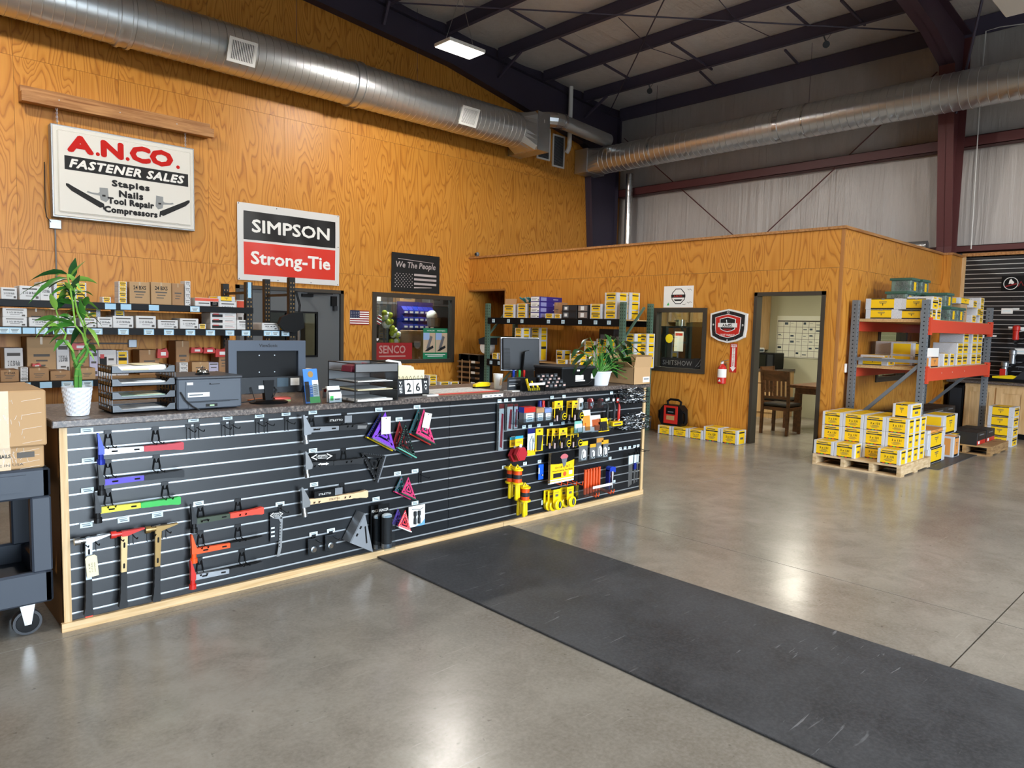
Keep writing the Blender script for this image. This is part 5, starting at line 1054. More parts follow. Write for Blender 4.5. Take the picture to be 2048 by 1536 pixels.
# ---- folders and flip calendar
p = ctop(820, 788)
for lb, x0, x1, yt, dy, m_ in (('white file folder standing behind the flip calendar', 771, 822, 719, .16, WHITEP), ('cream file folder with tab behind the flip calendar', 795, 848, 730, .10, CREAM)):
    Y = p.y+dy; a = onY(x0, 780, Y); b = onY(x1, 780, Y); z1 = onY(x0+10, yt, Y).z-CT; w_ = b.x-a.x
    mb = MB(); mb.prism([(0, 0), (w_, 0), (w_, z1*.80), (w_*.62, z1*.82), (w_*.58, z1*.93), (w_*.1, z1), (0, z1*.97)], 0, .006, m_); mb.prism([(.01, 0), (w_-.01, 0), (w_-.01, z1*.78), (.01, z1*.8)], .006, .02, WHITEP); tag(mb.build('file_folder'), lb, 'file folder').location = (a.x, Y, CT)
cx, Yf, w, h = fr(795, 858, 792, 752); t = thing('flip_calendar', 'black flip calendar reading TUES 26 MAY', 'calendar', (cx, Yf, CT))
mb = MB(); mb.prism([(0, 0), (.07, 0), (.025, h*.85), (.015, h*.85)], -w*.5, w*.5, BLACK, 'x'); mb.build('stand', t)
sl = math.atan2(.015, h*.85); LM = Matrix.Translation((0, -.002, 0)) @ Matrix.Rotation(-sl, 4, 'X')
for k, (x0, x1, m_, s_) in enumerate(((-.50, -.29, CHAR, 'TUES'), (-.27, -.01, WHITEP, '2'), (.01, .27, WHITEP, '6'), (.29, .50, CHAR, 'MAY'))):
    mb = MB(); mb.box(x0*w, -.003, h*.12, x1*w, 0, h*.80, m_)
    if len(s_) == 1: mb.text(s_, ((x0+x1)/2*w, -.0036, h*.44), X1, Z1, w*.14, h*.44, INK, .02)
    else:
        for j, ch in enumerate(s_): mb.text(ch, ((x0+x1)/2*w, -.0036, h*(.68-.15*j*(4/len(s_))**.5)), X1, Z1, w*.09, h*.11, WHITEP, .02)
    mb.xf(LM).build('flip_card', t)
mb = MB()
for k in range(8): x = w*(-.42+.12*k); mb.tube([(x, -.004, h*.78), (x, -.008, h*.9), (x, .0, h), (x, .012, h*.95), (x, .014, h*.8)], .0016, BLACKM, 5)
mb.xf(LM).build('ring_wire', t)
# ---- desk pad
a = ctop(872, 790); b = ctop(1003, 783); mb = MB(); w_ = b.x-a.x; mb.box(0, 0, 0, w_, .36, .004, WHITEP); mb.box(-.004, -.004, 0, w_+.004, .0, .005, RED); mb.box(0, 0, .004, w_, .05, .0045, mat('pad_pink', 'd8a090', .8))
for k in range(6): mb.box(.02, .07+.045*k, .004, w_-.02, .072+.045*k, .0045, PRICETX)
for k in range(8): mb.box(.02+(w_-.04)*k/7, .07, .004, .022+(w_-.04)*k/7, .30, .0045, PRICETX)
tag(mb.build('desk_pad'), 'large white paper desk pad with red front edge', 'desk pad').location = (a.x, a.y, CT)
p = ctop(866, 792); mb = MB(); mb.box(-.05, 0, 0, .05, .06, .01, WHITEP); mb.box(-.03, .01, .01, .03, .05, .011, PRICETX); tag(mb.build('paper_slip'), 'small white slip beside the flip calendar', 'paper').location = (p.x, p.y, CT)
p = ctop(974, 778); t = thing('stapler', 'yellow and black stapler on the desk pad', 'stapler', (p.x, p.y+.06, CT+.005)); mb = MB(); mb.prism([(-.09, 0), (.07, 0), (.075, .012), (-.09, .012)], -.015, .015, BLACK); mb.build('base', t); mb = MB(); mb.prism([(-.085, .012), (.06, .012), (.075, .03), (.06, .045), (-.02, .048), (-.085, .03)], -.018, .018, YELP); mb.build('arm', t)
cx, Yf, w, h = fr(992, 1012, 778, 746); t = thing('paper_cup', 'printed paper coffee cup on the counter', 'cup', (cx, Yf+.04, CT)); mb = MB(); mb.lathe([(.028, 0), (.030, .004), (.041, .118), (.043, .122), (.040, .122), (.029, .008), (0, .006)], (0, 0, 0), WHITEP, 20); mb.build('cup_wall', t, True); mb = MB(); mb.prism([(-.012, .03), (.008, .03), (.012, .08), (-.004, .10)], -.0385, -.032, mat('cup_print', 'c9a98a', .6)); mb.build('cup_print', t)
# ---- point of sale sign and small displays
cx, Yf, w, h = fr(1020, 1054, 782, 755); t = thing('counter_sign', 'small dark acrylic counter sign', 'counter sign', (cx, Yf, CT)); mb = MB(); mb.box(-w/2, .03, .006, w/2, .034, h, CHAR); mb.box(-w*.42, .029, h*.75, w*.3, .03, h*.83, GREYP); mb.box(-w*.42, .029, h*.35, -w*.05, .03, h*.40, WHITEP); mb.box(-w*.42, .029, h*.5, w*.1, .03, h*.55, GREYP); mb.build('sign_panel', t); MB().box(-w*.52, -.03, 0, w*.55, .07, .006, WHITE).build('foot', t)
for lb, px, m_ in (('blue capped marker in the counter cup', 1036, BLUE), ('green capped marker in the counter cup', 1048, GREEN), ('red capped marker in the counter cup', 1057, RED)):
    q = ctop(px, 772); zt = onY(px, 741, q.y).z-CT; mb = MB(); mb.lathe([(.008, 0), (.009, .004), (.009, zt*.62), (.011, zt*.64), (.011, zt*.97), (.007, zt)], (0, 0, 0), m_, 10); mb.lathe([(.0092, zt*.1), (.0093, zt*.55)], (0, 0, 0), WHITE, 10); tag(mb.build('marker', None, True), lb, 'marker').location = (q.x, q.y+.06, CT)
cx, Yf, w, h = fr(1058, 1088, 784, 757); t = thing('key_light_display', 'small clear tray of yellow utility knives', 'display tray', (cx, Yf, CT)); mb = MB(); mb.box(-w/2, 0, 0, w/2, .10, .004, ACRYL); mb.box(-w/2, 0, 0, w/2, .003, .04, ACRYL); mb.box(-w/2, .097, 0, w/2, .10, h, BLACK); mb.box(-w*.5, -.001, h*.5, w*.55, .0, h*.68, WHITEP); mb.build('tray_shell', t)
for k in range(5): mb = MB(); mb.bar((-w*.3+w*.15*k, .03, .012), (-w*.35+w*.17*k, .06, h*.95-.01*k), .016, .010, YELP if k % 2 == 0 else BLACK); mb.box(-w*.3+w*.15*k-.006, .02, .01, -w*.3+w*.15*k+.008, .04, .03, YELP); o = mb.build('utility_knife'); o.location = (cx, Yf, CT); tag(o, ORD[k]+' utility knife from the left in the small clear tray', 'utility knife', 'knives in the small tray')
cx, Yf, w, h = fr(1090, 1131, 781, 756); t = thing('bit_display', 'stepped clear display of small black bit packs', 'display tray', (cx, Yf, CT)); mb = MB(); mb.prism([(0, 0), (.14, 0), (.14, h*1.0), (.13, h*1.0), (0, .03)], -w/2, w/2, BLACK, 'x'); mb.build('step_stand', t)
for r_ in range(4):
    for c_ in range(5):
        mb = MB(); x = -w*.42+w*.21*c_; y = .004+.032*r_; z = .03+(h*.75)*r_/3.2; mb.bbox(x-w*.085, y-.006, z-.01, x+w*.085, y+.008, z+.03, CHAR if (r_+c_) % 3 else BLACK, .003); mb.box(x-w*.05, y-.007, z+.004, x+w*.06, y-.006, z+.018, LGREY if (r_+c_) % 2 else mat('pinkish', 'c9a9a0', .5)); o = mb.build('bit_pack'); o.location = (cx, Yf, CT); tag(o, 'small black bit pack, %s row, %s from left' % (('front', 'second', 'third', 'rear')[r_], ORD[c_]), 'bit pack', 'bit packs in the stepped display')
# ---- second monitor (rear, turned)
q = ctop(1092, 764); t = thing('computer_monitor', 'black and silver monitor turned away behind the bit display', 'monitor', (q.x, q.y+.28, CT), math.radians(-24))
Yc = q.y+.28; zt = onY(1070, 674, Yc).z-CT; zb = onY(1070, 741, Yc).z-CT; w = .40; Mt = Matrix.Translation((-.04, 0, 0)) @ Matrix.Rotation(math.radians(-6), 4, 'X')
mb = MB(); mb.bbox(-w/2, .02, zb, w/2, .05, zt, SILVER, .006); mb.xf(Mt).build('bezel', t)
mb = MB(); mb.bbox(-w/2+.012, -.012, zb+.01, w/2-.012, .02, zt-.01, CHAR, .008); mb.xf(Mt).build('rear_shell', t)
mb = MB()
for k in range(16): mb.box(-w/2+.02, -.0135, zb+.03+.012*k, -w/2+.085, -.012, zb+.035+.012*k, INK)
mb.xf(Mt).build('vent_slots', t)
mb = MB(); mb.prism([(-.05, .02), (.07, .02), (.055, zt*.62), (.02, zt*.70), (-.03, zt*.66)], -.06, -.02, CHAR); mb.build('stand_neck', t); MB().lathe([(.03, 0), (.028, .008), (.012, .010)], (.02, -.055, zt*.6), SILVER, 14, 'y').build('hinge_cap', t, True); mb = MB(); mb.bbox(-.12, -.10, 0, .12, .12, .018, BLACK, .008); mb.build('stand_base', t)
# ---- black receipt printer
cx, Yf, w, h = fr(1143, 1190, 774, 735); t = thing('receipt_printer', 'black box shaped printer with white labels', 'printer', (cx, Yf, CT)); W2 = w*1.45
mb = MB(); mb.bbox(-w/2-.12, 0, .004, w/2, .34, h, BLACK, .008); mb.build('body', t); mb = MB(); mb.bbox(-w/2-.125, -.004, h-.012, w/2+.004, .345, h+.01, CHAR, .005); mb.build('lid', t)
mb = MB(); mb.box(-w*.35, -.002, h*.38, -w*.02, 0, h*.62, WHITEP); mb.box(w*.30, -.002, h*.42, w*.46, 0, h*.68, WHITEP); mb.box(-w*.3, -.002, h*.82, -w*.18, 0, h*.90, WHITEP); mb.box(-w*.35, -.002, h*.30, w*.05, 0, h*.36, WHITEP); mb.build('rating_label', t); MB().tube([(-w*.2, -.01, h*.12), (w*.1, -.02, h*.16), (w*.3, -.012, h*.32)], .003, INK, 5).build('power_cord', t)
# ---- peace lily
cx, Yf, w, h = fr(1194, 1226, 772, 744); P = Vector((cx, Yf+.08, CT)); t = thing('peace_lily', 'leafy dark green plant in a smooth white pot', 'potted plant', P)
r = w*.5; mb = MB(); mb.lathe([(r*.72, 0), (r*.78, .004), (r*1.0, h*.95), (r*1.06, h*.96), (r*1.06, h*1.04), (r*.98, h*1.04), (r*.92, h*.85), (0, h*.84)], (0, 0, 0), POT, 24); mb.build('pot', t, True); MB().lathe([(r*.93, h*.86), (0, h*.88)], (0, 0, 0), mat('soil'), 14).build('soil', t)
rnd = random.Random(9)
TG = [(1160, 700), (1172, 690), (1165, 722), (1178, 735), (1185, 712), (1192, 690), (1200, 678), (1210, 668), (1222, 672), (1215, 690), (1205, 705), (1230, 678), (1240, 690), (1252, 700), (1262, 712), (1272, 722), (1278, 735), (1265, 740), (1252, 745), (1255, 728), (1243, 715), (1235, 703), (1225, 715), (1212, 720), (1198, 722), (1188, 700), (1180, 676), (1248, 682), (1262, 694), (1275, 704), (1240, 740), (1222, 735), (1205, 690), (1230, 695), (1170, 708), (1256, 758), (1195, 735), (1218, 705), (1208, 730), (1238, 728), (1246, 735), (1228, 742), (1184, 722), (1200, 712), (1250, 716), (1216, 678)]
for i, (x, y) in enumerate(TG):
    dy = rnd.uniform(-.10, .14); B = onY(x, y, P.y+dy)-P; s0 = Vector((rnd.uniform(-.03, .03), rnd.uniform(-.03, .03), h*.86)); m_ = (s0+B)/2+Vector((0, 0, .05)); MB().tube([s0, m_, B], .003, STALK, 5).build('stem', t)
    out = Vector((B.x, B.y*.7, 0)); out = out.normalized() if out.length > .01 else X1; d = out+Z1*rnd.uniform(-.5, .2)
    leaf(B, d, rnd.uniform(.11, .16), rnd.uniform(.055, .078), rnd.uniform(.35, .9), (LEAFD, LEAFD, mat('leaf_mid', '2f5f2a', .35))[rnd.randrange(3)], rnd.uniform(-.6, .6)).build('leaf', t, True)
# ---- open cardboard box at the counter end
a = ctop(1267, 770); Yk = a.y; b = onY(1300, 767, Yk); zt = onY(1280, 735, Yk).z-CT; w_ = b.x-a.x
t = thing('open_carton', 'open brown cardboard box behind the leafy plant', 'cardboard box', (a.x, Yk, CT)); D_ = .30; mb = MB(); g = .004
mb.box(0, 0, 0, w_, g, zt, KRAFT2); mb.box(0, D_-g, 0, w_, D_, zt, KRAFT2); mb.box(0, 0, 0, g, D_, zt, KRAFT2); mb.box(w_-g, 0, 0, w_, D_, zt, KRAFT2); mb.box(0, 0, 0, w_, D_, g, KRAFT2); mb.box(w_*.55, -.001, .02, w_*.95, 0, .07, WHITEP); mb.box(w_*.6, -.0015, .045, w_*.9, -.001, .055, PRICETX); mb.build('box_body', t)
for pr, ax in (([(0, zt), (-.10, zt+.05), (-.10, zt+.054), (0, zt+.004)], 'y'), ([(w_, zt), (w_+.03, zt+.11), (w_+.034, zt+.11), (w_+.004, zt)], 'y')): MB().prism(pr, .01, D_-.01, KRAFT2).build('flap', t)
MB().prism([(0, zt), (-.02, zt+.10), (-.016, zt+.10), (.004, zt)], 0, w_, KRAFT2, 'x').build('flap', t); MB().prism([(D_, zt), (D_+.04, zt+.12), (D_+.044, zt+.12), (D_+.004, zt)], 0, w_, KRAFT2, 'x').build('flap', t)
# ================================================================ CARTONS
_CM = {}
class Carton(MB):
    def __init__(s, w, d, h): super().__init__(); s.w, s.d, s.h = w, d, h
    def dec(s, face, u0, v0, u1, v1, mt, e=.0007):
        w, d, h = s.w, s.d, s.h
        if face == 'f': s.box(-w/2+w*u0, -e, h*v0, -w/2+w*u1, 0, h*v1, mt)
        elif face == 'r': s.box(w/2, d*u0, h*v0, w/2+e, d*u1, h*v1, mt)
        elif face == 'l': s.box(-w/2-e, d*u0, h*v0, -w/2, d*u1, h*v1, mt)
        else: s.box(-w/2+w*u0, d*v0, h, -w/2+w*u1, d*v1, h+e, mt)
    def txt(s, t, face, u, v, wu, hv, mt, bold=.01, e=.0016):
        w, d, h = s.w, s.d, s.h
        if face == 'f': s.text(t, (-w/2+w*u, -e, h*v), X1, Z1, w*wu, h*hv, mt, bold)
        else: s.text(t, (w/2+e, d*u, h*v), Y1, Z1, d*wu, h*hv, mt, bold)
KOR = mat('orange_carton', 'e0964a', .65); LAV = mat('lavender_card', 'c3bfd6', .7); PURB = mat('indigo_box', '2b2280', .5); BRK = mat('dark_red_carton', '7d1f1c', .6); BLK = mat('black_carton', '1c1a1b', .55)
def carton(w, d, h, style, txt=None):
    k = (round(w, 3), round(d, 3), round(h, 3), style, txt)
    if k in _CM: return _CM[k]
    c = Carton(w, d, h); b = min(.004, h*.05)
    base = {'y': DIAM, 'yl': DIAM, 'yo': DIAM, 'pal': DIAM, 'g': DIAM, 'k': KRAFT, 'kp': KRAFT2, 'w': WBOX, 'wr': WBOX, 'wo': WBOX, 'p': PURB, 'bk': BLK, 'br': BLK, 'lav': LAV, 'bw': BLK}[style]
    c.bbox(-w/2, 0, 0, w/2, d, h, base, b)
    if style in ('y', 'g'):
        c.dec('f', .14, .08, .86, .95, YEL); c.dec('f', .14, .60, .86, .72, INK, .0012); c.dec('f', .25, .30, .75, .46, INKG, .0012); c.dec('f', .2, .78, .7, .84, INKG, .0012); c.dec('r', .25, .06, .85, .94, YEL); c.dec('r', .25, .58, .85, .7, INK, .0012); c.dec('t', .14, 0, .86, 1, YEL); c.dec('t', .3, .2, .7, .3, INK, .0012)
    elif style in ('yl', 'yo'):
        yy = YEL if style == 'yl' else KOR
        c.dec('f', .16, .14, .80, .92, yy); c.dec('f', .16, .03, .80, .14, INK); c.dec('f', .16, .92, .80, .99, INK); c.dec('t', .16, 0, .80, 1, yy); c.dec('f', .38, .66, .60, .72, INKG, .0012); c.dec('f', .48, .36, .50, .58, INK, .0012); c.dec('f', .40, .56, .58, .60, INKG, .0012); c.dec('f', .45, .88, .53, .97, LGREY, .0014)
        c.dec('r', .12, .10, .88, .92, yy); c.dec('r', .12, .60, .88, .74, INK, .0012); c.dec('r', .35, .28, .65, .44, INKG, .0012); c.dec('r', .2, .80, .8, .86, INKG, .0012); c.dec('l', .12, .10, .88, .92, yy)
    elif style == 'pal':
        c.dec('f', .14, .06, .86, .97, YEL); c.dec('f', .14, .70, .86, .78, INK, .0012); c.dec('f', .32, .71, .66, .77, INKG, .0016); c.dec('f', .20, .84, .70, .90, INKG, .0012); c.dec('f', .14, .02, .86, .08, INK, .0012); c.dec('f', .24, .02, .34, .08, RED, .0016); c.dec('f', .54, .02, .64, .08, RED, .0016); c.dec('f', .38, .02, .48, .08, GREEN, .0016)
        c.txt(txt or '3 x 131', 'f', .52, .50, .42, .15, INK, .02); c.dec('f', .38, .34, .66, .37, INKG, .0012); c.dec('f', .30, .27, .72, .30, INKG, .0012); c.dec('f', .36, .20, .64, .23, INKG, .0012)
        c.dec('t', .14, 0, .86, 1, YEL); c.dec('t', .14, .30, .86, .36, INK, .0012); c.dec('t', .14, .66, .86, .72, INK, .0012)
        c.dec('r', .16, .03, .80, .97, YEL); c.dec('r', .16, .78, .80, .88, INK, .0012); c.dec('r', .3, .35, .66, .5, INKG, .0012)
    elif style in ('k', 'kp'):
        c.dec('t', .46, 0, .54, 1, TAPE); c.dec('f', .46, .82, .54, 1, TAPE)
        if txt: c.txt(txt, 'f', .5, .74, .62, .18, INK, .02)
        c.dec('f', .22, .52, .78, .58, INKG); c.dec('f', .30, .40, .70, .44, INKG); c.dec('f', .26, .28, .62, .32, INKG); c.dec('r', .2, .4, .7, .46, INKG)
    elif style == 'w':
        c.dec('f', .14, .74, .86, .84, INKG); c.txt(txt or '2 1/2 50 Rolls', 'f', .5, .50, .66, .17, INK, .02); c.dec('f', .30, .26, .70, .30, INKG); c.dec('f', .78, .10, .92, .28, INKG); c.dec('t', .48, 0, .52, 1, TAPE); c.dec('r', .2, .5, .8, .58, INKG)
    elif style == 'wr':
        c.dec('f', .06, .22, .46, .74, INK); c.dec('f', .10, .68, .32, .84, RED, .0012); c.dec('f', .55, .6, .85, .68, INKG); c.dec('f', .55, .36, .92, .42, mat('salmon_print', 'd88a78', .6)); c.dec('r', .1, .2, .7, .75, mat('salmon_print'))
    elif style == 'wo':
        c.dec('f', .0, .62, 1, .96, mat('orange_print', 'e2573a', .6)); c.dec('f', .15, .3, .6, .42, INKG); c.dec('f', .75, .15, .92, .5, INKG)
    elif style == 'p':
        c.dec('f', .04, .08, .96, .92, WHITEP); c.dec('f', .12, .5, .7, .58, INKG, .0012); c.dec('f', .12, .3, .6, .38, INKG, .0012); c.dec('f', .8, .2, .92, .4, INK, .0012); c.dec('r', .05, .15, .30, .85, mat('pale_indigo', '8f94c8', .5)); c.dec('r', .60, .42, .82, .58, LAV)
    elif style == 'bk':
        c.dec('f', .10, .15, .45, .85, GREYP); c.dec('f', .18, .3, .36, .7, WHITEP, .0012); c.dec('f', .52, .2, .92, .8, CHAR); c.dec('r', .3, .2, .7, .8, LGREY)
    elif style == 'bw':
        c.dec('f', .08, .10, .92, .90, mat('mixed_print', '8d8078', .6)); c.dec('f', .3, .2, .62, .8, WHITEP, .0012); c.dec('r', .2, .2, .8, .8, WHITEP)
    elif style == 'br':
        c.dec('f', 0, .02, 1, .34, RED); c.dec('f', .12, .08, .30, .30, WHITEP, .0014); c.dec('f', .25, .74, .75, .82, GREYP); c.dec('r', 0, .02, 1, .34, RED); c.dec('r', .55, .06, .85, .34, WHITEP, .0014); c.dec('t', .2, .4, .8, .6, CHAR)
    elif style == 'lav':
        c.dec('f', .1, .78, .9, .9, INKG); c.dec('f', .2, .5, .8, .58, INKG); c.dec('f', .65, .08, .88, .2, INKG)
    _CM[k] = c.mesh('carton'); return _CM[k]
KIND = {'pal': ('nail_box', 'yellow nail box', 'nail box'), 'y': ('nail_box', 'yellow nail box', 'nail box'), 'yl': ('nail_box', 'yellow nail box', 'nail box'), 'g': ('nail_box', 'yellow nail box', 'nail box'), 'yo': ('nail_box', 'orange nail box', 'nail box'), 'k': ('kraft_carton', 'brown carton', 'carton'), 'kp': ('kraft_carton', 'pale brown carton', 'carton'), 'w': ('white_carton', 'white carton', 'carton'), 'wr': ('staple_box', 'red printed white box', 'staple box'), 'wo': ('staple_box', 'orange printed white box', 'staple box'), 'p': ('indigo_box', 'indigo box', 'box'), 'bk': ('black_box', 'black printed box', 'box'), 'bw': ('black_box', 'black mixed print box', 'box'), 'br': ('black_box', 'black and red carton', 'box'), 'lav': ('white_carton', 'pale lavender carton', 'carton')}
def put(style, loc, dims, where, rz=0., txt=None, group=None, col=None):
    n, lb, cat = KIND[style]; o = inst(n, carton(*dims, style, txt), None, loc, rz); return tag(o, lb+' '+where, cat, group)
# ================================================================ BLACK STOCK SHELVES
SY, SYR = 4.10, 4.86
sh = thing('stock_rack', 'black steel stock rack behind the counter on the left', 'storage rack')
HOLEB = mat('upright_hole', 'b08a50', .8)
def post(parent, x, y, z1, mt, hm, w=.075, d=.07, face='y', step=.05):
    mb = MB()
    if face == 'y': mb.prism([(x-w/2, y), (x+w/2, y), (x+w/2, y+d), (x+w/2-.012, y+d), (x+w/2-.012, y+.004), (x-w/2+.012, y+.004), (x-w/2+.012, y+d), (x-w/2, y+d)], 0, z1, mt, 'z')
    else: mb.prism([(x, y-w/2), (x, y+w/2), (x+d, y+w/2), (x+d, y+w/2-.012), (x+.004, y+w/2-.012), (x+.004, y-w/2+.012), (x+d, y-w/2+.012), (x+d, y-w/2)], 0, z1, mt, 'z')
    z = .1
    while z < z1-.02:
        for s_ in (-.018, .018):
            if face == 'y': mb.prism([(x+s_-.006, z), (x+s_+.006, z), (x+s_+.004, z-.018), (x+s_-.004, z-.018)], y-.0008, y, hm)
            else: mb.prism([(y+s_-.006, z), (y+s_+.006, z), (y+s_+.004, z-.018), (y+s_-.004, z-.018)], x-.0008, x, hm, 'x')
        if face == 'x': mb.prism([(x+.02, z), (x+.034, z), (x+.032, z-.018), (x+.022, z-.018)], y-w/2-.0008, y-w/2, hm)
        z += step
    mb.build('upright', parent)
for x, z1 in ((-.15, 2.1), (2.72, 2.02), (3.25, 2.11)):
    post(sh, x, SY, z1, BLACKM, HOLEB); post(sh, x, SYR-.07, z1, BLACKM, HOLEB)
    for z in (.3, 1.1, 1.9): MB().bar((x, SY+.05, z), (x, SYR-.05, z), .03, .03, BLACKM).build('frame_brace', sh)
    MB().bar((x, SY+.05, .35), (x, SYR-.05, 1.05), .03, .03, BLACKM).build('frame_brace', sh)
LV_ = {'top': (1.66, 1.725, 2.76), 'mid': (1.40, 1.47, 3.30), 'low': (.875, .942, 3.30), 'bot': (.25, .32, 3.30)}
for k, (z0, z1, xe) in LV_.items():
    for y in (SY-.012, SYR-.005): MB().box(-.2, y, z0, xe, y+.04, z1, BLACK).build('beam', sh)
    for i in range(5): a = -.19+(xe+.18)*i/5; MB().box(a, SY+.03, z1-.018, a+(xe+.18)/5-.006, SYR, z1, DECK).build('deck_board', sh)
for i in range(2): MB().box(-.19+1.45*i, SYR+.045, .02, -.19+1.45*(i+1)-.003, SYR+.057, 1.645, PLY).build('back_panel', sh)
# price labels on the beams (pale blue, some blank)
mb = MB(); mb.plate((0, 0, 0), X1, Z1, .10, .058, PRICE, .001); lab_b = mb.mesh('beam_label')
mb = MB(); mb.plate((0, 0, 0), X1, Z1, .10, .060, PRICE, .001); mb.box(-.04, -.0012, -.022, .04, -.0005, .022, PRICEW)
for i in range(3): mb.box(-.032+.004*i, -.0018, .008-.012*i, .03-.006*i, -.0012, .013-.012*i, PRICETX)
lab_t = mb.mesh('beam_label')
for pts, z, kinds in (([(221, 613), (252, 614), (308, 615), (390, 618)], 'top', 'bbbt'), ([(8, 661), (30, 661), (58, 662), (84, 662), (118, 663), (145, 664), (194, 665), (247, 665), (298, 666), (338, 666), (381, 667), (421, 667), (460, 668), (492, 669), (536, 670), (551, 670), (571, 669)], 'mid', 'ttbtttttttttttttt'), ([(14, 774), (49, 774), (92, 773), (135, 773), (175, 772)], 'low', 'ttbtt')):
    for (x, y), kk in zip(pts, kinds):
        p = onY(x, y, SY-.015); inst('beam_label', lab_b if kk == 'b' else lab_t, sh, (p.x, SY-.0135, sum(LV_[z][:2])/2-.004))
mb = MB(); mb.box(-.02, -.001, -.09, .02, 0, .09, PRICE); mb.build('beam_label', sh).location = (2.72, SY-.002, 1.93)
def sbox(style, r, lev, where, dy=.0, depth=.28, txt=None, z=None, group='cartons on the black stock rack'):
    x0, x1, y0, y1 = r; Y = SY+.03+dy; a = onY(x0, (y0+y1)/2, Y); b = onY(x1, (y0+y1)/2, Y); zb = LV_[lev][1]+.0005 if z is None else z; h = onY((x0+x1)/2, y0, Y).z-zb
    put(style, ((a.x+b.x)/2, Y, zb), (b.x-a.x, depth, max(.03, h)), where, 0, txt, group); return zb+h+.0005
# top shelf
sbox('w', (2, 34, 575, 597), 'top', 'at the far left end of the top shelf'); sbox('w', (39, 80, 572, 600), 'top', 'second from left on the top shelf'); sbox('w', (80, 103, 564, 599), 'top', 'tall, behind the bamboo on the top shelf', .02)
z = sbox('y', (108, 148, 583, 600), 'top', 'behind the bamboo stem, lower of two on top shelf'); sbox('y', (108, 148, 565, 583), 'top', 'behind the bamboo stem, upper of two on top shelf', z=z)
z = sbox('y', (150, 173, 582, 601), 'top', 'right of the bamboo, lower of two on top shelf'); sbox('y', (150, 173, 565, 582), 'top', 'right of the bamboo, upper of two on top shelf', z=z)
sbox('y', (205, 222, 594, 605), 'top', 'lying alone on the empty stretch of the top shelf', .05, .12)
z = None
for i, (y0, y1) in enumerate(((595, 605), (584, 595), (574, 584), (563, 574))): z = sbox('y', (237, 254, y0, y1), 'top', 'small, left of the marked cartons, %s from the bottom' % ORD[i], .0, .15, z=z)
sbox('kp', (259, 300, 564, 607), 'top', 'marked 24 BXS, left of two on the top shelf', 0, .3, '24 BXS'); sbox('kp', (302, 343, 565, 609), 'top', 'marked 24 BXS, right of two on the top shelf', 0, .3, '24 BXS'); sbox('k', (344, 368, 567, 609), 'top', 'plain, right of the 24 BXS cartons', .01)
z = None
for i, (y0, y1) in enumerate(((598, 610), (586, 598), (574, 586), (562, 574))): z = sbox('w', (370, 381, y0, y1), 'top', 'tiny, right of the plain brown carton, %s from the bottom' % ORD[i], 0, .15, '50', z=z)
sbox('wo', (390, 437, 596, 611), 'top', 'lying at the right end of the top shelf')
# middle shelf
z = sbox('w', (5, 54, 634, 651), 'mid', 'far left of the middle shelf, lower of two'); sbox('w', (5, 54, 616, 633), 'mid', 'far left of the middle shelf, upper of two', z=z)
sbox('k', (54, 90, 617, 634), 'mid', 'behind the white cartons on the middle shelf', .3, .25); sbox('w', (58, 100, 635, 652), 'mid', 'second from left on the middle shelf', txt='2 1/4 50 Rolls'); sbox('w', (105, 152, 632, 653), 'mid', 'behind the bamboo on the middle shelf', txt='2 1/2 50 Rolls')
z = sbox('yl', (157, 201, 622, 640), 'mid', 'right of the bamboo on the middle shelf, lower', .3, .2); sbox('yl', (157, 201, 606, 622), 'mid', 'right of the bamboo on the middle shelf, upper', .3, .2, z=z)
sbox('w', (160, 193, 636, 654), 'mid', 'with open flap right of the bamboo'); sbox('w', (195, 225, 634, 655), 'mid', 'third labelled 50 Rolls from the bamboo', txt='2 50 Rolls'); sbox('y', (229, 249, 620, 632), 'mid', 'peeking over the white cartons on the middle shelf', .3, .15)
sbox('w', (226, 267, 632, 656), 'mid', 'labelled 2 1/2 50 Rolls, left of the gap'); sbox('w', (272, 312, 632, 656), 'mid', 'labelled 2 1/2 50 Rolls, right of the gap'); sbox('w', (316, 356, 640, 657), 'mid', 'short with torn lid on the middle shelf', txt='2 1/2 50 Rolls'); sbox('w', (360, 397, 637, 657), 'mid', 'rightmost of the low row on the middle shelf')
sbox('y', (398, 412, 648, 658), 'mid', 'tiny, beside the white stack on the middle shelf', .05, .1)
z = None
for i, (y0, y1) in enumerate(((648, 659), (637, 648), (626, 637))): z = sbox('wr', (421, 473, y0, y1), 'mid', 'in the stack near the upright, %s from the bottom' % ORD[i], z=z)
z2 = sbox('w', (438, 473, 603, 626), 'mid', 'on top of the red printed stack', z=z); sbox('k', (420, 437, 603, 626), 'mid', 'small, beside the white carton on the red printed stack', z=z, txt='BOX'); sbox('yl', (436, 470, 593, 603), 'mid', 'flat, on the highest carton near the upright', z=z2)
sbox('w', (474, 505, 640, 659), 'mid', 'right of the red printed stack'); sbox('wo', (474, 491, 600, 640), 'mid', 'standing behind the upright of the rack', .35, .2)
sbox('w', (524, 556, 646, 661), 'mid', 'near the right end of the middle shelf', txt='50'); sbox('y', (557, 575, 653, 662), 'mid', 'at the right end of the middle shelf', .02, .12)
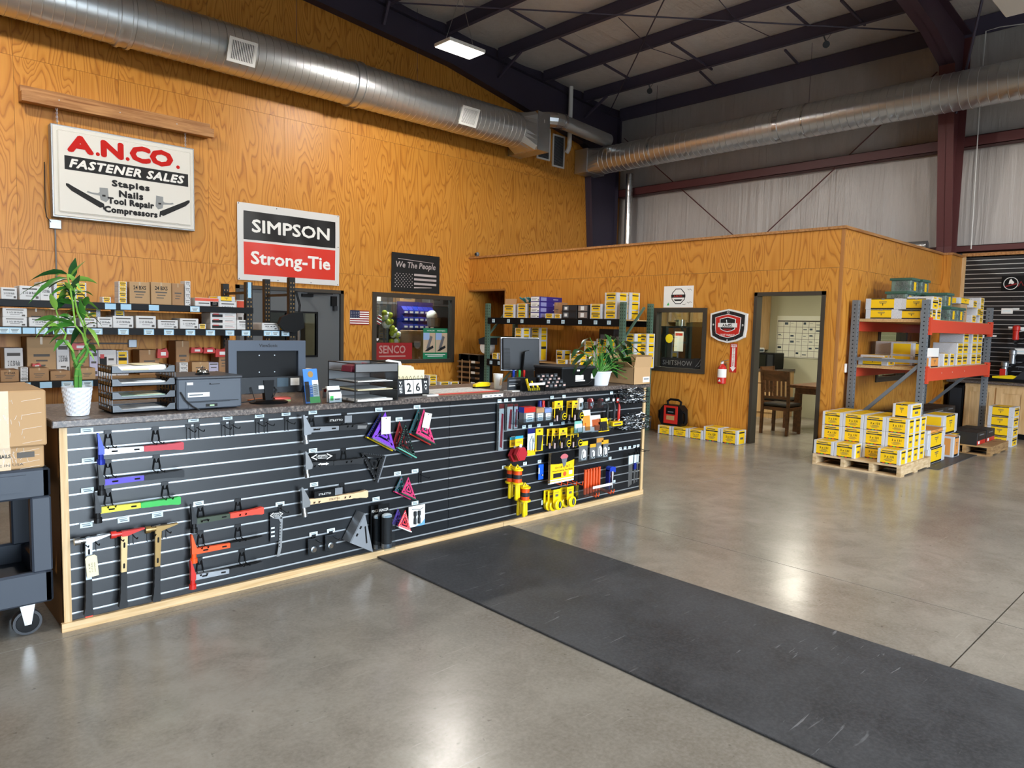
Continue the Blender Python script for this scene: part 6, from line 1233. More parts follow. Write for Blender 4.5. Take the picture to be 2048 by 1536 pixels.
# low shelf
sbox('k', (1, 38, 740, 765), 'low', 'far left front of the low shelf', txt='2" STAR'); 
z = None
for i in range(5): z = sbox('w', (41, 56, 759-6*i, 765-6*i), 'low', 'tiny, in the low shelf stack, %s from the bottom' % ORD[i], .0, .12, '50', z=z)
sbox('k', (59, 98, 736, 764), 'low', 'second brown carton from left on the low shelf'); sbox('k', (101, 141, 742, 762), 'low', 'low, left of the bamboo stalk on the low shelf'); sbox('kp', (158, 191, 736, 762), 'low', 'behind the bamboo stalk on the low shelf')
for i, (st, r, w_) in enumerate((('w', (9, 46, 696, 738), 'with pink label at the back of the low shelf'), ('kp', (54, 112, 674, 738), 'large with white label at the back of the low shelf'), ('w', (113, 139, 680, 738), 'plain, beside the large brown carton'), ('k', (140, 178, 700, 738), 'behind the bamboo at the back of the low shelf'), ('lav', (179, 196, 701, 750), 'right of the bamboo at the back'), ('wr', (197, 233, 700, 750), 'right of the lavender carton'), ('y', (234, 257, 701, 750), 'at the back of the low shelf above the trays'), ('k', (279, 319, 700, 750), 'above the letter trays at the back'), ('k', (352, 379, 682, 752), 'tall, left of the monitor'), ('kp', (384, 418, 724, 756), 'beside the monitor, front', ), ('lav', (418, 437, 725, 756), 'touching the monitor edge'), ('k', (438, 456, 700, 756), 'half hidden by the monitor'))):
    sbox(st, r, 'low', w_, .42 if i != 9 else .3, .26)
z = None
for i in range(3): z = sbox('w', (359, 376, 741-8*i, 749-8*i), 'low', 'tiny, above the printer, %s from the bottom' % ORD[i], .02, .12, '50', z=z)
for i, (x0, x1, y0, y1) in enumerate(((314, 336, 696, 716), (381, 405, 694, 706), (406, 430, 694, 707), (430, 456, 696, 714), (141, 178, 685, 700), (64, 82, 726, 737))):
    Y = SY+.40; a = onY(x0, y1, Y); b = onY(x1, y0, Y); w_ = b.x-a.x; h = b.z-a.z
    mb = MB(); mb.prism([(-w_*.5, 0), (w_*.45, .004), (w_*.5, h*.5), (w_*.3, h), (-w_*.1, h*.85), (-w_*.45, h*.95), (-w_*.5, h*.4)], 0, .06, RED); mb.box(-w_*.2, -.001, h*.25, w_*.25, 0, h*.6, WHITEP); o = mb.build('red_pack'); o.location = (a.x+w_/2, Y-.02, a.z); tag(o, ORD[i]+' red plastic pack from the right on the rear of the low shelf' if i > 3 else ORD[i]+' red plastic pack right of the bamboo on the low shelf', 'plastic pack', 'red packs on the low shelf')
# dark conduit with outlet box behind the shelf
p = onY(266, 687, SYR); t = thing('wall_outlet', 'grey surface outlet box on the plywood behind the stock rack', 'outlet', (p.x, SYR+.045, p.z)); MB().bbox(-.045, -.04, -.045, .045, 0, .045, LGREY, .005).build('outlet_box', t); MB().cyl((-.9, -.02, .0), (-.045, -.02, 0), .009, LGREY, n=8).build('conduit', t)
# headset hanging on upright
p = onY(588, 640, SY-.05); t = thing('hanging_headset', 'black face shield hanging on the rack upright', 'face shield', (p.x-.02, SY-.06, p.z-.07))
mb = MB(); mb.tube([(.04, 0, .42), (.08, -.02, .25), (.06, -.03, .1), (-.02, -.04, .03)], .014, BLACK, 7); mb.build('strap', t); mb = MB(); mb.prism([(-.20, .02), (-.17, .10), (-.02, .16), (.10, .17), (.12, -.02), (.0, -.08), (-.12, -.07)], -.06, .0, BLACK); mb.build('shell', t)
# ================================================================ GREEN RACK ALONG THE OFFICE WALL
GX, GXR = 7.746, 8.50
gr = thing('green_rack', 'green steel rack along the office wall behind the counter', 'storage rack')
for y in (2.60, 5.66):
    post(gr, GX, y, 1.985, RACKG, HOLE, face='x'); post(gr, GXR-.07, y, 1.985, RACKG, HOLE, face='x')
    MB().bar((GX+.05, y, .25), (GXR-.05, y, .8), .03, .03, RACKG).build('frame_brace', gr); MB().bar((GX+.05, y, 1.38), (GXR-.05, y, 1.38), .03, .03, RACKG).build('frame_brace', gr); MB().bar((GX+.06, y, 1.42), (GXR-.20, y, 1.92), .03, .03, RACKG).build('frame_brace', gr); MB().bar((GX+.05, y, .12), (GXR-.05, y, .12), .03, .03, RACKG).build('frame_brace', gr)
GL = ((1.62, 1.73), (.87, .985), (.12, .22))
for z0, z1 in GL:
    for x in (GX-.005, GXR-.045): MB().box(x, 2.64, z0, x+.05, 5.62, z1, BLACK).build('beam', gr)
    for i in range(6): a = 2.64+2.98*i/6; MB().box(GX+.045, a, z1-.02, GXR-.05, a+2.98/6-.006, z1-.002, DECK).build('deck_board', gr)
for x, y, l in [(x, y, 0) for x, y in ((987, 641), (1017, 641), (1044, 642), (1097, 643), (1126, 643), (1160, 643), (1191, 644), (1218, 643))]+[(982, 723, 1), (998, 724, 1), (1019, 726, 1)]:
    p = onX(x, y, GX-.006); o = inst('beam_label', lab_t, gr, (GX-.0065, p.y, sum(GL[l])/2), -HALF); o.scale = (.72, 1, 1)
def gbox(style, x0, x1, ys, lev, where, dx=.06, depth=.24, txt=None):
    """stack of boxes; ys = pixel heights of the joints from the bottom up"""
    X = GX+dx; ymid = (ys[0]+ys[-1])/2; a = onX(x0, ymid, X); b = onX(x1, ymid, X); z = GL[lev][1]+.0005; n = len(ys)-1
    for i in range(n):
        h = max(.03, onX((x0+x1)/2, ys[i+1], X).z-z); wh = where if n == 1 else where+', %s from the bottom' % ORD[i]
        put(style, (X, (a.y+b.y)/2, z), (abs(a.y-b.y), depth, h), wh, -HALF, txt, 'boxes on the green rack'); z += h+.0005
    return z, (a.y+b.y)/2
z, yc = gbox('y', 1006, 1029, (636, 623, 609), 0, 'at the left end of the green rack')
mb = MB(); mb.prism([(.0, 0), (.02, .10), (.024, .10), (.004, 0)], -.11, .11, KRAFT); o = mb.build('open_flap'); o.location = (GX+.10, yc, z); o.rotation_euler = (0, 0, math.radians(20)); tag(o, 'brown open box flap at the left end of the green rack', 'box flap')
z, yc = gbox('y', 1034, 1053, (636, 623, 607), 0, 'under the teal gloves on the green rack')
rnd = random.Random(5); t = thing('teal_gloves', 'pile of teal and grey work gloves on the green rack', 'gloves', (GX+.16, yc-.02, z))
for i in range(5):
    mb = MB(); q = Vector((rnd.uniform(-.06, .06), rnd.uniform(-.10, .10), .03)); 
    for k in range(4): mb.tube([q, q+Vector((rnd.uniform(-.03, .03), -.06+.04*k, .04)), q+Vector((rnd.uniform(-.05, .05), -.12+.08*k, .05+.03*rnd.random()))], .014, mat('glove_teal', '1f7a86', .8) if i % 2 else mat('glove_grey', 'b09880', .8), 6, [.025, .016, .012])
    mb.build('glove', t, True)
gbox('p', 1061, 1079, (636, 625, 614, 603, 593), 0, 'in the indigo stack', .04, .55)
gbox('y', 1090, 1106, (637, 627), 0, 'small, right of the indigo stack', .04, .18); gbox('y', 1109, 1121, (637, 628), 0, 'smallest, beside the black boxes', .04, .14)
gbox('k', 1108, 1119, (636, 605), 0, 'standing behind the small yellow boxes', .4, .2)
gbox('bk', 1124, 1153, (636, 623, 610), 0, 'left of two black stacks on green rack', .05, .3); gbox('bw', 1155, 1176, (636, 623, 610), 0, 'right of two black stacks on green rack', .05, .3)
gbox('y', 1180, 1203, (637, 623, 608), 0, 'left of the tall yellow stack on green rack', .04, .26); gbox('y', 1209, 1234, (637, 620, 602, 585), 0, 'in the tall yellow stack on green rack', .04, .26); gbox('y', 1241, 1259, (637, 620, 602, 585), 0, 'behind the right upright of green rack', .36, .26)
# low level of the green rack
gbox('y', 984, 995, (719, 706), 1, 'leftmost small box on the low shelf of green rack', .04, .14); gbox('y', 997, 1009, (719, 707), 1, 'second small box on the low shelf of green rack', .04, .14); gbox('y', 1012, 1026, (720, 706, 693), 1, 'third pile on the low shelf of green rack', .3, .18)
gbox('y', 1029, 1043, (721, 708, 695, 682, 669, 656), 1, 'in five high column of green rack', .04, .2); gbox('y', 1045, 1060, (690, 680, 668, 655), 1, 'behind the five high column', .4, .2); gbox('y', 1062, 1079, (690, 680, 668, 655), 1, 'second column behind the silver monitor', .4, .2)
gbox('y', 1113, 1133, (729, 719), 1, 'single, just right of the silver monitor', .06, .2); gbox('y', 1112, 1126, (716, 700), 1, 'narrow column behind the receipt printer', .42, .2); gbox('y', 1139, 1157, (729, 719, 708), 1, 'pair right of the silver monitor', .06, .2)
gbox('y', 1168, 1190, (722, 708, 695, 682), 1, 'column half hidden by the leafy plant, left', .3, .2); gbox('y', 1192, 1215, (722, 708, 693, 678), 1, 'column half hidden by the leafy plant, right', .3, .2); gbox('bk', 1198, 1228, (676, 658), 1, 'dark, above the leafy plant', .45, .2)
gbox('y', 1251, 1269, (716, 704, 686, 667), 1, 'column right of the leafy plant', .34, .3); gbox('y', 1275, 1294, (716, 704, 686, 667), 1, 'column nearest the office window', .50, .2)
p = onX(977, 690, GX+.3); t = thing('rounded_object', 'grey and white rounded object behind the green rack upright', 'fan', (p.x+.2, p.y+.25, p.z)); MB().lathe([(.02, -.10), (.12, -.09), (.15, 0), (.14, .06), (.0, .07)], (0, 0, -.05), WHITE, 20, 'x').build('bowl', t, True); MB().prism([(-.16, .0), (.14, .0), (.16, .10), (-.05, .16), (-.16, .13)], -.1, .1, CHAR, 'x').build('cover', t); MB().bar((.05, 0, .05), (.05, .0, -1.1), .03, .03, BLACKM).build('stand', t)  # rounded object of unknown use
# cardboard bin organiser and bench with yellow boxes by the plywood wall
a = onX(915, 770, 8.1); b = onX(957, 770, 8.1); t = thing('bin_organiser', 'tall brown and black cardboard bin organiser by the plywood wall', 'bin organiser', (8.1, (a.y+b.y)/2, 0), -HALF); w = abs(a.y-b.y); h = onX(936, 709, 8.1).z
MB().box(-w/2, .02, 0, w/2, .35, h, BLACK).build('back_box', t)
n = 9
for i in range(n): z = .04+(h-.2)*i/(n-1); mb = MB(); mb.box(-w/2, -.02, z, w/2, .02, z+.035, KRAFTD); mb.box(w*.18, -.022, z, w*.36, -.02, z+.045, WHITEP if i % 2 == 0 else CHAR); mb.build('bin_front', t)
for x in (-w*.25, w*.12): MB().box(x-.008, -.03, 0, x+.008, -.021, h-.1, KRAFT2).build('divider', t)
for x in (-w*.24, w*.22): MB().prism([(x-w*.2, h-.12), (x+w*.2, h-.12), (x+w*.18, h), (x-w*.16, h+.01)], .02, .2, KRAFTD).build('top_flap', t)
a = onY(858, 776, 6.55); b = onY(925, 776, 6.55); zt = onY(890, 776, 6.55).z
t = thing('stock_bench', 'low wooden bench by the plywood wall', 'bench', (a.x, 6.5, 0)); w = b.x-a.x; MB().box(0, 0, zt-.04, w, .5, zt, DECK).build('bench_top', t)
for x in (.03, w-.09):
    for y in (.02, .42): MB().box(x, y, 0, x+.06, y+.06, zt-.04, OAKZ).build('leg', t)
for i, (x0, x1, y0, y1, st) in enumerate(((858, 874, 750, 776, 'y'), (880, 899, 763, 776, 'y'), (901, 918, 763, 776, 'y'))):
    p = onY(x0, y1, 6.53); q = onY(x1, y0, 6.53); hh = q.z-zt; n_ = 2 if i == 0 else 1
    for k in range(n_): put(st, ((p.x+q.x)/2, 6.53, zt+.0005+k*(hh/n_+.0005)), (q.x-p.x, .2, hh/n_), ('left pile of the low bench, '+('lower', 'upper')[k] if i == 0 else ORD[i]+' along the low bench'), 0, None, 'boxes on the low bench')
# ================================================================ PALLET RACK BY THE OFFICE SIDE WALL
RY0, RY1, RX0, RX1 = -1.19, -.29, 8.87, 11.85
pr = thing('pallet_rack', 'grey and orange pallet rack against the office side wall', 'storage rack')
RH = mat('rack_hole', '15171a', .9)
for x in (RX0, RX1-.08):
    for y in (RY0+.0375, RY1-.0375):
        mb = MB(); H = 2.03; mb.box(x, y-.0375, 0, x+.08, y+.0375, H, RACKS)
        z = .08
        while z < H-.03:
            mb.lathe([(.0085, 0), (.0085, .001)], (x-.001, y, z), RH, 8, 'x'); mb.lathe([(.0085, -.001), (.0085, 0)], (x+.04, y-.0375, z), RH, 8, 'y'); z += .051
        mb.build('upright', pr); MB().box(x-.02, y-.06, 0, x+.10, y+.06, .008, RACKS).build('foot_plate', pr)
    for a, b in (((RY0+.05, 1.27), (RY1-.05, 1.27)), ((RY0+.05, 1.24), (RY1-.05, .42)), ((RY0+.05, .15), (RY1-.05, .15))):
        MB().bar((x+.03, a[0], a[1]), (x+.03, b[0], b[1]), .04, .04, RACKS).build('frame_brace', pr)
RL = {'top': (1.63, 1.785), 'mid': (1.03, 1.185)}
for k, (z0, z1) in RL.items():
    for y in (RY0-.02, RY1-.04):
        mb = MB(); mb.box(RX0+.08, y, z0, RX1-.08, y+.05, z1, RACKO); b_ = mb.build('beam', pr)
        for x in (RX0+.05, RX1-.13):
            mb = MB(); mb.box(x, y-.006, z0-.03, x+.07, y+.056, z1+.03, RACKO)
            for s_ in (.02, .16): mb.cyl((x-.001, y+.025, z0+s_), (x, y+.025, z0+s_), .009, RH, n=8)
            mb.build('beam_bracket', pr)
    MB().box(RX0+.09, RY0+.02, z1-.03, RX1-.09, RY1-.03, z1+.008, DECK).build('deck_board', pr)
mb = MB()
for x in (9.5, 9.95, 10.5): mb.cyl((x, RY0-.0215, 1.12), (x, RY0-.02, 1.12), .008, WHITE, n=8)
mb.build('beam_rivet', pr)
ZT, ZM = RL['top'][1]+.0085, RL['mid'][1]+.0085
GRP = 'nail boxes on the pallet rack'
def xbox(style, X, px, py, where, depth=.25, zb=None, txt=None, group=GRP):
    """box whose long side faces -X, measured on plane X: px = (left, right), py = (top, bottom)"""
    a = onX(px[0], sum(py)/2, X); b = onX(px[1], sum(py)/2, X); z = onX(sum(px)/2, py[1], X).z if zb is None else zb; h = onX(sum(px)/2, py[0], X).z-z
    put(style, (X, (a.y+b.y)/2, z), (abs(a.y-b.y), depth, h), where, -HALF, txt, group); return z+h+.0005
def ybox(style, Y, px, py, where, depth=.25, zb=None, txt=None, group=GRP):
    a = onY(px[0], sum(py)/2, Y); b = onY(px[1], sum(py)/2, Y); z = onY(sum(px)/2, py[1], Y).z if zb is None else zb; h = onY(sum(px)/2, py[0], Y).z-z
    put(style, ((a.x+b.x)/2, Y, z), (abs(a.x-b.x), depth, h), where, 0, txt, group); return z+h+.0005
# top level, end boxes seen from the end frame
z = xbox('yl', 8.98, (1731, 1796), (619, 637), 'lower left at the end of the top level', .26, ZT); z2 = xbox('yl', 8.98, (1795, 1852), (621, 637), 'lower right at the end of the top level', .26, ZT)
xbox('yl', 8.98, (1731, 1803), (597, 618), 'upper left at the end of the top level', .26, z); xbox('yl', 8.98, (1803, 1864), (597, 618), 'upper right at the end of the top level', .26, z)
def ynail(X0, X1, Y, z, h, where, style='yl'): put(style, ((X0+X1)/2, Y, z), (X1-X0, .35, h), where, 0, None, GRP)
# small boxes along the front of the top level
for i, (X, n, w_) in enumerate(((9.27, 2, .16), (9.46, 2, .18))):
    for k in range(n): put('y', (X, RY0+.05, ZT+k*.145), (w_, .3, .144), 'on the top level front, %s column, %s' % (ORD[i], ('lower', 'upper')[k]), 0, None, GRP)
# green tubs of nails
LID = mat('tub_lid_green', '3a5f52', .45)
mb = MB(); mb.bbox(-.14, -.12, 0, .14, .12, .15, mat('tub_grey_green', '74897f', .35), .006); mb.box(.144, -.05, .02, .149, .05, .14, YEL); mb.box(-.03, -.1235, .02, .05, -.1205, .13, YEL); tubw = mb.mesh('tub_wall')
mb = MB(); rnd = random.Random(2); pass
for i in range(140): x, y, z = rnd.uniform(-.13, .10), -.1212, rnd.uniform(.01, .13); a = rnd.uniform(0, 3.14); mb.bar((x, y, z), (x+.03*math.cos(a), y, z+.03*math.sin(a)), .004, .003, LGREY if i % 3 else mat('tub_dark_green', '4d6158', .5))  # nail bars, some in a darker grey green
for i in range(140): x, y, z = -.1412, rnd.uniform(-.10, .07), rnd.uniform(.01, .13); a = rnd.uniform(0, 3.14); mb.bar((x, y, z), (x, y+.03*math.cos(a), z+.03*math.sin(a)), .004, .003, LGREY if i % 3 else mat('tub_dark_green', '4d6158', .5))
tubn = mb.mesh('nail_fill')
mb = MB(); mb.prism([(-.16, .15), (.16, .15), (.162, .175), (.15, .182), (-.15, .182), (-.162, .175)], -.135, .135, LID); tubl = mb.mesh('tub_lid')
mb = MB(); mb.box(-.1255, -.06, .02, -.1245, .06, .12, YEL); mb.box(-.127, -.03, .06, -.1255, .03, .1, INK)
def tub(X, Y, z, where):
    t = thing('nail_tub', 'green lidded tub of loose nails '+where, 'nail tub', (X, Y, z), 0, 'green nail tubs'); inst('tub_wall', tubw, t); o = inst('nail_fill', tubn, t); inst('tub_lid', tubl, t)
for X, Y, lv, wh in ((9.95, RY0+.14, 0, 'on the top level front, left'), (10.29, RY0+.14, 0, 'on the top level front, right'), (9.95, RY0+.20, 1, 'stacked above the front pair'), (9.45, RY0+.52, 0, 'low, behind the end boxes'), (9.45, RY0+.52, 1, 'middle, behind the end boxes'), (9.82, RY0+.52, 1, 'second layer, nearer the wall'), (9.60, RY0+.52, 2, 'top left of the pyramid'), (9.96, RY0+.50, 2, 'top right of the pyramid'), (9.82, RY0+.52, 0, 'bottom layer, nearer the wall'), (10.2, RY0+.52, 1, 'second layer, far end')):
    tub(X, Y, ZT+.001+lv*.183, wh)
put('kp', (10.72, RY0+.10, ZT), (.30, .3, .25), 'on the top level between tubs and nail boxes', 0, None, GRP); put('yl', (10.78, RY0+.10, ZT+.2505), (.62, .3, .085), 'laid over the brown carton on the top level', 0, None, GRP)
for i in range(3): put('y', (11.05+.24*(i % 2), RY0+.05, ZT+.105*i), (.22, .3, .104), 'right end of the top level, %s from the bottom' % ORD[i], 0, None, GRP)
for i in range(4): put('y', (11.42, RY0+.05, ZT+.092*i), (.2, .3, .091), 'farthest column on the top level, %s from the bottom' % ORD[i], 0, None, GRP)
# middle level
xbox('yl', 8.98, (1716, 1775), (715, 737), 'alone at the end of the middle level', .26, ZM)
for i in range(3): put('y', (9.30+.17*i, -.60, ZM), (.15, .3, .125), 'in the row behind the end frame, %s' % ORD[i], 0, None, GRP)
for i, (X, n) in enumerate(((9.75, 2), (10.02, 2), (10.3, 2))):
    for k in range(n): put('y', (X, -.62, ZM+k*.155), (.24, .28, .154), 'rear of the middle level, %s column, %s' % (ORD[i], ('lower', 'upper')[k]), 0, None, GRP)
mb = MB(); mb.box(-.31, 0, 0, .31, .012, .24, WHITEP); mb.box(-.31, -.0005, .2, -.29, 0, .24, TAPE); mb.box(.295, -.0005, 0, .31, .0, .24, LGREY); o = tag(mb.build('white_sheet'), 'blank white board sheet standing on the middle rack level', 'board sheet'); o.location = (9.42, RY0+.09, ZM+.001); put('yo', (9.33, RY0+.02, ZM), (.44, .06, .13), 'front left of the middle level', 0, None, GRP)
put('yl', (9.72, RY0+.32, ZM+.13), (.5, .28, .17), 'raised above the flat sheet on the middle level', 0, None, GRP); put('yl', (9.72, RY0+.32, ZM), (.5, .28, .129), 'under the raised box on the middle level', 0, None, GRP)
for i, X in enumerate((9.86, 10.12)): put('y', (X, RY0+.04, ZM), (.2, .26, .17), 'low at the front of the middle level, %s' % ORD[i], 0, None, GRP)
for c_, X in enumerate((10.42, 10.75, 11.10, 11.45)):
    for k in range(2 if c_ == 0 else 3): put('y', (X, RY0+.03+.02*(c_ % 2), ZM+k*.155), (.28, .3, .154), 'middle level right block, %s column, %s up' % (ORD[c_], ORD[k]), 0, None, GRP)
# ================================================================ PALLETS AND FLOOR STACKS
def pallet(label, x0, y0, w, d, mt, along='y', h=.13):
    t = thing('wooden_pallet', label, 'pallet', (x0, y0, 0), 0, 'wooden pallets')
    # stringers run along x (dark openings face -x)
    for k in range(4): y = (d-.045)*k/3*(1 if k < 3 else 1); y = [0, d*.30, d*.62, d-.045][k]; MB().box(0, y, .018, w, y+.045, h-.02, mt).build('stringer', t)
    n = 7
    for k in range(n): a = (w-.13)*k/(n-1); MB().box(a, 0, h-.02, a+.13, d, h, mt).build('deck_board', t)
    for k in range(3): a = (w-.12)*k/2; MB().box(a, 0, 0, a+.12, d, .018, mt).build('base_board', t)
    return t
pallet('pale wooden pallet under the big stack of yellow nail boxes', 7.81, -1.345, 1.02, .995, PALLET)
PZ = .1305; bw, bd, bh = .2425, .203, .1675
names_r = ('front', 'second', 'third', 'rear'); names_l = ('bottom', 'middle', 'top')
for r_ in range(4):
    for c_ in range(4):
        for l_ in range(3):
            if r_ == 0 and (l_ > 0 or c_ == 2): continue
            X = 7.835+.205*r_; Y = -.343-.245*c_-bw/2
            put('pal', (X, Y, PZ+l_*(bh+.001)), (bw, bd, bh), 'on the pallet, %s row, %s from left, %s layer' % (names_r[r_], ORD[c_], names_l[l_]), -HALF, '3 x 131', 'nail boxes stacked on the pallet')
put('yl', (8.16, -1.20, PZ+3*(bh+.001)), (.20, .36, .16), 'single odd box on top of the pallet stack', -HALF, None, 'nail boxes stacked on the pallet')
# dark mat under the rack
tag(MB().box(8.70, -1.47, 0, 11.45, -.30, .006, RUBMAT).build('rack_mat'), 'thin dark rubber mat under the pallet rack', 'floor mat')
G2 = 'cartons on the floor by the pallet rack'; F0 = .0065
z = ybox('yl', -1.30, (1856, 1889), (895, 926), 'floor stack beside the pallet, lower', .3, F0, group=G2); z = ybox('yl', -1.30, (1856, 1889), (866, 895), 'floor stack beside the pallet, upper', .3, z, group=G2)
ybox('yo', -1.28, (1856, 1892), (858, 866), 'flat, on top of the floor stack beside the pallet', .3, z, group=G2)
put('yo', (9.92, -1.33, F0), (.27, .3, .27), 'standing on the rack mat', 0, None, G2); put('yl', (10.28, -1.25, F0), (.32, .28, .26), 'behind the orange carton on the rack mat', 0, None, G2); put('yl', (10.08, -1.20, F0+.275), (.60, .26, .26), 'large, set across the floor cartons under the rack', 0, None, G2)
pallet('weathered wooden pallet under the black and red cartons', 10.35, -1.62, .95, .95, PALLET2)
G3 = 'black and red cartons under the rack'
for i, (x, y, zl, w_, wh) in enumerate(((10.55, -1.46, .1305, .42, 'front left on the weathered pallet'), (11.02, -1.46, .1305, .42, 'front right on the weathered pallet'))): put('br', (x, y, zl), (w_, .36, .17), wh, 0, None, G3)
for i in range(4):
    put('br', (9.55+.46*i, -.95, F0), (.44, .36, .20), 'under the rack, lower row, %s from left' % ORD[i], 0, None, G3); put('br', (9.55+.46*i, -.95, F0+.2005), (.44, .36, .20), 'under the rack, middle row, %s from left' % ORD[i], 0, None, G3); put('br', (9.60+.46*i, -.95, F0+.4010), (.44, .36, .17), 'under the rack, upper row, %s from left' % ORD[i], 0, None, G3)
# stack at the far right, in front of the birch cabinets
for i in range(4): put('yl', (11.58+.01*(i % 2), -1.44-.0*i, .0+i*.1455), (.32, .34, .145), 'in the four high stack by the birch cabinets, %s up' % ORD[i], -HALF, None, 'four high stack by the cabinets')
# ================================================================ ROW OF BOXES AND JUMP STARTER BY THE OFFICE WALL
for i, (y0, y1, h) in enumerate(((.94, 1.205, .20), (1.215, 1.485, .205), (1.495, 1.735, .135), (1.745, 2.03, .135), (2.04, 2.28, .13))):
    put('pal', (8.33+.0*i, (y0+y1)/2, 0), (y1-y0, .235, h), 'in the row along the office wall, %s from the doorway' % ORD[i], -HALF, ('2 x 120', '2 x 120', '2 x 113', '2 x 113', '2 x 113')[i], 'nail boxes along the office wall')
t = thing('jump_starter', 'black jump starter with red front on the nail box row', 'jump starter', (8.40, 2.10, .1365), -HALF); k = .385
mb = MB(); mb.prism([(-.17, .0), (.17, .0), (.20, .05), (.19, .25), (.13, .31), (-.13, .31), (-.19, .25), (-.20, .05)], 0, .16, BLACK); mb.build('body', t)
mb = MB(); mb.tube([(-.11, .08, .29), (-.12, .08, .36), (-.07, .08, .39), (.07, .08, .39), (.12, .08, .36), (.11, .08, .29)], .018, BLACK, 8); mb.build('carry_handle', t, True)
mb = MB(); slab_rects(mb, rects_minus((-.12, .12, .03, .30), [(-.085, .085, .17, .27)]), 'y', -.014, 0, RED); mb.box(-.085, -.01, .17, .085, -.002, .27, BLACK); mb.box(-.07, -.016, .085, .07, -.014, .15, mat('instruction_label', 'b8905c', .6)); mb.box(-.05, -.012, .20, .05, -.0105, .215, GREYP); mb.build('front_panel', t)
for s_ in (-1, 1): MB().tube([(s_*.19, .04, .22), (s_*.235, .04, .20), (s_*.24, .05, .10), (s_*.21, .05, .04)], .022, BLACK, 7).build('clamp_cable', t, True)
# ================================================================ SIGNS AND FLAGS ON THE PLYWOOD WALL
p = onY(100.2, 246, 7.05); q = onY(388, 297, 7.05); b = onY(107, 433, 7.05); x0, x1, z0, z1 = p.x, q.x, b.z, (p.z+q.z)/2; w, h = x1-x0, z1-z0
t = thing('hanging_sign', 'white A.N.CO. FASTENER SALES sign hanging on chains', 'sign', (x0, 7.05, z0))
mb = MB(); mb.bbox(0, 0, 0, w, .14, h, LGREY, .006); mb.build('cabinet', t)
mb = MB(); SW = mat('sign_acrylic', 'dedcd4', .45); mb.bbox(.02, -.012, .02, w-.02, .0, h-.02, SW, .006); mb.bbox(.07, -.028, .07, w-.06, -.010, h-.07, SW, .014); mb.build('face_panel', t)
f = -.0295; SR = mat('sign_red', 'c21a12', .6, spec=.2); SG = mat('sign_grey', '8f9394', .6)
mb = MB(); 
for s_, u, wd, hh, v in (('A', .185, .165, .175, .815), ('.', .297, .028, .036, .742), ('N', .395, .145, .175, .815), ('.', .500, .028, .036, .742), ('C', .590, .140, .180, .815), ('O', .745, .165, .180, .815), ('.', .868, .028, .036, .742)):
    if s_ == '.': mb.prism([(w*u+.5*w*wd*math.cos(a), h*v+.5*w*wd*math.sin(a)) for a in [k*math.pi/6 for k in range(12)]], f-.002, f, SR)
    else: mb.text(s_, (w*u, f-.001, h*v), X1, Z1, w*wd*.93, h*hh*.90, SR, fat=.02)
mb.build('red_lettering', t)
MB().box(w*.08, f-.001, h*.525, w*.945, f, h*.675, INK).build('black_band', t)
MB().text('FASTENER SALES', (w*.512, f-.002, h*.60), X1, Z1, w*.80, h*.088, WHITEP, 0, .25, 1.12, .007).build('white_lettering', t)
mb = MB()
for s_, v, wd in (('Staples', .435, .26), ('Nails', .335, .165), ('Tool Repair', .235, .32), ('Compressors', .135, .37)): mb.text(s_, (w*.52, f-.001, h*v), X1, Z1, w*wd, h*(.085 if s_ != 'Nails' else .070), INK, 0, 0, 1.1, .007)
mb.build('black_lettering', t)
def nailer(cx, cz, sg, k):
    mb = MB(); g = lambda pts: [(cx+sg*u*k, cz+v*h*.25) for u, v in pts]
    mb.prism(g([(.78, .98), (.98, 1.0), (1.0, .5), (.93, .36), (.80, .44), (.78, .62), (.55, .66), (.47, .70), (.50, .76), (.60, .72), (.74, .72), (.78, .78)]), f-.001, f, SG); mb.prism(g([(.84, .60), (.92, .60), (.92, .68), (.84, .68)]), f-.002, f-.001, INK)
    mb.prism(g([(0, .98), (.06, .97), (.18, .86), (.88, .28), (.90, .02), (.86, .02), (.85, .12), (.78, .08), (.12, .68), (.0, .88)]), f-.002, f-.0005, INK)
    return mb
nailer(w*.085, h*.13, 1, w*.28).build('nail_gun_picture', t); nailer(w*.955, h*.12, -1, w*.26).build('nail_gun_picture', t)
# plank the sign hangs from
a = onY(42, 168, 7.0); b2 = onY(427, 270, 7.0); zt = a.z
t = thing('hanging_plank', 'cedar plank fixed above the hanging sign', 'plank', (a.x, 6.98, zt-.20)); L = b2.x-a.x
MB().box(0, 0, 0, L, .09, .125, CEDAR).build('front_plank', t); MB().box(0, .09, .02, L-.02, .235, .21, CEDAR).build('back_plank', t)
mb = MB()
for x in (L*.17, L*.47, L*.78): mb.cyl((x, -.002, .09), (x, 0, .09), .008, SILVER, n=8)
mb.build('bolt_head', t)
for px, lb in ((115, 'left chain holding the hanging sign'), (371, 'right chain holding the hanging sign')):
    c = onY(px, 262, 7.04); top_ = zt-.20; n = int((top_-z1)/.03)+2; mb = MB()
    for i in range(n):
        z = z1+(top_-z1)*(i+.5)/n; r_ = .010; hh = (top_-z1)/n*.75; a_ = X1 if i % 2 else Y1
        mb.tube([Vector((c.x, 7.05, z))+a_*r_*math.cos(th)+Z1*hh*math.sin(th) for th in [k*math.pi/4 for k in range(9)]], .003, SILVER, 5)
    tag(mb.build('sign_chain'), lb, 'chain')
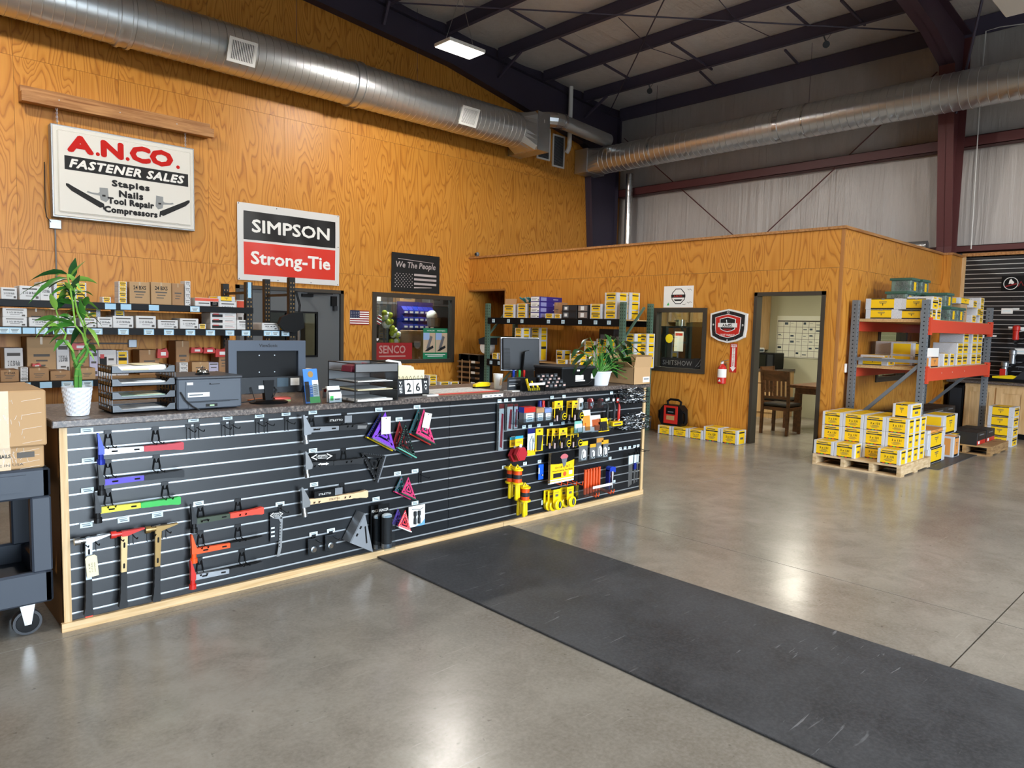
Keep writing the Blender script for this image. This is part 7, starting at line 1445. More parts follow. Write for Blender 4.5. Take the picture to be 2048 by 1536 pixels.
c = onY(109, 449, YB); t = thing('sign_outlet', 'grey outlet box under the hanging sign', 'outlet', (c.x, YB, c.z)); MB().bbox(-.07, -.06, -.06, .07, 0, .06, LGREY, .005).build('outlet_box', t); MB().cyl((0, -.03, -.06), (0, -.03, -1.4), .010, LGREY, n=7).build('conduit', t); MB().tube([(-.05, -.06, .02), (-.10, -.07, .08), (-.11, -.05, .2), (-.1, -.03, .8)], .006, INK, 5).build('power_cord', t)
# Simpson banner: slightly wavy vinyl sheet
p = onY(474.8, 402.3, 7.18); q = onY(679.5, 432, 7.18); b = onY(476, 559, 7.18); x0, x1, z0, z1 = p.x, q.x, b.z, (p.z+q.z)/2; w, h = x1-x0, z1-z0
t = thing('vinyl_banner', 'SIMPSON Strong-Tie vinyl banner pinned to the plywood', 'banner', (x0, 7.19, z0))
def wav(u, v): return -.012*math.sin(math.pi*u)*(.6+.4*math.sin(v*5)) - .02*max(0, 1-abs(u-.45)*4)*max(0, v-.7)*2 - .006*math.sin(u*17+v*6)
def sheet(mb, u0, v0, u1, v1, mt, off=0., n=16, th=.0):
    vs = []; fs = []
    for i in range(n+1):
        for j in range(n+1): u = u0+(u1-u0)*i/n; v = v0+(v1-v0)*j/n; vs.append((w*u, wav(u, v)-off, h*v))
    for i in range(n):
        for j in range(n): k = i*(n+1)+j; fs.append((k, k+n+1, k+n+2, k+1))
    mb.add(vs, fs, mt)
VIN = mat('white_vinyl', 'd9d8d6', .35); VR = mat('red_vinyl', 'd8392c', .35); VK = mat('black_vinyl', '141416', .35)
mb = MB(); sheet(mb, 0, 0, 1, 1, VIN, 0, 26); mb.build('vinyl_sheet', t, True)
mb = MB(); sheet(mb, .055, .53, .955, .90, VK, .0012, 20); mb.build('black_field', t, True); mb = MB(); sheet(mb, .055, .075, .955, .50, VR, .0012, 20); mb.build('red_field', t, True)
def wtext(s_, u, v, wd, hh, bold, name, serif=False):
    mb = MB()
    mb.text(s_, (w*u, 0, h*v), X1, Z1, w*wd, h*hh, WHITEP, fat=bold)
    mb.v = [(x, wav(x/w, z/h)-.004+y, z) for x, y, z in mb.v]; mb.build(name, t)
wtext('SIMPSON', .51, .715, .755, .16, .008, 'white_lettering'); wtext('Strong-Tie', .51, .275, .775, .215, .008, 'white_lettering')
mb = MB()
for u, v in ((.012, .985), (.36, .975), (.985, .985), (.012, .015), (.37, .02), (.7, .02), (.985, .015), (.985, .55)): mb.cyl((w*u, wav(u, v)-.004, h*v), (w*u, 0.02, h*v), .008, CHAR, n=8)
mb.build('pin', t)
# black flag We The People
p = onY(783.5, 503.5, 7.19); b = onY(879, 588, 7.19); x0, x1, z1, z0 = p.x, b.x, p.z, b.z; w, h = x1-x0, z1-z0
t = thing('black_flag', 'black We The People flag above the service window', 'flag', (x0, 7.20, z0)); GW = mat('flag_grey', 'b9adaa', .8)
mb = MB(); vs = []; fs = []; n = 14
for i in range(n+1):
    for j in range(n+1): u, v = i/n, j/n; vs.append((w*u, -.008*math.sin(u*9+v*2)-.006, h*v-.012*u*h*0))
for i in range(n):
    for j in range(n): k = i*(n+1)+j; fs.append((k, k+n+1, k+n+2, k+1))
mb.add(vs, fs, mat('flag_black', '121212', .8)); mb.build('cloth', t, True)
mb = MB(); F_ = -.018; mb.text('We The People', (w*.49, F_, h*.68), X1, Z1, w*.82, h*.20, GW, .015, .15)
mb.build('lettering', t)
for i, v in enumerate((.46, .345, .23)): MB().box(w*.45, F_-.0005, h*(v-.028), w*.92, F_, h*(v+.028), GW).build('stripe', t)
mb = MB()
mb.prism([(w*.45, h*.11), (w*.82, h*.14), (w*.82, h*.155), (w*.45, h*.14)], F_-.0005, F_, GW); mb.build('stripe', t); MB().prism([(w*.12, h*.84), (w*.86, h*.80), (w*.86, h*.81), (w*.12, h*.855)], F_-.0005, F_, GW).build('stripe', t); mb = MB()
for r_ in range(8):
    for c_ in range(6): mb.prism([(w*(.07+.062*c_+(.031 if r_ % 2 else 0))+.011*math.cos(a), h*(.13+.048*r_)+.011*math.sin(a)) for a in [k*math.pi/3 for k in range(6)]], F_-.0005, F_, GW)
mb.build('star_field', t)['kind'] = 'stuff'
# small American flag sticker
p = onY(699.5, 620, YB); b = onY(737, 650, YB); w, h = b.x-p.x, p.z-b.z
mb = MB(); mb.box(0, -.012, 0, w, -.002, h, WHITEP)
for k in range(7): mb.box(0, -.013, h*(2*k)/13, w, -.012, h*(2*k+1)/13, REDD)
mb.box(0, -.014, h*6/13, w*.5, -.012, h, mat('flag_navy', '1d2547', .7))
for r_ in range(4):
    for c_ in range(5): mb.box(w*(.05+.09*c_), -.0146, h*(.52+.11*r_), w*(.08+.09*c_), -.014, h*(.545+.11*r_), WHITEP)
tag(mb.build('small_flag'), 'small American flag plate left of the service window', 'flag').location = (p.x, YB, b.z)
c = onX(951, 507, XO); t = thing('alarm_camera', 'small round security camera on top of the office wall', 'security camera', (XO+.05, c.y, 2.966)); MB().sphere((0, 0, .05), .045, GREYP, 12).lathe([(.03, -.05), (.03, -.045)], (0, 0, .05), INK, 10, 'x').build('dome', t, True); MB().cyl((0, 0, 0), (0, 0, .015), .03, GREYP, n=12).build('mount', t)
# ---- signs on the service window
p = onY(751, 686, YB+.03); b = onY(822, 719, YB+.03); w, h = b.x-p.x, p.z-b.z; zb = .905
t = thing('senco_sign', 'red SENCO sign standing in the service window', 'sign', (6.43, YB+.0, zb)); MB().box(0, 0, 0, w, .006, h, REDD).build('sign_board', t); mb = MB(); mb.text('SENCO', (w*.44, -.001, h*.60), X1, Z1, w*.74, h*.48, mat('faded_pink', 'a8807a', .6), .02); mb.box(w*.07, -.0015, h*.16, w*.81, 0, h*.24, mat('faded_pink')); mb.build('lettering', t)
p = onY(845, 657, YB+.03); b = onY(892, 718, YB+.03); w, h = b.x-p.x, p.z-b.z; PGn = mat('poster_green', '1f7a54', .5)
t = thing('tool_poster', 'green nailer poster in the service window', 'poster', (p.x, YB, .905)); mb = MB(); mb.box(0, 0, 0, w, .004, h, PGn); mb.box(w*.0, -.0008, h*.21, w*.49, 0, h*.85, mat('poster_sand', 'b9a48a', .6)); mb.box(w*.51, -.0008, h*.21, w, 0, h*.85, mat('poster_sand')); mb.box(0, -.0012, h*.62, w*.25, -.0008, h*.85, mat('poster_sky', '8fa9d0', .6)); mb.box(w*.51, -.0012, h*.62, w*.76, -.0008, h*.85, mat('poster_sky')); mb.build('poster_sheet', t)
mb = MB()
for u in (0, .51): mb.prism([(w*(u+.06), h*.25), (w*(u+.2), h*.26), (w*(u+.42), h*.36), (w*(u+.40), h*.44), (w*(u+.2), h*.36)], -.002, -.0012, INK); mb.prism([(w*(u+.12), h*.34), (w*(u+.24), h*.34), (w*(u+.38), h*.72), (w*(u+.28), h*.76)], -.002, -.0012, LGREY)
mb.build('tool_picture', t)
mb = MB(); mb.text('HITACHI', (w*.30, -.001, h*.92), X1, Z1, w*.30, h*.04, WHITEP); mb.text('METABO', (w*.74, -.001, h*.92), X1, Z1, w*.34, h*.04, WHITEP); mb.box(w*.08, -.001, h*.13, w*.92, 0, h*.15, WHITEP); mb.box(w*.18, -.001, h*.08, w*.82, 0, h*.1, WHITEP); mb.build('lettering', t)
c = onY(755, 679, YB+.03); mb = MB(); mb.prism([(0, -.03), (.03, 0), (.028, .02), (.012, .025), (0, .012), (-.012, .025), (-.028, .02), (-.03, 0)], 0, .003, WHITEP); tag(mb.build('heart_sticker'), 'white heart sticker on the service window glass', 'sticker').location = (c.x, YB+.034, c.z)
mb = MB()
for k in range(6): mb.box(0, 0, .03*k, .10+.02*math.sin(k), .004, .03*k+.015, WHITEP if k % 2 else REDD)
o = tag(mb.build('striped_sticker'), 'tattered striped flag sticker on the service window', 'sticker'); c = onY(756, 632, YB+.03); o.location = (c.x-.05, YB+.034, c.z-.12); o.rotation_euler = (0, math.radians(25), 0)
# ---- storeroom beyond the service window: bin rack, bags
BR_Y = 8.6; p = onY(806, 612, BR_Y); q = onY(868, 650, BR_Y)
t = thing('bin_rack', 'rack of blue parts bins seen through the service window', 'bin rack', (p.x, BR_Y, 0)); BINB = mat('bin_blue', '1c2f9a', .45)
cw = (q.x-p.x)/6; MB().box(-.05, .12, 0, 6*cw+.05, .16, p.z+.1, NAVY).build('back_panel', t)
mb = MB(); mb.prism([(0, 0), (.14, 0), (.14, .16), (.10, .16), (0, .075)], -cw*.46, cw*.46, BINB, 'x'); mb.box(-cw*.3, -.003, .015, cw*.3, 0, .055, WHITEP); binm = mb.mesh('parts_bin')
for r_ in range(8):
    for c_ in range(6 if r_ < 3 else 3 if r_ < 5 else 2): inst('parts_bin', binm, t, (cw*(c_+.5), -.02, p.z-.16-r_*.155))
rnd = random.Random(3)
for i, (px, py) in enumerate(((775, 632), (777, 650), (785, 668), (790, 676))):
    c = onY(px, py, 8.3); t = thing('glove_bundle', 'yellow and white bundle hanging in the storeroom, %s from the top' % ORD[i], 'hanging bundle', c, 0, 'bundles in the storeroom'); mb = MB()
    for k in range(7): mb.sphere((rnd.uniform(-.09, .09), rnd.uniform(-.04, .04), rnd.uniform(-.08, .08)), .06, mat('hi_vis', 'b8c43a', .7) if k % 3 else WHITEP, 8)
    mb.build('bundle', t, True); MB().cyl((0, 0, 0), (0, 0, 3.1-c.z), .004, BLACKM, n=4).build('cord', t)
mb = MB(); c = onY(832, 700, 8.0); mb.bbox(-.2, 0, 0, .2, .3, 1.45, KRAFT, .01); mb.box(-.15, -.001, 1.1, .1, 0, 1.2, INKG); tag(mb.build('tall_carton'), 'tall brown carton behind the service window', 'carton').location = (c.x, 8.0, 0)
c = onY(860, 640, 8.3); t = thing('hanging_basket', 'white wire basket and bag in the storeroom', 'basket', (c.x+.1, 8.3, c.z-.15)); MB().lathe([(.10, 0), (.13, .02), (.16, .2)], (0, 0, 0), LGREY, 12).build('basket', t); MB().sphere((-.05, 0, .24), .12, WHITE, 10).build('bag', t, True); MB().cyl((0, 0, .2), (0, 0, 3.1-c.z+.15), .004, BLACKM, n=4).build('cord', t)
for i, x in enumerate((6.7, 7.6, 8.4)):
    mb = MB(); mb.bbox(-.2, 0, 0, .2, .3, .22, (WBOX, KRAFT, LGREY)[i], .01); mb.box(-.1, -.001, .08, .1, 0, .14, INKG); tag(mb.build('storeroom_carton'), '%s carton on the high storeroom shelf' % ('white', 'brown', 'grey')[i], 'carton').location = (x+.9, 9.2, 2.05)
t = thing('storeroom_shelf', 'high grey shelf at the back of the storeroom', 'shelf', (6.5, 9.1, 2.0)); MB().box(-.3, 0, 0, 5, .5, .045, LGREY).build('board', t); MB().box(0, .4, -2.0, .08, .48, 0, LGREY).build('post', t); MB().box(4.4, .4, -2.0, 4.48, .48, 0, LGREY).build('post', t)
t = thing('storeroom_fill_lamp', 'unseen ceiling lamp added to light the storeroom', 'ceiling lamp', (7.8, 8.4, 3.05)); MB().box(-.6, -.08, 0, .6, .08, .04, WHITE).build('housing', t); MB().box(-.58, -.06, -.01, .58, .06, 0, mat('tube_glow', 'ffffff', .5, emit='fff8f0', es=6)).build('tube', t)  # unseen lamp added so the back room is lit
ld = bpy.data.lights.new('storeroom_fill_light', 'AREA'); ld.shape = 'RECTANGLE'; ld.size = 1.1; ld.size_y = .12; ld.energy = OFFICE_W*2.0; lo = bpy.data.objects.new('storeroom_fill_light', ld); COL.objects.link(lo); lo.parent = t; lo.location = (0, 0, -.02)
# ================================================================ OFFICE WALL: POSTER, CLOCK, EXTINGUISHER
def offrect(x0, y0, x1, y1, X=XO): a = onX(x0, (y0+y1)/2, X); b = onX(x1, (y0+y1)/2, X); zt = onX((x0+x1)/2, y0, X).z; zb = onX((x0+x1)/2, y1, X).z; return (a.y+b.y)/2, zb, abs(a.y-b.y), zt-zb
yc, zb, w, h = offrect(1328, 572, 1387, 615); t = thing('logo_poster', 'white poster with the round shop logo and signatures', 'poster', (XO-.002, yc, zb), -HALF)
mb = MB(); mb.box(-w/2, -.004, 0, w/2, 0, h, WHITEP); mb.build('poster_sheet', t)
mb = MB(); c = (0, h*.52); oc = lambda r, sq=1.: [(c[0]+r*math.cos(a), c[1]+r*sq*math.sin(a)) for a in [math.pi/8+k*math.pi/4 for k in range(8)]]
mb.prism(oc(w*.24), -.005, -.004, INK); mb.prism(oc(w*.215), -.006, -.005, WHITEP); mb.box(-w*.24, -.007, h*.46, w*.24, -.006, h*.60, INK); mb.prism([(-w*.15, h*.38), (w*.15, h*.38), (w*.1, h*.30), (-w*.1, h*.30)], -.007, -.006, INK); mb.text('A.N.CO.', (0, -.0075, h*.53), X1, Z1, w*.30, h*.085, RED, .03)
mb.tube([(w*.3, -.0045, h*.85), (w*.35, -.0045, h*.80), (w*.38, -.0045, h*.86), (w*.44, -.0045, h*.78)], .003, INKG, 4); mb.tube([(w*.3, -.0045, h*.25), (w*.36, -.0045, h*.20), (w*.4, -.0045, h*.27), (w*.46, -.0045, h*.22)], .003, INKG, 4); mb.tube([(w*.15, -.0045, h*.14), (w*.22, -.0045, h*.12), (w*.26, -.0045, h*.17)], .003, INKG, 4); mb.prism([(-w*.38, h*.10), (-w*.30, h*.10), (-w*.33, h*.24)], -.0055, -.004, GREEN); mb.build('poster_print', t)
yc, zb, w, h = offrect(1423, 618, 1496, 686); t = thing('shield_clock', 'shield shaped A.N.CO. GOT NAILS? wall clock', 'wall clock', (XO-.002, yc, zb), -HALF)
def shield(s_, y0, y1, m_, dz=0): return MB().prism([(w*s_*u, h*.5+h*s_*(v-.5)+dz) for u, v in ((-.5, .86), (-.28, .93), (0, 1.0), (.28, .93), (.5, .86), (.49, .4), (.46, .18), (.25, .06), (0, 0), (-.25, .06), (-.46, .18), (-.49, .4))], y0, y1, m_)
shield(1, -.04, 0, WHITE).build('rim', t); shield(.90, -.044, -.04, INK).build('black_dial', t); shield(.70, -.046, -.044, WHITE).build('white_ring', t); shield(.665, -.048, -.046, RED).build('red_dial', t); shield(.44, -.050, -.048, WHITE, h*.045).build('inner_ring', t); shield(.40, -.052, -.050, INK, h*.045).build('inner_dial', t)
mb = MB(); mb.box(-w*.26, -.055, h*.46, w*.26, -.052, h*.585, WHITE); mb.build('name_band', t)
mb = MB(); mb.text('A.N.CO.', (0, -.0555, h*.52), X1, Z1, w*.27, h*.085, INK, .04); mb.text('GOT NAILS?', (0, -.0485, h*.235), X1, Z1, w*.40, h*.06, WHITE, .02)
for s_, u, v in (('12', 0, .90), ('3', .40, .53), ('6', 0, .085), ('9', -.40, .53)): mb.text(s_, (w*u, -.0445, h*v), X1, Z1, w*(.045 if len(s_) == 1 else .07), h*.06, WHITE, .02)
for u, v in ((.18, .88), (.36, .72), (.36, .34), (.2, .13), (-.18, .88), (-.36, .72), (-.36, .34), (-.2, .13)): mb.text('I', (w*u, -.0445, h*v), X1, Z1, w*.012, h*.045, REDD, .02)
mb.build('dial_print', t)
mb = MB(); mb.bar((0, -.058, h*.5), (-w*.03, -.058, h*.68), .012, .003, WHITE); mb.bar((0, -.058, h*.5), (w*.17, -.058, h*.62), .009, .003, INK); mb.prism([(-w*.12, h*.42), (w*.12, h*.42), (w*.08, h*.36), (-w*.08, h*.36)], -.054, -.052, REDD); mb.build('hands', t)
yc, zb, w, h = offrect(1460, 687, 1474, 745); t = thing('extinguisher_sign', 'tall red FIRE EXTINGUISHER arrow sign', 'sign', (XO-.001, yc, zb), -HALF); MB().box(-w/2, -.004, 0, w/2, 0, h, RED).build('sign_board', t)
mb = MB(); mb.box(-w*.4, -.0046, h*.88, w*.4, -.004, h*.97, WHITE); mb.text('FIRE', (0, -.005, h*.925), X1, Z1, w*.7, h*.06, RED, .02); mb.prism([(-w*.22, h*.86), (w*.22, h*.86), (w*.22, h*.18), (w*.42, h*.18), (0, h*.03), (-w*.42, h*.18), (-w*.22, h*.18)], -.0046, -.004, WHITE)
for k, ch in enumerate('EXTINGUISHER'): mb.text(ch, (0, -.005, h*(.835-.054*k)), X1, Z1, w*.22 if ch != 'I' else w*.06, h*.042, RED, .02)
mb.build('sign_print', t)
yc, zb, w, h = offrect(1436, 717, 1451, 768, XO-.1); t = thing('fire_extinguisher', 'small red fire extinguisher with white label on the office wall', 'fire extinguisher', (XO-.09, yc, zb), -HALF); r_ = .062
MB().lathe([(r_*.8, 0), (r_, .01), (r_, h*.60), (r_*.8, h*.70), (r_*.35, h*.76), (r_*.3, h*.80)], (0, 0, 0), RED, 18).build('cylinder', t, True); MB().lathe([(r_*1.01, h*.26), (r_*1.015, h*.27), (r_*1.015, h*.58), (r_*1.01, h*.59)], (0, 0, 0), WHITEP, 18).build('label_band', t, True)
mb = MB(); mb.cyl((0, 0, h*.78), (0, 0, h*.88), .018, SILVER, n=10); mb.bar((-.02, 0, h*.88), (.09, 0, h*.96), .018, .008, LGREY); mb.bar((-.02, 0, h*.86), (.10, 0, h*.84), .018, .006, LGREY); mb.lathe([(.014, -.03), (.014, -.02)], (-.0, 0, h*.82), WHITE, 8, 'y'); mb.build('valve_handle', t); MB().box(-.02, .06, h*.3, .02, .09, h*.8, SILVER).build('wall_bracket', t); MB().prism([(-.02, h*.10), (.02, h*.10), (.0, h*.2)], -r_-.002, -r_+.001, WHITE).build('label_mark', t)
c = onX(1692, 736, XO); 
p = onY(1692, 736, YS); t = thing('thermostat', 'white wall thermostat on the office corner', 'thermostat', (p.x, YS, p.z)); k = .075; MB().bbox(-k, -.03, -.06, k, 0, .06, WHITE, .008).build('case', t); MB().box(.0, -.032, -.025, .05, -.03, .03, CHAR).build('display', t)
# window sign and plant emblem
yc, zb, w, h = offrect(1320, 719, 1385, 738, XO-.01); t = thing('window_sign', 'black SHITSHOW sign on the office window sill', 'sign', (XO+.03, yc, 1.008), -HALF); MB().box(-w/2, -.01, 0, w/2, 0, h, INK).build('sign_board', t); MB().text('SHITSHOW', (0, -.0105, h*.5), X1, Z1, w*.90, h*.5, LGREY, 0, 0, 1.1).build('lettering', t)
yc, zb, w, h = offrect(1386, 717, 1402, 738, XO-.01); t = thing('leaf_plaque', 'small dark plaque with a grey leaf at the window corner', 'plaque', (XO+.03, yc, 1.008), -HALF); MB().box(-w/2, -.01, 0, w/2, 0, h, INK).build('board', t); MB().tube([(-w*.3, -.012, h*.2), (0, -.012, h*.5), (w*.3, -.012, h*.9)], .005, LGREY, 5).build('leaf_print', t); MB().tube([(0, -.012, h*.2), (w*.25, -.012, h*.3), (w*.35, -.012, h*.55)], .005, LGREY, 5).build('leaf_print', t)
# ================================================================ OFFICE INTERIOR
t = thing('office_lamp', 'recessed office ceiling lamp panel', 'ceiling lamp', (10.3, .9, 2.62)); MB().box(-.6, -.3, -.03, .6, .3, 0, WHITE).build('housing', t); MB().box(-.57, -.27, -.036, .57, .27, -.03, mat('panel_glow', 'ffffff', .5, emit='fff3d8', es=5)).build('diffuser', t)
ld = bpy.data.lights.new('office_light', 'AREA'); ld.shape = 'RECTANGLE'; ld.size = 1.1; ld.size_y = .5; ld.energy = OFFICE_W; ld.color = (1, .95, .82); lo = bpy.data.objects.new('office_light', ld); COL.objects.link(lo); lo.parent = t; lo.location = (0, 0, -.04)
t2 = thing('office_lamp', 'ceiling lamp panel added to brighten the office cabinets', 'ceiling lamp', (10.2, 3.7, 2.62)); MB().box(-.6, -.3, -.03, .6, .3, 0, WHITE).build('housing', t2); MB().box(-.57, -.27, -.036, .57, .27, -.03, mat('panel_glow')).build('diffuser', t2)  # second panel, added only to brighten the cabinets
lo = bpy.data.objects.new('office_light', ld); COL.objects.link(lo); lo.parent = t2; lo.location = (0, 0, -.04)
yc, zb, w, h = offrect(1553, 632, 1645, 716, 12.41); t = thing('planner_board', 'large white month planner on the office back wall', 'planner', (12.41, yc, zb), -HALF); MB().box(-w/2, -.006, 0, w/2, 0, h, mat('planner_white', 'dcdccb', .5)).build('board', t); mb = MB()
for k in range(8): mb.box(-w*.48+w*.96*k/7-.003, -.0068, h*.02, -w*.48+w*.96*k/7+.003, -.006, h*.88, INKG)
for k in range(7): mb.box(-w*.48, -.0068, h*(.02+.86*k/6)-.003, w*.48, -.006, h*(.02+.86*k/6)+.003, INKG)
mb.box(-w*.48, -.0068, h*.86, w*.48, -.006, h*.89, INKG); rnd = random.Random(6)
for k in range(34): u = rnd.randrange(7); v = rnd.randrange(6); q = rnd.uniform(.05, .09); mb.box(w*(-.46+.137*u), -.0068, h*(.06+.143*v+rnd.uniform(0, .05)), w*(-.46+.137*u+q), -.006, h*(.075+.143*v+rnd.uniform(.0, .06)), PRICETX)
mb.build('planner_grid', t)
def chair(label, loc, rz):
    t = thing('dining_chair', label, 'chair', loc, rz, 'dark wooden office chairs'); m_ = TABLEWD
    MB().bbox(-.22, -.20, .43, .22, .22, .49, mat('black_leather', '17120f', .4), .02).build('seat', t); MB().box(-.23, -.21, .38, .23, .23, .43, m_).build('seat_frame', t)
    for s_ in (-1, 1): MB().box(s_*.21-.02, .18, 0, s_*.21+.02, .22, .40, m_).build('leg', t)
    for s_ in (-1, 1): MB().prism([(-.23, 0), (-.19, 0), (-.18, .45), (-.24, 1.0), (-.275, 1.0), (-.22, .45)], s_*.21-.02, s_*.21+.02, m_, 'x').build('leg', t)
    mb = MB(); mb.prism([(-.245, .84), (-.225, .84), (-.245, 1.0), (-.268, 1.0)], -.22, .22, m_, 'x'); mb.build('top_rail', t); MB().prism([(-.225, .56), (-.205, .56), (-.21, .60), (-.23, .60)], -.2, .2, m_, 'x').build('back_rail', t)
    for k in range(5): x = -.13+.065*k; MB().prism([(-.222, .6), (-.208, .6), (-.228, .85), (-.242, .85)], x-.018, x+.018, m_, 'x').build('back_slat', t)
    return t
c0 = chair('dark slatted wooden chair just inside the office doorway', (9.98, 1.13, 0), -HALF); 
t = thing('office_table', 'dark square wooden table inside the office', 'table', (10.85, .62, 0)); MB().bbox(-.55, -.55, .71, .55, .55, .76, TABLEWD, .006).build('table_top', t); MB().box(-.48, -.48, .62, .48, .48, .71, TABLEWD).build('apron', t)
for sx in (-1, 1):
    for sy in (-1, 1): MB().box(sx*.44-.045, sy*.44-.045, 0, sx*.44+.045, sy*.44+.045, .62, TABLEWD).build('leg', t)
dup(c0, (10.9, 1.6, 0), math.pi, 'dark wooden chair at the left of the office table'); dup(c0, (11.85, .7, 0), HALF, 'dark wooden chair at the far side of the office table'); dup(c0, (10.7, -.02+.1, 0), 0, 'dark wooden chair at the right of the office table')
mb = MB(); mb.box(-.12, -.1, 0, .12, .1, .006, WHITEP); mb.box(-.05, -.06, .006, .09, .05, .03, KRAFT); tag(mb.build('table_papers'), 'papers on the office table', 'paper').location = (10.75, .75, .7605)
t = thing('napkin_caddy', 'wooden caddy with bottles on the office table', 'caddy', (11.0, .35, .7605)); MB().box(-.08, -.06, 0, .08, .06, .14, CEDAR).build('box', t)
for k in range(3): MB().lathe([(.022, 0), (.022, .14), (.010, .18), (.010, .21)], (-.05+.05*k, 0, .10), (KRAFT, GOLD, TEAL)[k], 8).build('bottle', t, True)
mb = MB(); mb.bbox(-.14, -.1, 0, .14, .1, .05, BLACK, .01); mb.box(-.1, -.08, .05, .1, .08, .052, CHAR); tag(mb.build('black_tray'), 'flat black device on the office table', 'device').location = (10.62, .32, .7605)
# kitchen side: fridge, upper cabinets, counter, microwave
t = thing('black_fridge', 'black refrigerator seen through the office window', 'refrigerator', (11.05, 3.93, 0), -HALF); MB().bbox(-.38, 0, .02, .38, .75, 1.66, BLACK, .015).build('body', t); MB().bbox(-.38, -.06, .62, .38, -.004, 1.65, BLACK, .01).build('door', t); MB().bbox(-.38, -.06, .05, .38, -.004, .60, BLACK, .01).build('freezer_door', t); MB().box(-.34, -.085, .9, -.32, -.06, 1.4, CHAR).build('handle', t)
mb = MB(); mb.box(.10, -.0635, 1.18, .30, -.0605, 1.56, WHITEP); mb.box(.12, -.0642, 1.48, .28, -.0635, 1.53, RED); mb.build('note_sheet', t); mb = MB(); mb.lathe([(.09, -.064), (.09, -.0605)], (-.02, 0, 1.42), YELP, 8, 'y'); mb.build('yellow_magnet', t)
t = thing('steel_pot', 'steel pot on top of the black refrigerator', 'pot', (11.3, 3.9, 1.6605)); MB().lathe([(.10, 0), (.11, .01), (.11, .13), (.10, .13), (.09, .02), (0, .015)], (0, 0, 0), CHROME, 16).build('pot_wall', t, True); MB().tube([(-.11, 0, .1), (-.15, 0, .11), (-.15, .05, .11), (-.10, .05, .1)], .008, BLACK, 5).build('handle', t)
def upper(label, y0, y1, z0, z1, x=12.05):
    t = thing('upper_cabinet', label, 'cabinet', (x, (y0+y1)/2, z0), -HALF, 'birch upper cabinets in the office'); w = y1-y0; h = z1-z0; MB().box(-w/2, 0, 0, w/2, .36, h, BIRCH).build('body', t); d = MB(); slab_rects(d, rects_minus((-w/2+.01, w/2-.01, .01, h-.01), [(-w/2+.08, w/2-.08, .08, h-.08)]), 'y', -.02, 0, BIRCH); dd = d.build('door', t); MB().box(-w/2+.08, -.008, .08, w/2-.08, 0, h-.08, BIRCH).build('door_panel', dd)
for i, (y0, y1, z0) in enumerate(((4.75, 5.25, 1.45), (4.22, 4.72, 1.75), (3.66, 4.18, 1.75), (3.12, 3.62, 1.25), (2.62, 3.08, 1.25))): upper('birch upper cabinet in the office, %s from the left' % ORD[i], y0, y1, z0, 2.35)
t = thing('kitchen_counter', 'office kitchen counter with birch base', 'counter', (11.75, 3.08, 0), -HALF); MB().box(-1.0, 0, 0, 1.0, .65, .86, BIRCH).build('body', t); MB().box(-1.02, -.03, .86, 1.02, .65, .90, LAM).build('worktop', t)
for k in range(4): x = -.98+.49*k; MB().box(x+.01, -.018, .1, x+.48, 0, .62, BIRCH).build('door', t); MB().box(x+.01, -.018, .65, x+.48, 0, .84, BIRCH).build('drawer', t)
t = thing('microwave', 'black microwave on the office counter', 'microwave', (11.85, 2.50, .9005), -HALF); MB().bbox(-.28, 0, 0, .28, .4, .30, BLACK, .01).build('body', t); MB().box(-.24, -.006, .03, .12, 0, .27, mat('dark_glass', '0a0f0c', .1)).build('door_glass', t); MB().box(.15, -.006, .03, .26, 0, .27, CHAR).build('control_panel', t)
mb = MB(); mb.bbox(-.12, 0, 0, .12, .2, .09, WHITE, .01); mb.box(-.08, -.001, .02, .08, 0, .06, PRICETX); tag(mb.build('white_box'), 'white box on top of the microwave', 'box').location = (11.9, 2.5, 1.2015)
mb = MB(); mb.tube([(0, 0, 0), (0, .08, .02), (.02, .16, .0)], .01, CHROME, 6); mb.lathe([(.03, -.02), (.05, .02), (.04, .05)], (0, 0, -.01), CHROME, 10); o = tag(mb.build('sprinkler_head'), 'small chrome ceiling fitting inside the office', 'sprinkler'); o.location = (9.5, .52, 2.59)
mb = MB(); mb.prism([(-.3, 0), (.3, 0), (.3, .42), (-.3, .42)], 0, .01, WHITEP); mb.box(-.25, -.001, .1, .25, 0, .3, mat('planner_white')); tag(mb.build('wall_notice'), 'pale notice on the office back wall by the fridge', 'notice').location = (12.39, 3.2, 1.0); bpy.data.objects['wall_notice'].rotation_euler = (0, 0, -HALF)
# ================================================================ FAR DISPLAY: CABINETS AND NAILERS
cb0, cb1 = -.44, -4.5
def base_cab(label, y0, y1):
    t = thing('base_cabinet', label, 'cabinet', (12.6, (y0+y1)/2, 0), -HALF, 'birch base cabinets'); w = y0-y1; h = .84; MB().box(-w/2, .02, .09, w/2, .6, h, BIRCH).build('body', t); MB().box(-w/2, .08, 0, w/2, .6, .09, BLACK).build('toe_kick', t)
    d = MB(); slab_rects(d, rects_minus((-w/2+.012, w/2-.012, .10, h-.05), [(-w/2+.085, w/2-.085, .18, h-.13)]), 'y', 0, .02, BIRCH); dd = d.build('door', t); MB().box(-w/2+.085, .010, .18, w/2-.085, .02, h-.13, BIRCH).build('door_panel', dd)
for i, (a, b) in enumerate(((-.70, -1.13), (-1.13, -1.56), (-1.56, -1.99), (-1.99, -2.42), (-2.42, -2.85), (-2.85, -3.28))): base_cab('birch base cabinet under the slat display, %s from the rack' % ORD[i], a, b)
mb = MB(); mb.bbox(12.55, -4.5, .845, 13.2, -.44, .885, LAM, .004); tag(mb.build('display_worktop'), 'dark worktop below the black slat display', 'worktop')
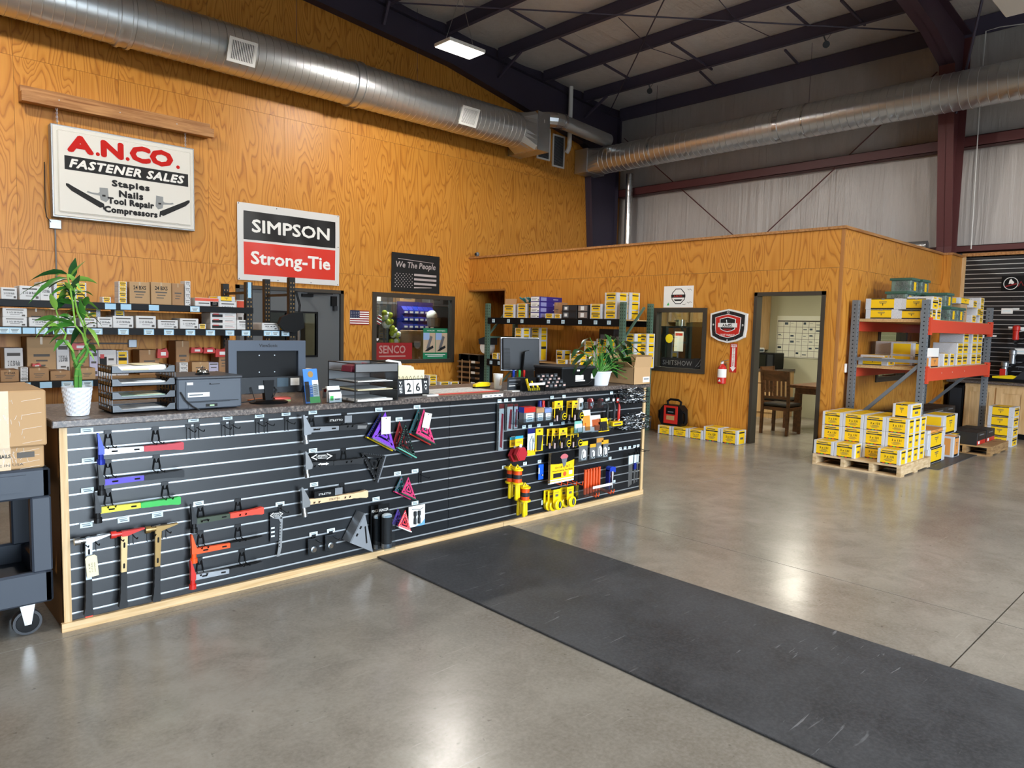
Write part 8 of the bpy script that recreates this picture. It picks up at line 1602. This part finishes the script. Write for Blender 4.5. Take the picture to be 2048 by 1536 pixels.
mb = MB(); mb.bbox(12.62, -.69, 0, 13.1, -.46, .80, BLACK, .01); mb.box(12.618, -.66, .05, 12.62, -.49, .75, CHAR); tag(mb.build('black_bin'), 'black bin beside the birch cabinets', 'bin')
def nailer3(label, px, py, body, k=1.0, tagc=None):
    p = onX(px, py, 13.0); t = thing('nail_gun', label, 'nail gun', (13.0, p.y, p.z), -HALF, 'nail guns on the slat display')
    mb = MB(); mb.lathe([(.03, -.10), (.045, -.09), (.045, .05), (.055, .06), (.055, .12), (.03, .14)], (0, 0, 0), body, 14); mb.build('driver_body', t, True)
    mb = MB(); mb.prism([(.03, .03), (.18, .06), (.19, .02), (.05, -.03)], -.02, .02, BLACK); mb.build('grip', t); mb = MB(); mb.bar((0, 0, -.10), (0, 0, -.18), .02, .03, CHAR); mb.bar((.0, 0, -.15), (.25, .0, -.02), .03, .03, BLACK); mb.build('magazine', t); MB().box(-.02, .04, .05, .02, .19, .07, BLACKM).build('hook_arm', t)
    if tagc: mb = MB(); mb.box(-.05, -.07, -.12, .03, -.066, .02, tagc); mb.build('hang_tag', t)
nailer3('red and silver nail gun, highest on the slat display', 2032, 668, RED); nailer3('silver nail gun on the slat display', 2025, 716, LGREY); nailer3('silver nail gun with red tag on the slat display', 2009, 740, LGREY, 1, RED)
p = onZ(2025, 762, .886); t = thing('nailer_on_worktop', 'yellow and black nailer lying on the dark worktop', 'nail gun', (12.85, p.y-.0, .886), -HALF); MB().box(-.28, -.05, 0, .25, .05, .05, BLACK).build('base', t); MB().prism([(-.2, .05), (.08, .05), (.14, .09), (.05, .11), (-.2, .08)], -.03, .03, YELP).build('frame', t); MB().prism([(.1, .05), (.3, .05), (.32, .16), (.2, .18)], -.04, .04, CHAR).build('motor', t)
p = onX(2022, 567, 13.19); t = thing('round_logo_sign', 'round skull style logo sign on the slat display', 'logo sign', (13.18, p.y, p.z), -HALF); r_ = .115
mb = MB(); mb.prism([(r_*1.9*u, r_*1.1*v) for u, v in ((-.6, -1), (1.6, -1), (1.6, 1), (-.6, 1))], 0, .008, BLACK); mb.build('panel', t)
mb = MB(); mb.tube([(r_*.85*math.cos(a), -.003, r_*.85*math.sin(a)) for a in [k*math.pi/10 for k in range(21)]], .006, WHITEP, 5); mb.build('ring', t); mb = MB(); mb.prism([(-.03, -.01), (-.02, .05), (.0, .075), (.02, .045), (.045, .02), (.03, -.02), (.0, .0)], -.006, 0, WHITEP); mb.bar((-.075, -.004, -.05), (.08, -.004, -.005), .006, .02, REDD); mb.build('emblem', t); mb = MB(); mb.tube([(.10, -.004, -.05), (.14, -.004, .03), (.17, -.004, -.04), (.2, -.004, .0)], .008, REDD, 5); mb.tube([(.25, -.004, -.02), (.25, -.004, .06)], .010, REDD, 5); mb.build('red_script', t)
for i, (px, py, w_, h_) in enumerate(((2014, 622, .16, .09), (2032, 618, .09, .03), (2023, 655, .09, .03), (2048, 660, .12, .09), (1962, 673, .15, .05), (1988, 672, .07, .03), (2044, 703, .20, .09))):
    p = onX(px, py, 13.19); mb = MB(); mb.box(-w_/2, 0, -h_/2, w_/2, .003, h_/2, WHITEP); mb.box(-w_*.35, -.0006, -h_*.1, w_*.3, 0, h_*.1, PRICEW); inst('display_label', mb.mesh('display_label'), wall_display, (13.192, p.y, p.z), -HALF)
for i in range(6):
    p = onX(1985+14*(i % 3), 600+60*(i//3), 13.19); MB().tube([(13.2, p.y-.3, p.z), (13.05, p.y-.3, p.z-.01), (13.03, p.y-.3, p.z+.02)], .004, BLACKM, 5).build('display_hook', wall_display)
# ================================================================ RUBBER RUNNER
mb = MB(); mb.bbox(1.835, -6.2, 0, 3.055, -.03, .012, RUBMAT, .003); tag(mb.build('runner_mat'), 'long dark rubber runner mat from the counter across the floor', 'floor mat')
# ================================================================ UTILITY CART
t = thing('utility_cart', 'grey plastic utility cart at the left edge', 'utility cart', (-.55, .0, 0)); CG = mat('cart_grey', '353c47', .5); w0, w1, y0, y1 = -.56, .52, -.02, .62
def tray(z0, z1, nm):
    mb = MB(); mb.bbox(w0, y0, z0, w1, y0+.04, z1, CG, .01); mb.bbox(w0, y1-.04, z0, w1, y1, z1, CG, .01); mb.bbox(w0, y0, z0, w0+.04, y1, z1, CG, .01); mb.bbox(w1-.04, y0, z0, w1, y1, z1, CG, .01); mb.box(w0+.03, y0+.03, z0+.02, w1-.03, y1-.03, z0+.05, CG); mb.build(nm, t)
tray(.175, .335, 'bottom_tray'); tray(.70, .845, 'top_tray')
for x in (w0, w1-.085):
    for y in (y0, y1-.07): MB().bbox(x, y, .33, x+.085, y+.07, .705, CG, .008).build('corner_post', t)
mb = MB(); mb.prism([(w0+.02, .74), (w1-.12, .74), (w1-.10, .765), (w1-.10, .82), (w0+.02, .82)], y0-.008, y0, CG); mb.build('side_rib', t)
for x in (w0+.12, w1-.10):
    for y in (y0+.10, y1-.10):
        q = t; mb = MB(); mb.lathe([(.035, -.022), (.062, -.02), (.064, 0), (.062, .02), (.035, .022)], (x, y, .064), mat('caster_rubber', '3a3c40', .6), 20, 'y'); c_ = mb.build('caster_wheel', t, True); MB().lathe([(.02, -.024), (.048, -.023), (.05, -.021)], (x, y, .064), BLACK, 18, 'y').build('hub', c_, True); MB().lathe([(.008, -.034), (.008, .034)], (x, y, .064), SILVER, 8, 'y').build('axle', c_)
        mb = MB(); mb.prism([(x-.035, .175), (x+.035, .175), (x+.014, .055), (x-.014, .055)], y-.032, y-.028, GALV2); mb.prism([(x-.035, .175), (x+.035, .175), (x+.014, .055), (x-.014, .055)], y+.028, y+.032, GALV2); mb.build('caster_fork', t)
# boxes on the cart
CX = -.62
p = onY(92, 920, .03); zb = .8455; xr = -.085
def wrapped(label, x0, x1, yy0, yy1, z0, z1, printed):
    mb = MB(); mb.bbox(x0, yy0, z0, x1, yy1, z1, KRAFT2, .006); mb.box((x0+x1)/2+.08, yy0-.0008, z0, (x0+x1)/2+.14, yy0, z1, TAPE)
    rnd = random.Random(int(z0*100))
    WR = mat('stretch_wrap', 'e4ded6', .15)
    for i in range(26):
        x = (x0+x1)/2+.11+rnd.uniform(-.10, .10); z = rnd.uniform(z0+.01, z1-.02); mb.bar((x, yy0-.0015, z), (x+rnd.uniform(-.008, .008), yy0-.0015, z+rnd.uniform(.006, .03)), .002, .001, WR)
    for i in range(4): z = z0+(z1-z0)*(.1+.25*i); mb.bar((x1-.02, yy0-.001, z), (x1-.10, yy0-.001, z-.01), .0012, .001, WR)
    if printed: mb.text('SPOTNAILS', (x1-.185, yy0-.002, z0+(z1-z0)*.62), X1, Z1, .10, .018, INK, .03); mb.box(x1-.11, yy0-.002, z0+(z1-z0)*.5, x1-.04, yy0-.001, z0+(z1-z0)*.75, INKG); mb.text('MADE IN USA', (x1-.16, yy0-.002, z0+(z1-z0)*.22), X1, Z1, .15, .012, INKG)
    o = mb.build('shipping_carton'); return tag(o, label, 'carton', 'cartons on the utility cart')
wrapped('lower SPOTNAILS carton wrapped in film on the cart', -.60, -.05, .0, .5, .846, .955, True); wrapped('upper large taped carton on the cart', -.62, -.04, -.02, .5, .956, 1.225, False)
for i, (x, m_) in enumerate(((-.95, OAKZ), (-.80, PALEH))): tag(MB().box(x, .12, .226, x+.06, .30, .62, m_).build('wood_offcut'), '%s wood offcut standing on the lower cart tray' % ('darker', 'paler')[i], 'wood offcut')
mb = MB(); mb.bbox(-.72, .15, .226, -.48, .55, .60, mat('navy_case', '121a3a', .5), .01); mb.box(-.70, .149, .3, -.5, .15, .5, NAVY); tag(mb.build('navy_case'), 'dark navy case on the lower cart tray', 'case')
mb = MB(); mb.prism([(-.98, .226), (-.74, .226), (-.76, .30), (-.86, .33), (-.97, .28)], .04, .12, KRAFT); tag(mb.build('crumpled_bag'), 'crumpled brown paper on the lower cart tray', 'paper')
